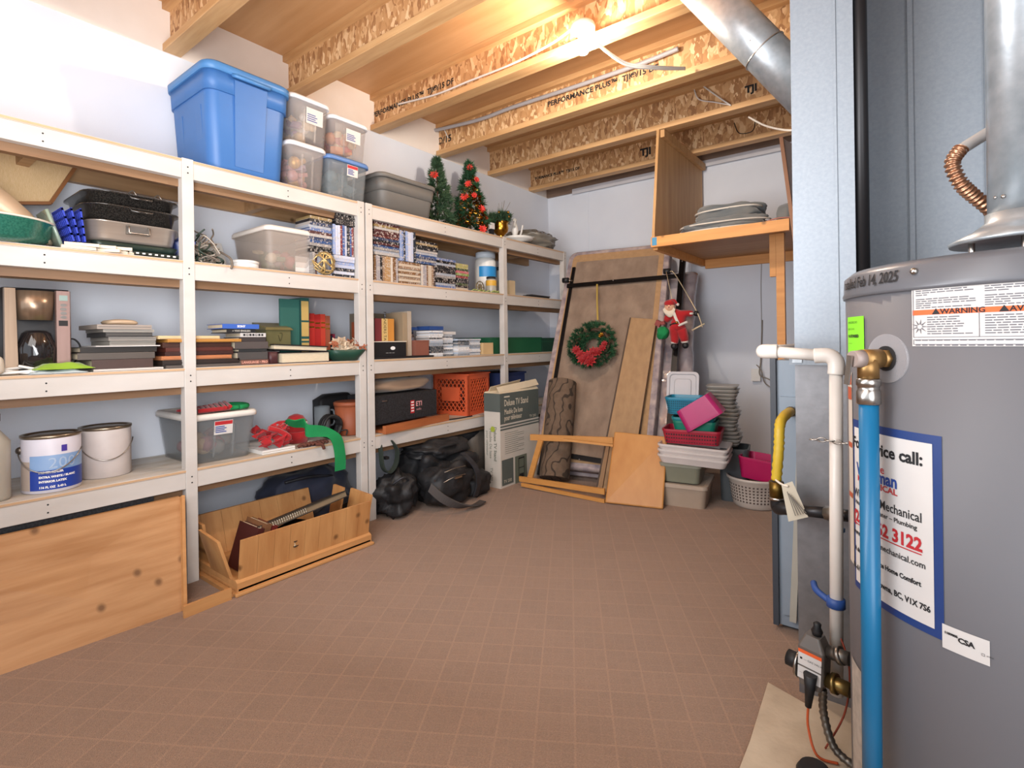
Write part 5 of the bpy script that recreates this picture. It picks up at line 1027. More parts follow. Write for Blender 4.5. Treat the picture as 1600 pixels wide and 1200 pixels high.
def slab(u0, u1, v0, v1, d0, d1, r, T=None):
    c = rrect((u0+u1)/2, (v0+v1)/2, 0, (u1-u0)/2, (v1-v0)/2, r, 6); e = .012
    def R_(d, s_): return [tuple(mp((u0+u1)/2+(a-(u0+u1)/2)*s_, (v0+v1)/2+(b-(v0+v1)/2)*s_, d)) for a, b, _ in c]
    return MB().loft([R_(d0, .985), R_(d0+e*(1 if d1 > d0 else -1), 1), R_(d1-e*(1 if d1 > d0 else -1), 1), R_(d1, .985)])
ps = [P('side', slab(0, MW, 0, MH, -.10, 0, .07), flo)]
ps.append(P('border', MB().loft([[tuple(mp(a, b, .0)) for a, b, _ in rrect(MW/2, MH/2, 0, MW/2-.045, MH/2-.045, .05)], [tuple(mp(a, b, .004)) for a, b, _ in rrect(MW/2, MH/2, 0, MW/2-.045, MH/2-.045, .05)]]), brd))
ps.append(P('dust_cover', MB().loft([[tuple(mp(a, b, .004)) for a, b, _ in rrect(MW/2, MH/2-.02, 0, MW/2-.085, MH/2-.10, .01)], [tuple(mp(a, b, .007)) for a, b, _ in rrect(MW/2, MH/2-.02, 0, MW/2-.085, MH/2-.10, .01)]]), tanw))
mk('box_spring', 'tan-backed box spring with floral edge leaning on the back wall', 'box spring', ps)
def wrap():
    mb = MB(); n, m_ = 26, 60; rs = []
    for j in range(m_+1):
        v = -.02+1.70*j/m_; r = []
        for a, b, _ in rrect(.45, 0, 0, .48, .05, .045, 6):
            k = noise.noise(Vector((a*9, b*9, v*7)))*.018; r.append(tuple(mp(a+.14+k, v, b-.165+k)))
        rs.append(r)
    return mb.loft(rs)
mk('mattress', 'mattress wrapped in crinkled clear plastic behind the box spring', 'mattress', [P('wrap', wrap(), plw)])
def rail(pa, pb, wd, th, d): return MB().beam(PL(*pa, d), PL(*pb, d), wd, th, mn)
ps = [P('side_rail', rail((897,418),(842,742),.026,.014,.022), blkmet), P('side_rail', MB().beam(mp(MW+.10, .02, -.02), mp(MW+.10, MH-.05, -.02), .040, .05, mn), blkmet),
      P('cross_bar', MB().beam(PL(886,447,.035), PL(1062,431,.035), .034, .012, mn), blkmet), P('cross_bar', MB().beam(PL(852,706,.035), PL(1046,738,.035), .034, .012, mn), blkmet)]
for a in ((883,438),(1041,424)):
    q = PL(*a, .06); ps.append(P('caster', MB().cyl(q-mw*.02, q+mw*.03, .022, n=16), blk, [P('stem', MB().cyl(q+mw*.03, q+mw*.055-mn*.02, .008, n=10), steel)]))
for a in ((958,438),(1066,408),(905,718)):
    q = PL(*a, .042); ps.append(P('rivet', MB().sph(q, .006, 8), steel))
mk('bed_frame', 'black steel bed frame leaning against the box spring', 'bed frame', ps)
# wreath
def wreath():
    c = PL(925, 538, .105); rnd = random.Random(14); R0 = .128; pts = []
    for i in range(330):
        t = rnd.random()*2*PI; a = rnd.random()*2*PI; rr = R0+.048*math.cos(a); p = c+(mw*math.cos(t)+mh*math.sin(t))*rr+mn*.035*math.sin(a)
        pts.append((p, ((mw*math.cos(t)+mh*math.sin(t))*math.cos(a)+mn*math.sin(a)+.5*(mh*math.cos(t)-mw*math.sin(t)))))
    f = MB(); tufts(f, pts, .040, .004, rnd, per=20)
    ps = [P('foliage', f, needle, stuff=True), P('ring', MB().tube([c+(mw*math.cos(t)+mh*math.sin(t))*R0 for t in [2*PI*i/36 for i in range(37)]], .012, 8), M('brown_stem', '5b4332', .8))]
    for (u, v, s_) in ((-.085,-.085,.035),(-.055,-.115,.035),(.0,-.135,.05),(-.025,-.15,.05),(.02,-.165,.05),(.035,-.10,.04),(.065,-.10,.035),(.09,-.07,.03),(.10,-.04,.025)):
        fl = MB(); flower(fl, c+mw*u*1.15+mh*(v*1.1+.02)+mn*.055, s_*1.15, rnd, axis=mn); ps.append(P('red_flower', fl, M('red_petal', '9c1a20', .6)))
    fl = MB(); flower(fl, c+mw*.08+mh*.05+mn*.05, .024, rnd, axis=mn); ps.append(P('gold_flower', fl, gold))
    a, b = PL(933, 444, .06), PL(934, 500, .06)
    ps.append(P('hanger_ribbon', strip(MB(), [a+mh*.0, a.lerp(b,.5)+mn*.01, b], [mw, (mw+mn*.3), mw], .014, .002), M('gold_ribbon', 'b79a4c', .4)))
    mk('christmas_wreath', 'evergreen wreath with red flowers hanging on the bed frame bar', 'wreath', ps)
wreath()
# rolled rug
rug = M('brown_leaf_pattern_rug', '6e5a49', .9, col2='5c4a3b', ns=30, bump=.2, bs=200)
N, K, b = nodes(rug); tc = N.new('ShaderNodeTexCoord'); wv = N.new('ShaderNodeTexWave'); wv.inputs['Scale'].default_value = 5; wv.inputs['Distortion'].default_value = 14; wv.inputs['Detail'].default_value = 2; wv.inputs['Detail Scale'].default_value = 1.2
K.new(tc.outputs['Object'], wv.inputs[0]); rr = N.new('ShaderNodeValToRGB'); rr.color_ramp.elements[0].color = (.3,.3,.3,1); rr.color_ramp.elements[0].position = .06; rr.color_ramp.elements[1].position = .14; rr.color_ramp.elements[1].color = (1,1,1,1); K.new(wv.outputs[0], rr.inputs[0])
mx = N.new('ShaderNodeMixRGB'); mx.blend_type = 'MULTIPLY'; mx.inputs[0].default_value = 1; K.new(b.inputs['Base Color'].links[0].from_socket, mx.inputs[1]); K.new(rr.outputs[0], mx.inputs[2]); K.new(mx.outputs[0], b.inputs['Base Color'])
r0 = A(866, 748, Z=.05); rt = PL(879, 598, .135)
dd = (rt-r0).normalized(); ps = [P('outer_roll', MB().tube([r0, r0+dd*.004, r0.lerp(rt,.5), rt-dd*.006, rt], .104, 32), rug)]
sp = MB(); uu = dd.cross(Vector((0,1,0))).normalized(); vv = dd.cross(uu)
sp.tube([rt+dd*.003+(uu*math.cos(t)+vv*math.sin(t))*(.010+.0140*t/PI) for t in [6.2*PI*i/70 for i in range(71)]], .0035, 5)
ps.append(P('roll_edge', sp, M('rug_edge','54453a',.9)))
mk('rolled_rug', 'brown patterned rug rolled up standing before the box spring', 'rug', ps)
# wood plank
pa, pb, pc, pd = PL(987,498,.052), PL(1026,501,.052), PL(984,772,.052), PL(934,768,.052)
lo = min(pc.z, pd.z)
pl = MB().hexa([pd+mn*0, pc, pc+mn*.018, pd+mn*.018], [pa, pb, pb+mn*.018, pa+mn*.018])
oak = wood('oak_plank', 'a9865f', '957350', 2, .8, False)
mk('wooden_plank', 'long oak plank leaning upright on the box spring', 'plank', [P('plank', pl, oak), P('edge_band', MB().beam(pd+mn*.009-mw*.006, pa+mn*.009-mw*.006, .01, .02, mn), M('dark_plank_edge', '4f3c2f', .6))])
# hanging doll: a continuous felt body, with head and clothes pieces
def doll():
    o = PL(1058, 508, .13); ux = Vector((.80,.60,0)).normalized(); k = 1.0
    ux = mw.copy(); n_ = Vector((mn.x, mn.y, 0)).normalized(); up = Vector((0,0,1))
    def q(x, y, d=0): return o+ux*x+up*y+n_*d
    fur = M('white_fur', 'd9cfc6', .95)
    J = [(0,0),( .02,.05),(-.02,.085),(-.035,.115),(.055,.085),(.115,.075),(-.06,.06),(-.085,.02),(.03,-.03),(.05,-.09),(.055,-.135),(-.02,-.03),(-.015,-.10),(-.02,-.14)]
    E_ = [(0,1),(1,2),(2,3),(1,4),(4,5),(2,6),(6,7),(0,8),(8,9),(9,10),(0,11),(11,12),(12,13)]
    rad = [.060,.060,.045,.026,.034,.026,.036,.026,.045,.036,.030,.045,.036,.030]
    me = bpy.data.meshes.new('body'); me.from_pydata([tuple(q(a, b_, .012 if i in (8,9,11,12) else 0)) for i, (a, b_) in enumerate(J)], E_, []); ob = bpy.data.objects.new('b', me); C.objects.link(ob)
    sk = ob.modifiers.new('s', 'SKIN'); 
    for i, v in enumerate(me.skin_vertices[0].data): v.radius = (rad[i], rad[i]*.9); v.use_root = (i == 0)
    sb = ob.modifiers.new('u', 'SUBSURF'); sb.levels = 2
    dg = bpy.context.evaluated_depsgraph_get(); em = ob.evaluated_get(dg).to_mesh(); bm = MB().add([v.co.copy() for v in em.vertices], [tuple(p.vertices) for p in em.polygons], 0, True)
    bpy.data.objects.remove(ob); bpy.data.meshes.remove(me)
    ps = [P('body', bm, red_f)]
    h = q(-.045,.13,.02); face = MB().sph(h, .038, 16); ps.append(P('head', face, M('doll_skin','d9a98a',.7), [P('nose', MB().sph(h+n_*.038-up*.002,.006,8), M('doll_nose','c47a66',.7)), P('eye', MB().sph(h+n_*.035+up*.008-ux*.012,.0035,8).sph(h+n_*.035+up*.008+ux*.012,.0035,8), ink)]))
    bd_ = MB()
    for i in range(26):
        a = -2.9+2.6*i/25; bd_.tube(bez([h+ux*.028*math.cos(a)+up*.028*math.sin(a)+n_*.018, h+ux*.04*math.cos(a)+up*(.045*math.sin(a)-.008)+n_*.03, h+ux*.03*math.cos(a+.2)+up*(.055*math.sin(a)-.018)+n_*.022],3), .0055, 5)
    ps.append(P('beard', bd_, M('cream_beard','e2d3c0',.9)))
    ps.append(P('cap', MB().sph(h+up*.024, .041, 14, sz=.7).tube(bez([h+up*.04-ux*.0, h+up*.045+ux*.03, h+up*.02+ux*.05],5), .014, 8, 0, .006), red_f, [P('pompom', MB().sph(h+up*.015+ux*.055,.011,10), fur)]))
    tr_ = strip(MB(), [q(-.018,.10,.045), q(.0,.05,.055), q(.018,.01,.052)], [ux, ux, ux], .02, .006)
    cuff = MB()
    for (a, r) in (((.095,.078),.021),((.052,-.118),.027),((-.018,-.122),.027)): cuff.sph(q(*a,.008), r, 12, sz=.6)
    cuff.tube(bez([q(-.01,-.02,.04), q(.03,.0,.05), q(.075,.02,.035)],5), .009, 8)
    ps.append(P('fur_trim', tr_, fur)); ps.append(P('fur_trim', cuff, fur))
    ps.append(P('belt', MB().tube(bez([q(-.04,.0,.03), q(.0,.012,.055), q(.045,.03,.025)],6), .009, 8), blk, [P('buckle', MB().sph(q(.008,.016,.062), .010, 10), gold)]))
    ps.append(P('mitten', MB().sph(q(.13,.078), .020, 14), blk)); ps.append(P('boot', MB().sph(q(.058,-.145,.018), .023, 14), blk)); ps.append(P('boot', MB().sph(q(-.02,-.15,.018), .023, 14), blk))
    ps.append(P('sack', blob(tuple(q(-.095,-.10,.03)), (.042,.042,.045), 3, .12, 2, 22, False, .9), green_f))
    ps.append(P('gift', MB().box(-.02,.02,-.015,.015,-.02,.02,0,Matrix.Translation(q(-.125,.015,.02))@Matrix.Rotation(.5,4,'Y')).box(-.01,.018,-.01,.01,-.012,.012,0,Matrix.Translation(q(-.095,.015,.035))@Matrix.Rotation(-.3,4,'Y')), M('gift_red_brown','8a3a34',.6)))
    rope = M('cream_rope','cbb999',.8); top = PL(1047, 424, .085)
    ps.append(P('rope', MB().tube(bez([top, top+Vector((.04,0,-.03)), q(.13,.10,0), q(.17,-.02,0)],8), .004, 6).tube([top+Vector((-.03,0,-.0)), q(-.03,.17,0)], .003, 5), rope))
    ps.append(P('swing_bar', MB().cyl(q(.10,-.04,.0), q(.185,.005,.0), .006, n=10), rope))
    mk('hanging_doll', 'red-suited bearded felt doll on a rope swing hanging from bed frame', 'doll', ps)
doll()
# folding easel frame with board
E1, E2 = A(945, 788, Z=.0), A(1036, 797, Z=.0); E3 = A(1043, 682, Y=E2.y+.19); E4 = A(960, 674, Y=E1.y+.22)
hn = (E2-E1).cross(E4-E1).normalized()*-.018
def rl(a, b, wd=.022, th=.016): return MB().beam(a, b, th, wd)
oakf = M('honey_beech_wood', 'c98f4e', .45, col2='bb8243', ns=5, stretch=(2,2,8))
hn = -hn if hn.y < 0 else hn
E1.z += .012; E2.z += .006
F1, F2 = A(812, 752, Z=.03), A(945, 783, Z=.02); F3, F4 = A(829, 683, Y=F1.y+.05), A(960, 690, Y=E1.y+.17)
G1, G2 = A(813, 747, Z=.05), A(945, 770, Z=.05)
ps = [P('board', MB().hexa([E1, E2, E2+hn, E1+hn], [E4, E3, E3+hn, E4+hn]), M('honey_birch_board', 'bf8748', .45, col2='b0763a', ns=3, stretch=(5,5,.8)), bev=.008)]
ps += [P('rail', rl(A(812,748,Y=F1.y), A(945,768,Y=E1.y+.03), .035, .016), oakf), P('rail', rl(A(815,757,Y=F1.y-.03), A(945,783,Y=E1.y+.02), .022, .016), oakf), P('rail', rl(F3, A(958,688,Y=E1.y+.19), .04, .016), oakf), P('rail', rl(A(880,687,Y=F1.y+.04), A(958,696,Y=E1.y+.16), .014, .012), oakf),
       P('upright', MB().beam(A(845,688,Y=F1.y+.048), A(827,752,Y=F1.y+.012), .040, .014, (0,-1,.3)), oakf), P('upright', MB().beam(A(951,692,Y=E1.y+.20), A(938,768,Y=E1.y+.045), .024, .014, (0,-1,.3)), M('dark_oak_rail', '8a6a4c', .5))]
mk('folding_table', 'honey wood folded table frame with square board on the carpet', 'table', ps)
# ------------------------------------------------------------------ stack of bins and baskets
def bq(px, py, Y): return A(px, py, Y=Y)
ang = .16; BO = Vector((-1.185, 3.035, 0)); BT_ = Matrix.Translation(BO) @ Matrix.Rotation(ang, 4, 'Z')
def bx(name, label, cat, u0, u1, v0, v1, z0, z1, mat, tap=.9, lid=None, r=.03, T=None, holes=None, extra=()):
    T = T or BT_; cx_, cy_, hx_, hy_ = (u0+u1)/2, (v0+v1)/2, (u1-u0)/2, (v1-v0)/2
    b = MB().loft([rrect(cx_, cy_, z0, hx_*tap, hy_*tap, r), rrect(cx_, cy_, z1-.012, hx_*.985, hy_*.985, r), rrect(cx_, cy_, z1-.012, hx_, hy_, r), rrect(cx_, cy_, z1, hx_, hy_, r), rrect(cx_, cy_, z1, hx_-.008, hy_-.008, r), rrect(cx_, cy_, z0+.005, hx_*tap-.006, hy_*tap-.006, r)], T=T, smooth=False)
    ps = [P('body', b, mat)]
    if lid: ps.append(P('lid', MB().loft([rrect(cx_, cy_, z1-.01, hx_+.006, hy_+.006, r), rrect(cx_, cy_, z1+.012, hx_+.006, hy_+.006, r), rrect(cx_, cy_, z1+.012, hx_-.014, hy_-.014, r), rrect(cx_, cy_, z1+.005, hx_-.02, hy_-.02, r)], T=T, smooth=False), lid))
    if holes:
        nx, nz, hm = holes; hb = MB()
        for i in range(nx):
            for j in range(nz):
                t = (j+.7)/(nz+.6); k = tap+(1-tap)*t; zz_ = z0+(z1-.012-z0)*t; xx = cx_+(i-(nx-1)/2)*(2*hx_*.86/nx); yy = cy_-hy_*k*.985-.0012
                s_ = hx_*.86/nx*.62; hb.box(xx-s_, xx+s_, yy, yy+.003, zz_-.0052, zz_+.0052, 0, T)
        ps.append(P('slot', hb, hm, stuff=True))
    mk(name, label, cat, ps)
beige_t = M('taupe_tote', 'ab9886', .5)
bx('storage_bin', 'taupe lidded bin at the very bottom of the stack', 'storage bin', -.02, .25, 0, .34, 0, .125, beige_t, lid=M('taupe_lid','b3a190',.5))
bx('storage_bin', 'clear olive tinted bin on the taupe bin', 'storage bin', -.02, .215, .02, .30, .14, .245, M('olive_clear_plastic', '8f8f7c', .3, alpha=.8), tap=.9, lid=M('olive_clear_lid', '9c9c8c', .3, alpha=.85))
wt = M('white_tub_plastic', 'cfc6c2', .4)
TT = BT_ @ Matrix.Translation((0,0,.262)) @ Matrix.Rotation(.03,4,'Y')
for k in range(3): bx('tub_lid_tray', ('white shallow tub lowest of three above the olive bin','white shallow tub in the middle of three','white shallow tub with ridged rim topmost of three')[k], 'tub', -.03, .37-.0*k, -.02, .27, .0+.031*k, .05+.031*k, wt, tap=.9, T=TT @ Matrix.Rotation(0,4,'Z'))
dk = M('dark_slot', '3a2024', .8)
TT = BT_ @ Matrix.Translation((0,0,.372))
bx('plastic_basket', 'long crimson slotted basket on the white tubs', 'basket', -.01, .33, .03, .26, 0, .085, M('crimson_plastic','a51e35',.4), T=TT, holes=(20,3,dk))
bx('plastic_basket', 'dark green slotted basket sitting in the crimson one', 'basket', .05, .30, .05, .25, .065, .135, M('green_basket_plastic','127a64',.4), T=TT)
bx('plastic_basket', 'teal slotted basket above the dark green basket', 'basket', .04, .29, .06, .26, .10, .155, M('teal_basket_plastic','1d7f86',.4), T=TT)
bx('plastic_basket', 'turquoise blue slotted basket topmost at the left', 'basket', -.005, .21, .10, .30, .165, .27, M('turquoise_plastic','1c7f9e',.4), T=TT, tap=.82, holes=(16,6,M('dark_teal','0d4c60',.7)))
TT2 = BT_ @ Matrix.Translation((.17,.06,.64)) @ Matrix.Rotation(.50, 4, 'Y') @ Matrix.Rotation(PI, 4, 'X')
TT2 = BT_ @ Matrix.Translation((.16,.03,.57)) @ Matrix.Rotation(-.45, 4, 'Y')
bx('plastic_basket', 'magenta basket tipped on its side over the teal basket', 'basket', -.11, .13, .0, .18, -.05, .085, M('magenta_plastic','b02468',.4), T=BT_ @ Matrix.Translation((.19,.005,.575)) @ Matrix.Rotation(-.58,4,'Y') @ Matrix.Rotation(PI,4,'X') @ Matrix.Translation((0,-.18,0)))
lidp = MB(); TL = BT_ @ Matrix.Translation((.07,.30,.60)) @ Matrix.Rotation(-.25,4,'X') @ Matrix.Rotation(PI/2,4,'X')
lidp.loft([rrect(0,.06,0,.10,.13,.03), rrect(0,.06,.012,.10,.13,.03), rrect(0,.06,.012,.085,.115,.025), rrect(0,.06,.006,.08,.11,.025), rrect(0,.06,.006,.055,.085,.02), rrect(0,.06,.011,.05,.08,.02)], T=TL, smooth=False)
mk('bin_lid', 'white rectangular lid standing behind the turquoise basket', 'lid', [P('lid', lidp, M('greywhite_lid','b4b2b6',.4))])
cups = MB(); TC = BT_ @ Matrix.Translation((.30,.36,0))
ps = []
for k in range(16):
    mb = MB().loft([rrect(.012*math.sin(k), 0, .33+.0235*k, .095-.001*k, .09, .03), rrect(.012*math.sin(k), 0, .33+.0235*k+.018, .105-.001*k, .10, .03), rrect(.012*math.sin(k), 0, .33+.0235*k+.0225, .108-.001*k, .10, .03)], T=TC)
    ps.append(mb)
mtw = M('milky_food_tub', 'a9a49c', .3, alpha=.75)
for k, mb in enumerate(ps):
    mk('food_tub', '%s milky clear tub from the bottom of the nested pile by back wall' % ORD[k], 'tub', [P('tub', mb, mtw)], 'nested milky tubs')
bx('storage_bin', 'dark grey bin under the nested milky tubs', 'storage bin', .25+.04, .46, .24, .46, 0, .325, M('dark_slate_bin','4a4f52',.5), tap=.9)
# laundry basket
def laundry():
    c = (-.735, 3.36, 0); prof = [(.115,0),(.125,.01),(.135,.05),(.15,.155),(.162,.165),(.165,.18),(.155,.18),(.142,.16),(.12,.012)]
    b = MB().lathe(prof, c, 48); hb = MB()
    for j in range(6):
        zz = .045+.018*j; r = .1345+(zz-.05)*.143
        for i in range(44):
            t = 2*PI*i/44; u = Vector((math.cos(t), math.sin(t), 0)); v = Vector((-math.sin(t), math.cos(t), 0)); p = Vector((c[0], c[1], zz))+u*(r+.0008)
            hb.add([p-v*.0052-_Z*.0055, p+v*.0052-_Z*.0055, p+v*.0052+_Z*.0055, p-v*.0052+_Z*.0055], [(0,1,2,3)])
    mk('laundry_basket', 'round white perforated basket beside the bin stack', 'basket', [P('body', b, M('white_basket_plastic','c9beb4',.4)), P('hole', hb, M('basket_hole','574a44',.9), stuff=True)])
laundry()
TB = Matrix.Translation((-.71, 3.36, .17)) @ Matrix.Rotation(-.12, 4, 'Z') @ Matrix.Rotation(.06, 4, 'Y')
bx('plastic_basket', 'hot pink handled basket resting in the white laundry basket', 'basket', -.105, .13, -.10, .10, .0, .125, M('hot_pink_plastic','b01556',.4), T=TB, tap=.85, holes=None)
mk('basket_tag', 'pale sticker on the rim of the hot pink basket', 'sticker', [P('sticker', MB().box(-.01,.05,-.1035,-.102,.085,.105,0,TB), cream)]) if False else None
# ------------------------------------------------------------------ plywood box shelf with comforter
sy = 3.30; sz = 1.665
lx = A(1017, 375, Y=sy).x; rx = A(1233, 350, Y=sy).x
pyl = wood('honey_ply', 'c79c6a', 'ae8150', 2, .8, False)
tape = M('blue_tape', '4a8fb8', .6)
rail_m = wood('stud_lumber', 'e0a05c', 'c98845', 0, .9)
mk('hanging_shelf', 'plywood shelf box hung by the joists at upper right', 'shelf', [
    P('front_rail', MB().box(lx, rx, sy, sy+.038, sz-.055, sz+.012), rail_m, [P('tape_patch', MB().box(lx+.008, lx+.04, sy-.001, sy-.0002, sz-.045, sz+.008), tape)]),
    P('shelf_board', MB().box(lx+.0, rx, sy+.039, BY-.002, sz-.018, sz), wood('shelf_ply_under', 'c08e5e', 'a87647', 0, .6)),
    P('side_rail', MB().box(lx, lx+.03, sy+.039, BY-.03, sz-.07, sz-.0185), rail_m),
    P('rear_ledger', MB().box(lx+.032, rx-.02, BY-.040, BY-.002, sz-.09, sz-.0185), rail_m),
    P('left_panel', MB().hexa([(lx+.002, sy+.01, sz+.001),(lx+.020, sy+.01, sz+.001),(lx+.020, BY-.045, sz+.001),(lx+.002, BY-.045, sz+.001)], [(lx+.002, sy+.12, TOP-.005),(lx+.020, sy+.12, TOP-.005),(lx+.020, BY-.045, TOP-.005),(lx+.002, BY-.045, TOP-.005)]), pyl),
    P('panel_cleat', MB().beam((lx+.035, sy+.14, TOP-.03),(lx+.035, BY-.05, TOP-.03), .028, .05), pyl),
    P('post', MB().box(A(1213, 450, Y=3.56).x, A(1226, 450, Y=3.56).x, 3.56, 3.598, 0, sz-.019), rail_m),
    P('support_block', MB().box(A(1203, 450, Y=3.56).x, A(1213, 450, Y=3.56).x-.001, 3.56, 3.598, A(1208, 432, Y=3.56).z, sz-.019), rail_m)], None)
# comforter
cf = M('grey_blue_quilt', '5d6469', .95, col2='7c7b77', ns=6, sheen=.4)
cx0 = Vector((-.95, 3.58, sz+.002))
def fold(c, s_, seed, rot):
    return blob((0,0,0), s_, seed, .13, 2.0, 48, True, .75, T=Matrix.Translation(c) @ Matrix.Rotation(rot, 4, 'Z'))
pip = MB(); pipe_m = M('white_piping', 'ddd6cc', .8)
def edge(c, s_, rot, zz, a0, a1, r=.007):
    T = Matrix.Translation(c) @ Matrix.Rotation(rot, 4, 'Z'); pts = []
    for i in range(25):
        t = a0+(a1-a0)*i/24; cc_, ss_ = math.cos(t), math.sin(t)
        pts.append(T @ Vector((math.copysign(abs(cc_)**.75, cc_)*s_[0]*1.04, math.copysign(abs(ss_)**.75, ss_)*s_[1]*1.05, zz)))
    pip.tube(pts, r, 6)
s1_ = (.27, .15, .062)
edge(cx0, s1_, .05, .035, PI*.85, 2*PI*1.02); edge(cx0, s1_, .05, .075, PI*.9, 2*PI*.98, .005)
T3 = Matrix.Translation(cx0+Vector((.02,.09,.10))) @ Matrix.Rotation(-.05, 4, 'Z')
edge(cx0+Vector((.0,.10,.10)), (.205,.125,.0), -.06, .085, PI*.8, 2*PI*1.0, .006)
mk('comforter', 'folded grey quilt with white piping on the plywood shelf', 'quilt', [P('lower_fold', fold(cx0, s1_, 51, .05), cf), P('upper_fold', fold(cx0+Vector((.0,.10,.085)), (.21,.13,.075), 52, -.06), cf), P('piping', pip, pipe_m)])
mk('blanket', 'second rolled grey quilt with red-white stripe at shelf right end', 'quilt', [P('roll', blob((-.585,3.60,sz+.001),(.055,.12,.08),53,.07,1.2,30,True,.7), cf), P('stripe', MB().tube(bez([(-.70,3.49,sz+.03),(-.62,3.475,sz+.04),(-.53,3.475,sz+.035)],6), .008, 6), pipe_m), P('stripe', MB().tube(bez([(-.70,3.49,sz+.045),(-.62,3.475,sz+.057),(-.53,3.475,sz+.05)],6), .004, 6), M('faded_red_stripe','b87a6a',.8))])
# framed translucent panel leaning at the shelf's right end
qa, qb = A(1221, 216, Y=3.55), A(1243, 378, Y=3.26)
T = None
fr = MB().beam(qb, qa, .02, .03, (0,-1,0)); pn = MB().hexa([qb, qb+Vector((.006,0,0)), qb+Vector((.20,.42,0)), qb+Vector((.19,.42,0))], [qa, qa+Vector((.006,0,0)), qa+Vector((.20,.42,-.1)), qa+Vector((.19,.42,-.1))])
mk('framed_print', 'thin framed sheet standing at the right end of plywood shelf', 'frame', [P('frame', fr, M('reddish_frame','96705a',.5)), P('sheet', pn, M('pale_sheet','cfcccf',.3))])
# outlet
ox = A(1183, 585, Y=BY)
mk('power_outlet', 'white outlet box with wires on the back wall', 'outlet', [P('box', MB().box(ox.x-.035, ox.x+.03, BY-.04, BY-.001, ox.z-.05, ox.z+.045), white_pl), P('wire', MB().tube(bez([A(1191,500,Y=BY-.01), A(1189,560,Y=BY-.02), A(1187,585,Y=BY-.05), A(1200,592,Y=BY-.04), A(1215,600,Y=BY-.03)],8), .005, 6).tube(bez([A(1182,570,Y=BY-.05), A(1190,580,Y=BY-.06), A(1195,598,Y=BY-.03), A(1212,610,Y=BY-.03)],8), .004, 6), M('grey_wire','8a8178',.6))])
cab('thin grey cable running down the back wall under the shelf', [A(1190,402,Y=BY-.006), A(1189,450,Y=BY-.006), A(1190,520,Y=BY-.006), A(1188,565,Y=BY-.006)], .003, M('pale_grey_wire','a9a6a6',.6))
# ------------------------------------------------------------------ furnace, ducts, pipes
mk('round_duct', 'round galvanised duct pipe rising to the ceiling at upper right', 'duct', (lambda e, s_: [
    P('pipe', MB().tube([e, e.lerp(s_,.5), s_], .078, 32), galv2), P('joint_ring', MB().tube([e.lerp(s_,.40), e.lerp(s_,.40)+(s_-e).normalized()*.004], .0815, 32), steel),
    P('screw', MB().sph(e.lerp(s_,.43)+Vector((-.02,-.077,.0)), .004, 8), steel)])(A(1275, 162, Y=2.22), A(1275, 162, Y=2.22).lerp(A(1130, 15, Y=2.12), 1.35)))
DX = -.254; DY = 1.65
dx1 = A(1336, 300, Y=DY).x
seam_x = A(1307, 300, Y=DY).x
parts = [P('plenum', MB().box(DX, dx1, DY, 2.10, .936, CEIL-.002), galv), P('corner_fold', MB().box(seam_x-.003, seam_x+.003, DY-.004, DY, .936, CEIL-.002), galv)]
parts.append(P('seam_flange', MB().box(DX-.012, dx1+.02, DY-.012, DY, .924, .945), galv))
parts.append(P('lower_panel', MB().box(DX, .30, DY+.002, 1.94, .0, .924), M('galvanised_lower_panel', '8b8a8c', .45, .7, col2='7a797b', ns=30, bump=.03, bs=60)))
parts.append(P('clip', MB().box(DX-.004, DX+.02, DY-.016, DY-.012, .93, .965), galv2))
mk('air_duct', 'tall galvanised duct rising left of the black pipe', 'duct', parts)
dxa = A(1355, 300, Y=1.95).x
s1x, s2x = A(1425, 300, Y=1.95).x, A(1545, 300, Y=1.95).x
parts = [P('panel', MB().box(dxa, 1.25, 1.96, 2.4, .95, CEIL-.002), galv)]
for sx_ in (s1x, s2x, .55): parts.append(P('standing_seam', MB().box(sx_-.006, sx_+.006, 1.945, 1.96, .95, CEIL-.002), galv))
mk('air_duct', 'wide galvanised duct panel behind the water tank', 'duct', parts)
bpx = (A(1339, 300, Y=1.672).x+A(1355, 300, Y=1.672).x)/2
mk('gas_pipe', 'black vertical iron pipe between the two galvanised ducts', 'pipe', [P('pipe', MB().cyl((bpx, 1.672, .95), (bpx, 1.672, CEIL-.004), .0165, n=18), M('black_iron','2c2b2d',.4,.5)), P('support', MB().box(bpx-.014, bpx+.02, 1.655, 1.69, .9245, .951), blkmet)])
fx0 = A(1205, 700, Y=1.96).x
mk('furnace', 'grey steel furnace cabinet edge beside the galvanised duct', 'furnace', [P('cabinet', MB().box(fx0+.018, .35, 1.97, 2.62, .018, .923), furn), P('corner_post', MB().box(fx0, fx0+.0175, 1.955, 2.0, .018, .93), furn_d),
    P('access_panel', MB().box(fx0+.03, DX-.002, 1.958, 1.969, .06, .80), furn), P('foot', MB().box(fx0+.02, .30, 2.0, 2.55, 0, .0175), furn_d),
    P('insulation_strip', MB().hexa([(-.325,1.94,.05),(-.305,1.94,.05),(-.305,1.956,.05),(-.325,1.956,.05)], [(-.295,1.94,.66),(-.275,1.94,.66),(-.275,1.956,.66),(-.295,1.956,.66)]), M('pale_strip','a9a498',.7))])
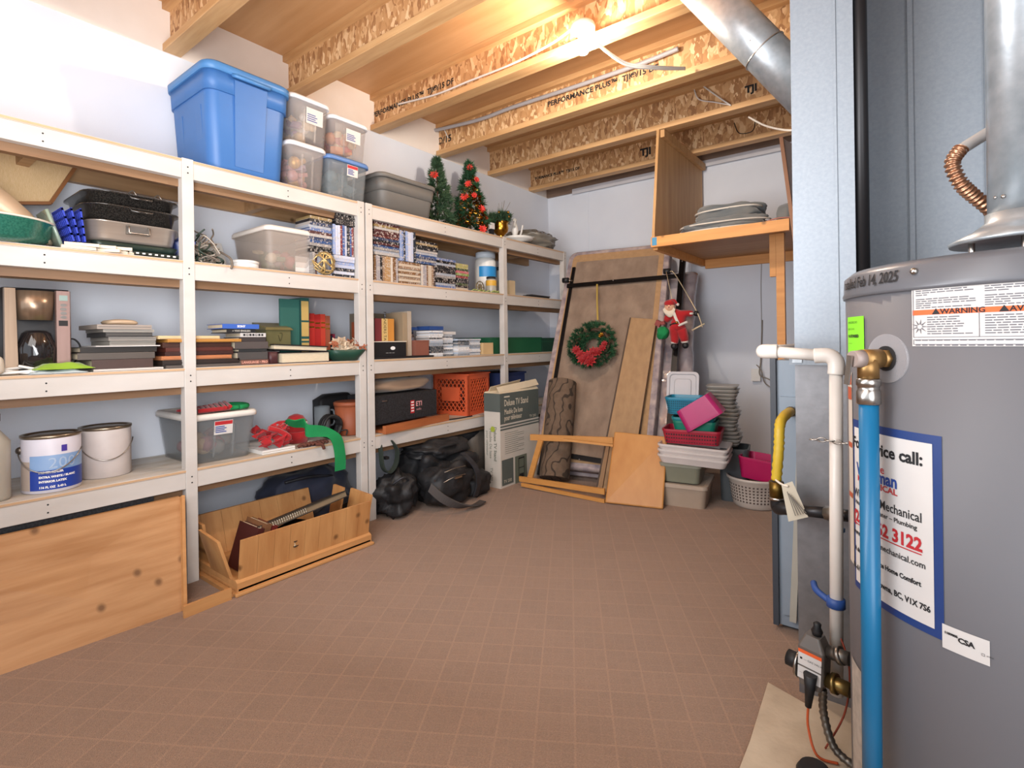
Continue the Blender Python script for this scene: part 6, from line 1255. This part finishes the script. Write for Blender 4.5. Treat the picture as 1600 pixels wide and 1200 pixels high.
# white pvc pipe
PYY = 1.48
pt, pe, pbm = A(1306, 556, Y=PYY), A(1192, 549, Y=PYY), A(1299, 1075, Y=PYY)
px_ = pt.x
pts = bez([pe+Vector((0,0,0)), pe.lerp(pt,.5)], 2)
zt_ = pt.z
parts = [P('pipe', MB().cyl((pe.x+.01, PYY, pe.z+.0), (px_-.02, PYY, zt_), .0145, n=20), pvc), P('pipe', MB().cyl((px_, PYY, zt_-.02), (px_-.008, PYY, .13), .0145, n=20), pvc),
    P('elbow', MB().tube(bez([(px_-.045,PYY,zt_),(px_-.015,PYY,zt_),(px_,PYY,zt_-.015),(px_,PYY,zt_-.045)],6), .0185, 18), pvc),
    P('elbow', MB().tube(bez([(pe.x+.035,PYY,pe.z),(pe.x+.006,PYY,pe.z),(pe.x,PYY+.012,pe.z),(pe.x,PYY+.06,pe.z)],6), .0185, 18), pvc),
    P('pipe', MB().cyl((pe.x, PYY+.05, pe.z), (pe.x, 1.962, pe.z), .0145, n=16), pvc)]
mk('drain_pipe', 'white plastic drain pipe turning down beside the water tank', 'pipe', parts)
q = A(1300, 940, Y=PYY)
mk('pipe_strap', 'blue plastic strap around the lower white drain pipe', 'strap', [P('strap', MB().lathe([(.0150,-.012),(.0205,-.010),(.0205,.010),(.0150,.012)], (px_-.007, PYY, q.z), 20).tube(bez([(px_-.02,PYY,q.z),(px_-.05,PYY+.02,q.z+.01),(px_-.06,PYY+.05,q.z+.015)],5), .008, 8), M('blue_strap','2a4f94',.5))])
q = A(1300, 687, Y=PYY); ch = MB()
for k in range(7):
    c_ = Vector((px_-.045+.016*k, PYY-.022-.006*math.sin(k*.6), q.z+.002*math.sin(k))); a = 0 if k % 2 else 1
    ch.tube([c_+Vector((math.cos(t)*.010, (math.sin(t)*.005 if a else 0), (0 if a else math.sin(t)*.005))) for t in [2*PI*i/12 for i in range(13)]], .0016, 5)
mk('metal_chain', 'short metal chain looped across the white drain pipe', 'chain', [P('chain', ch, steel)])
# yellow gas hose, elbow, black pipe, tag
yl = M('yellow_gas_hose', 'c9a92c', .5, col2='b39422', ns=9); hs = []
pth = bez([A(1236,643,Y=1.94), A(1229,647,Y=1.75), A(1219,662,Y=1.64), A(1217,700,Y=1.62), A(1213,750,Y=1.62)], 10)
hz = MB().tube(pth, lambda t: .0135+.0014*math.sin(t*110), 14)
mk('gas_hose', 'yellow ribbed gas hose hanging beside the furnace', 'hose', [P('hose', hz, yl), P('collar', MB().cyl(pth[0], pth[3], .017, n=14), M('dark_fitting','4a4038',.4,.6))])
g0 = A(1213, 752, Y=1.62); g1 = A(1214, 776, Y=1.62); g2 = A(1232, 795, Y=1.60); g3 = A(1320, 805, Y=1.53)
iron = M('black_iron','2c2b2d',.4,.5)
mk('gas_pipe', 'black iron gas pipe with brass union below the yellow hose', 'pipe', [P('union', MB().cyl(g0, g1, .0195, n=8), M('aged_brass','6e5526',.4,.9)), P('ring', MB().cyl(g1, g1+Vector((0,0,-.008)), .022, n=16), steel),
    P('elbow', MB().tube(bez([g1, g1+Vector((.002,0,-.03)), g2-Vector((.01,0,0)), g2.lerp(g3,.12)],6), .018, 16), iron), P('pipe', MB().cyl(g2.lerp(g3,.1), g2.lerp(g3,.70), .0145, n=14), iron), P('valve', MB().cyl(g2.lerp(g3,.70), g2.lerp(g3,.92), .019, n=8), M('valve_metal','8b857e',.35,.9)), P('pipe', MB().cyl(g2.lerp(g3,.92), g3+Vector((.02,-.0,0)), .015, n=14), iron),
    P('valve_handle', MB().beam(g2.lerp(g3,.80)+Vector((0,-.02,-.02)), g3+Vector((.0,-.03,-.03)), .008, .010), M('blue_handle','5b7fa8',.4))])
ta, tb_ = A(1222, 757, Y=1.80), A(1258, 812, Y=1.74)
tg_ = MB().hexa([A(1232,815,Y=1.56), A(1263,808,Y=1.56), A(1263,808,Y=1.562), A(1232,815,Y=1.562)], [A(1221,758,Y=1.575), A(1238,752,Y=1.575), A(1238,752,Y=1.577), A(1221,758,Y=1.577)])
ln = MB()
for k in range(5):
    a_ = A(1230+2.6*k, 768+3*k, Y=1.569).lerp(EYE, .006); b_ = A(1243+4.2*k, 806-k, Y=1.562).lerp(EYE, .006); ln.beam(a_, b_, .0022, .0006, (0,-1,0))
mk('paper_tag', 'cream printed tag tied to the brass gas union', 'tag', [P('tag', tg_, M('cream_tag','bdb3a0',.8)), P('print', ln, M('grey_print','6a645c',.8), stuff=True), P('tie', MB().tube(bez([A(1212,750,Y=1.595),A(1222,757,Y=1.578),A(1232,760,Y=1.57)],5), .003, 6), cream)])
# ------------------------------------------------------------------ water heater
TCX, TCY, TR, TZ = .176, 1.318, .28, 1.128
def tp(a, zz, rr=0): return Vector((TCX+(TR+rr)*math.cos(a), TCY+(TR+rr)*math.sin(a), zz))
def onT(px, py, rr=0):          # where a line of sight meets the tank wall -> (angle, z)
    d = ray(px, py); ox, oy = -TCX, -TCY; R2 = (TR+rr)**2; a = d.x**2+d.y**2; b = 2*(ox*d.x+oy*d.y); c = ox*ox+oy*oy-R2; D = max(b*b-4*a*c, 0); t = (-b-math.sqrt(D))/(2*a)
    p = EYE+d*t; return math.atan2(p.y-TCY, p.x-TCX), p.z
def Tpatch(a0, a1, z0, z1, rr=.0012, n=30, zf=None):
    return MB().loft([[tuple(tp(a0+(a1-a0)*i/n, q, rr)) for i in range(n+1)] for q in (z0, z1)], 0, False, False, closed=False)
def Tfn(a0, z0, rr=.0022, rot=0):
    def f(v): x, y = v.x*math.cos(rot)-v.y*math.sin(rot), v.x*math.sin(rot)+v.y*math.cos(rot); return tp(a0+x/TR, z0+y, rr)
    return f
sign = [onT(*p) for p in ((1333,655),(1472,683),(1334,900),(1472,1008))]
parts = []
body = MB().lathe([(TR-.01,.03),(TR,.04),(TR,TZ-.045),(TR-.002,TZ-.044)], (TCX,TCY,0), 96)
parts.append(P('tank_body', body, tankm))
parts.append(P('base_ring', MB().lathe([(TR-.02,0),(TR-.02,.0302)], (TCX,TCY,0), 64), blk))
parts.append(P('top_cap', MB().lathe([(TR+.004,TZ-.052),(TR+.0055,TZ-.046),(TR+.003,TZ-.040),(TR+.002,TZ-.012),(TR-.012,TZ),(TR-.15,TZ+.006),(.002,TZ+.008)], (TCX,TCY,0), 96), tankcap))
a_, z_ = onT(1431, 424); parts.append(P('cap_screw', MB().sph(tp(a_, z_, .004), .006, 10), steel))
a0 = onT(1334, 650)[0]; a1 = onT(1472, 690)[0]; zt2 = sum(onT(*p)[1] for p in ((1345,657),(1472,683)))/2; zb2 = sum(onT(*p)[1] for p in ((1345,915),(1472,1008)))/2
bw_ = .012
sg = [P('white_panel', Tpatch(a0+.03, onT(1459,800)[0], zb2+bw_*1.1, zt2-bw_*1.2, .002), paper)]
wd = (a1-a0)*TR; ht = zt2-zb2; am = a0+.045
def line(s_, yy, sz_, m, x=None, al='LEFT', bold=.0003, sx=1): 
    return MB().text(s_, sz_, None, 0, al, Tfn(a0+(x if x is not None else .5*wd)/TR, zt2-ht*yy, .0026), sx=sx, bold=bold)
L_ = MB(); Lr = MB(); Lb = MB()
u = wd
def addt(B, s_, yy, width, x=.46, bold=.0002, hs=1.0):
    t = MB().text(s_, 1.0, None, 0, 'LEFT'); w_ = max(v[0] for v in t.v)-min(v[0] for v in t.v); sz_ = width*wd/w_; off = (x-width/2)*wd
    B.text(s_, sz_, None, 0, 'LEFT', Tfn(a0+off/TR, zt2-ht*yy, .0028), bold=bold)
def addp(B, s_, yy, p0, p1, bold=.0002, hf=1.0):
    t = MB().text(s_, 1.0, None, 0, 'LEFT'); w_ = max(v[0] for v in t.v); s0 = onT(p0, 780)[0]; sz_ = (onT(p1, 780)[0]-s0)*TR/w_
    f = Tfn(s0, zt2-ht*yy, .0028); B.text(s_, sz_, None, 0, 'LEFT', lambda v: f(Vector((v.x, v.y*hf, 0))), bold=bold)
addp(L_, 'For service call:', .135, 1337, 1443, .0008, 1.1); addp(Lr, 'Reliance', .238, 1346, 1384); addp(Lb, 'Wightman', .285, 1342, 1403, .0008, 1.2); addp(Lr, 'MECHANICAL', .338, 1343, 1404, .0004, .9)
addp(L_, 'Wightman Mechanical', .43, 1338, 1441, .0002, 1.25); addp(L_, 'Heating - Hot Water \u2013 Plumbing', .485, 1339, 1434)
addp(Lr, '(250) 762 3122', .57, 1337, 1441, .0010, 1.15); addp(L_, 'www.wightmanmechanical.com', .665, 1336, 1446, .0002, 1.1); addp(L_, 'A division of Reliance Home Comfort', .765, 1338, 1439, .0004, 1.15); addp(L_, '1A-6190 Road, Kelowna, BC, V1X 7S6', .875, 1335, 1453, .0004, 1.2)
Lr.v += []; ul = Tpatch(onT(1337,800)[0], onT(1441,800)[0], zt2-ht*.616, zt2-ht*.610, .0028); Lr.add(ul.v, ul.f)
sg += [P('black_lettering', L_, ink, stuff=True), P('red_lettering', Lr, M('sign_red','b8262c',.6), stuff=True), P('blue_lettering', Lb, ink_b, stuff=True)]
parts.append(P('service_sign', Tpatch(a0, a1, zb2, zt2, .0012), M('sign_blue','1f3a74',.5), sg))
# warning label
a0w, zw1 = onT(1425, 437); a1w = a0w+.36*1.95; zw0 = onT(1425, 541)[1]; hw = zw1-zw0; ww = (a1w-a0w)*TR
sub = [P('orange_band', Tpatch(a0w+.005, a1w-.005, zw0+hw*.46, zw0+hw*.535, .0018), orange)]
lk = MB(); rnd = random.Random(8)
def fr_(a, b, z0_, z1_, t=.0009):
    for (p, q_, r_, s_) in ((a, b, z0_, z0_+t), (a, b, z1_-t, z1_), (a, a+t/TR, z0_, z1_), (b-t/TR, b, z0_, z1_)):
        k_ = Tpatch(p, q_, r_, s_, .0019, 20); lk.add(k_.v, k_.f)
fr_(a0w+.008, a1w-.008, zw0+hw*.13, zw1-hw*.02); fr_(a0w+.008, a1w-.008, zw0+hw*.025, zw0+hw*.10)
am_ = a0w+(a1w-a0w)*.46; k_ = Tpatch(am_, am_+.003, zw0+hw*.13, zw0+hw*.535, .0019, 2); lk.add(k_.v, k_.f)
def cw_(s_, a, zz, sz_, B=lk, bold=0): B.text(s_, sz_, None, 0, 'LEFT', Tfn(a, zz, .0022), bold=bold)
cw_('T&P RELIEF VALVE OPENING', a0w+.10, zw0+hw*.925, .0075); cw_('OUVERTURE POUR SOUPAPE', am_+.06, zw0+hw*.925, .0075)
wk = MB(); cw_('\u25b2WARNING', a0w+.11, zw0+hw*.497, .0115, wk, .0003); cw_('\u25b2AVERTISSEMENT', am_+.08, zw0+hw*.497, .0115, wk, .0003); sub.append(P('lettering', wk, ink, stuff=True))
for col, (ca, cb_) in enumerate(((a0w+.025, am_-.01), (am_+.025, a1w-.02))):
    for k in range(11):
        if k in (5,): continue
        zz = zw0+hw*(.87-.031*k); e_ = ca+(cb_-ca)*(rnd.uniform(.9, 1) if k not in (4, 9) else .3); aa = ca
        while aa < e_-.02:
            L2 = rnd.uniform(.015, .05); k_ = Tpatch(aa, min(aa+L2, e_), zz, zz+.0016, .0019, 2); lk.add(k_.v, k_.f); aa += L2+.006
    for k in range(8):
        zz = zw0+hw*(.415-.034*k); aa = ca+(.06 if col == 0 else 0); e_ = ca+(cb_-ca)*rnd.uniform(.7, .98)
        while aa < e_-.02:
            L2 = rnd.uniform(.015, .05); k_ = Tpatch(aa, min(aa+L2, e_), zz, zz+.0016, .0019, 2); lk.add(k_.v, k_.f); aa += L2+.006
zz = zw0+hw*.055; aa = a0w+.02
while aa < a1w-.05: k_ = Tpatch(aa, aa+.03, zz+.003, zz+.005, .0019, 2); lk.add(k_.v, k_.f); k_ = Tpatch(aa, aa+.028, zz-.005, zz-.003, .0019, 2); lk.add(k_.v, k_.f); aa += .037
ca_, cz_ = a0w+.045, zw0+hw*.29
for k in range(9):
    t = 2*PI*k/9; p = Tfn(ca_, cz_, .0022); lk.add([p(Vector((.004*math.cos(t-.3), .004*math.sin(t-.3), 0))), p(Vector((.004*math.cos(t+.3), .004*math.sin(t+.3), 0))), p(Vector((.013*math.cos(t), .013*math.sin(t), 0)))], [(0,1,2)])
sub.append(P('print', lk, M('label_print','66646a',.6), stuff=True))
parts.append(P('warning_label', Tpatch(a0w, a1w, zw0, zw1, .0012), paper, sub))
# green tag label
ga0, gz1 = onT(1326, 500); ga1, _ = onT(1351, 497); gz0 = onT(1345, 546)[1]; gz1 = onT(1345, 494)[1]
gl = MB()
for k, (s_, zz, sz_) in enumerate((('SERVICE RECORD', .82, .006), ('DATE  1 2 3 4 5', .62, .005), ('VALVE PASSED', .40, .008), ('................', .2, .006))): gl.text(s_, sz_, None, 0, 'LEFT', Tfn(ga0+.03, gz0+(gz1-gz0)*zz, .0025), bold=.0003 if k == 2 else 0)
parts.append(P('green_sticker', Tpatch(ga0, ga1, gz0-.012, gz1, .0016), M('lime_green_sticker','86e02c',.6), [P('print', gl, ink, stuff=True)]))
# side barcode strip, certification label, lower label
ra = a0+.012
st_ = MB(); st_.add(Tpatch(ra-.13, ra-.03, .55, .93, .001).v, Tpatch(ra-.13, ra-.03, .55, .93, .001).f)
parts.append(P('instruction_label', st_, M('beige_label','c9bcae',.6), [P('orange_block', (lambda B: [B.add(Tpatch(ra-.125, ra-.035, q0_, q1_, .0016).v, Tpatch(ra-.125, ra-.035, q0_, q1_, .0016).f) for q0_, q1_ in ((.905,.925),(.875,.90),(.78,.79),(.68,.69))] and B)(MB()), M('rust_print','b5573a',.6), stuff=True)]))
ca0, cz1 = onT(1473, 987); ca1, cz2 = onT(1547, 1012)
ct = MB(); ct.text('CSA', .011, None, 0, 'LEFT', Tfn(ca0+.075, (cz1+cz2)/2-.004, .0024), bold=.0005).text('\u25a1 ===', .005, None, 0, 'LEFT', Tfn(ca0+.175, (cz1+cz2)/2-.012, .0024)).text('1189805', .005, None, 0, 'LEFT', Tfn(ca0+.012, (cz1+cz2)/2, .0024), bold=.0003)
parts.append(P('certification_label', Tpatch(ca0, ca1, (cz1+cz2)/2-.026, (cz1+cz2)/2+.012, .0014), paper, [P('lettering', ct, ink, stuff=True)]))
parts.append(P('rating_label', Tpatch(ra-.13, ra+.16, .10, .355, .0012), M('grey_foil_label','bdb3a8',.5,col2='9c948b',ns=60)))
# handwriting
ha, hz_ = onT(1331, 434); parts.append(P('handwriting', MB().text('Installed Feb 14, 2025', .027, None, 0, 'LEFT', (lambda f: (lambda v: f(Vector((v.x+v.y*.18, v.y, 0)))))(Tfn(onT(1323,432)[0]+.02, TZ-.026, .0050)), sx=.72, bold=.0005), ink, stuff=True))
# relief valve
va, vz = onT(1386, 560); vp = tp(va, vz); vn = Vector((math.cos(va), math.sin(va), 0)); vt = Vector((-vn.y, vn.x, 0))
parts.append(P('valve_collar', MB().tube([vp-vn*.006, vp+vn*.002], .043, 36), M('collar_plastic','c0bdc0',.3,alpha=.4)))
parts.append(P('valve_port', MB().tube([vp, vp+vn*.0035], .022, 24), ink))
ve = vp+vn*.036
rv = MB().tube([vp, vp+vn*.014], .017, 6).tube([vp+vn*.014, ve+vn*.012], .0165, 20).tube([ve, ve-_Z*.034], .0165, 20)
sil = M('valve_silver','9d8d86',.5,.2)
parts.append(P('relief_valve', rv, brass, [P('bonnet', MB().tube([ve+vn*.012, ve+vn*.020, ve+vn*.030], lambda t: .016-.002*t, 22), sil), P('test_lever', MB().beam(ve+vn*.034+vt*.0-_Z*-.006, ve+vn*.036-_Z*.045-vt*.006, .011, .003, vn), steel)]))
lx_, ly_ = ve.x, ve.y
parts.append(P('discharge_coupling', MB().lathe([(.0155,-.034),(.0185,-.036),(.0185,-.046),(.0165,-.048),(.0165,-.054),(.0185,-.056),(.0185,-.078),(.0165,-.080)], (lx_,ly_,ve.z), 24), steel))
parts.append(P('discharge_pipe', MB().cyl((lx_,ly_,ve.z-.078), (lx_-.002,ly_-.01,.06), .0150, n=24), M('bright_blue_pipe','0f6793',.35)))
# vent and draft hood
hv = A(1592, 372, Y=1.33); hx_, hy_ = TCX+.0, TCY+.02
hx_ = A(1600, 380, Y=TCY).x; hy_ = TCY
vl = A(1541, 250, Y=hy_).x; vr = hx_-vl
parts.append(P('draft_hood', MB().lathe([(.105,0),(.107,.006),(.07,.026),(vr+.004,.04),(vr+.004,.055)], (hx_,hy_,TZ+.040), 40), galv2, [P('hood_leg', MB().cyl((hx_-.075,hy_-.045,TZ+.0),(hx_-.075,hy_-.045,TZ+.048),.005,n=8), steel), P('hood_leg', MB().cyl((hx_-.01,hy_-.088,TZ+.0),(hx_-.01,hy_-.088,TZ+.044),.005,n=8), steel)]))
parts.append(P('copper_collar', MB().lathe([(.085,0),(.088,.015),(.08,.018)], (hx_,hy_,TZ+.004), 36), M('hood_rust','8c4a34',.5,.4)))
parts.append(P('vent_pipe', MB().cyl((hx_,hy_,TZ+.09), (hx_,hy_,CEIL-.003), vr, n=48), galv2, [P('screw', MB().sph((hx_-vr*.62,hy_-vr*.8,TZ+.12), .004, 8).sph((hx_-vr*.82,hy_-vr*.6,TZ+.122), .003, 8), steel)]))
# copper flex
cfp = bez([A(1548, 205, Y=1.42), A(1520, 222, Y=1.40), A(1500, 235, Y=1.38)], 8)
cop = M('copper', 'b08468', .32, .85)
cf2 = bez([A(1502, 232, Y=1.38), A(1488, 255, Y=1.37), A(1500, 285, Y=1.37), A(1520, 305, Y=1.39), A(1548, 328, Y=1.42), A(1575, 360, Y=1.50)], 30)
parts.append(P('copper_flex_line', MB().tube(cf2, lambda t: .012+.0022*math.sin(t*150), 14), cop))
parts.append(P('printed_sleeve', MB().tube(cfp, .0115, 14), M('white_sleeve','c9c4c0',.5)))
mk('water_heater', 'tall grey cylindrical water heater with labels at right', 'water heater', parts)
# control device by the tank foot
cx_ = A(1272, 1030, Y=1.44); T = Matrix.Translation(cx_) @ Matrix.Rotation(-.25, 4, 'Z') @ Matrix.Rotation(.05, 4, 'Y')
gm = M('grey_cast_housing', '77716c', .4, .4)
W2, H2 = .030, .062
ps = [P('housing', MB().loft([rrect(0,0,-H2,W2*.8,.022,.008), rrect(0,0,-H2+.02,W2,.025,.008), rrect(0,0,H2-.03,W2,.025,.008), rrect(0,0,H2,W2*.55,.018,.006)], T=T, smooth=False), gm),
    P('label', MB().box(-W2+.004, W2-.004, -.0262, -.0255, -.012, .022, 0, T).box(-W2+.004, W2-.004, -.0262, -.0255, -.045, -.016, 0, T), paper, [P('orange_band', MB().box(-W2+.004, W2-.004, -.0268, -.0263, .018, .026, 0, T), orange), P('print', MB().text('\u25a0 \u2014 GAS VALVE', .007, T @ frame_T((-W2+.008,-.0266,.004),(1,0,0),(0,0,1))).text('\u2014 \u2014 \u25a0', .007, T @ frame_T((-W2+.008,-.0266,-.03),(1,0,0),(0,0,1))), ink, stuff=True)]),
    P('top_knob', MB().lathe([(.010,H2),(.013,H2+.01),(.008,H2+.02),(.009,H2+.028),(.004,H2+.032)], (0.004,0,0), 14, T=T), blk),
    P('side_knob', MB().cyl(T @ Vector((-W2-.03,0,-.025)), T @ Vector((-W2,0,-.025)), .019, n=18), blk, [P('dial_plate', MB().cyl(T @ Vector((-W2-.004,0,-.025)), T @ Vector((-W2+.001,0,-.025)), .034, n=24), steel)]),
    P('cable_boot', MB().tube([T @ Vector((.006,-.034,-.02)), T @ Vector((.006,-.034,-.055)), T @ Vector((.004,-.034,-.10))], lambda t: .015-.008*t, 14), blk),
    P('fitting', MB().cyl(T @ Vector((W2,0,.035)), T @ Vector((W2+.045,0,.040)), .016, n=8).cyl(T @ Vector((W2+.02,0,.035)), T @ Vector((W2+.03,0,.040)), .020, n=16), M('valve_metal','8b857e',.35,.9)),
    P('fitting', MB().cyl(T @ Vector((W2,0,-.035)), T @ Vector((W2+.05,0,-.032)), .017, n=8).cyl(T @ Vector((W2+.012,0,-.035)), T @ Vector((W2+.022,0,-.033)), .023, n=16), M('aged_brass2','8d7648',.35,.9)),
    P('cord', MB().tube(bez([T @ Vector((.004,-.034,-.10)), T @ Vector((.006,-.034,-.15)), T @ Vector((.03,-.04,-.20)), Vector((cx_.x+.05, cx_.y-.03, .01))],8), .003, 6), M('orange_wire','c4552a',.5)),
    P('flex_conduit', MB().tube(bez([T @ Vector((.022,.0,-H2)), T @ Vector((.026,0,-.12)), T @ Vector((.055,-.01,-.18)), Vector((cx_.x+.09, cx_.y-.03, .015))],14), lambda t: .009+.0012*math.sin(t*170), 10), M('conduit_metal','7c756c',.35,.8))]
mk('gas_control_valve', 'grey gas control box with black knob beside tank foot', 'control valve', ps)
mk('rubber_pad', 'small black rubber disc lying on the concrete by the tank', 'pad', [P('pad', MB().lathe([(.035,0),(.038,.004),(.030,.018)], (cx_.x+.01, cx_.y-.09, .0045), 24), blk)])
w1 = MB().tube(bez([(px_-.01,PYY+.0,.30),(px_+.02,PYY-.02,.22),(px_+.01,PYY-.01,.10),(px_-.03,PYY-.03,.006)],8), .0022, 6)
mk('electrical_wire', 'thin red wire dropping between drain pipe and water tank', 'wire', [P('wire', w1, M('red_wire','8e3a26',.5))])
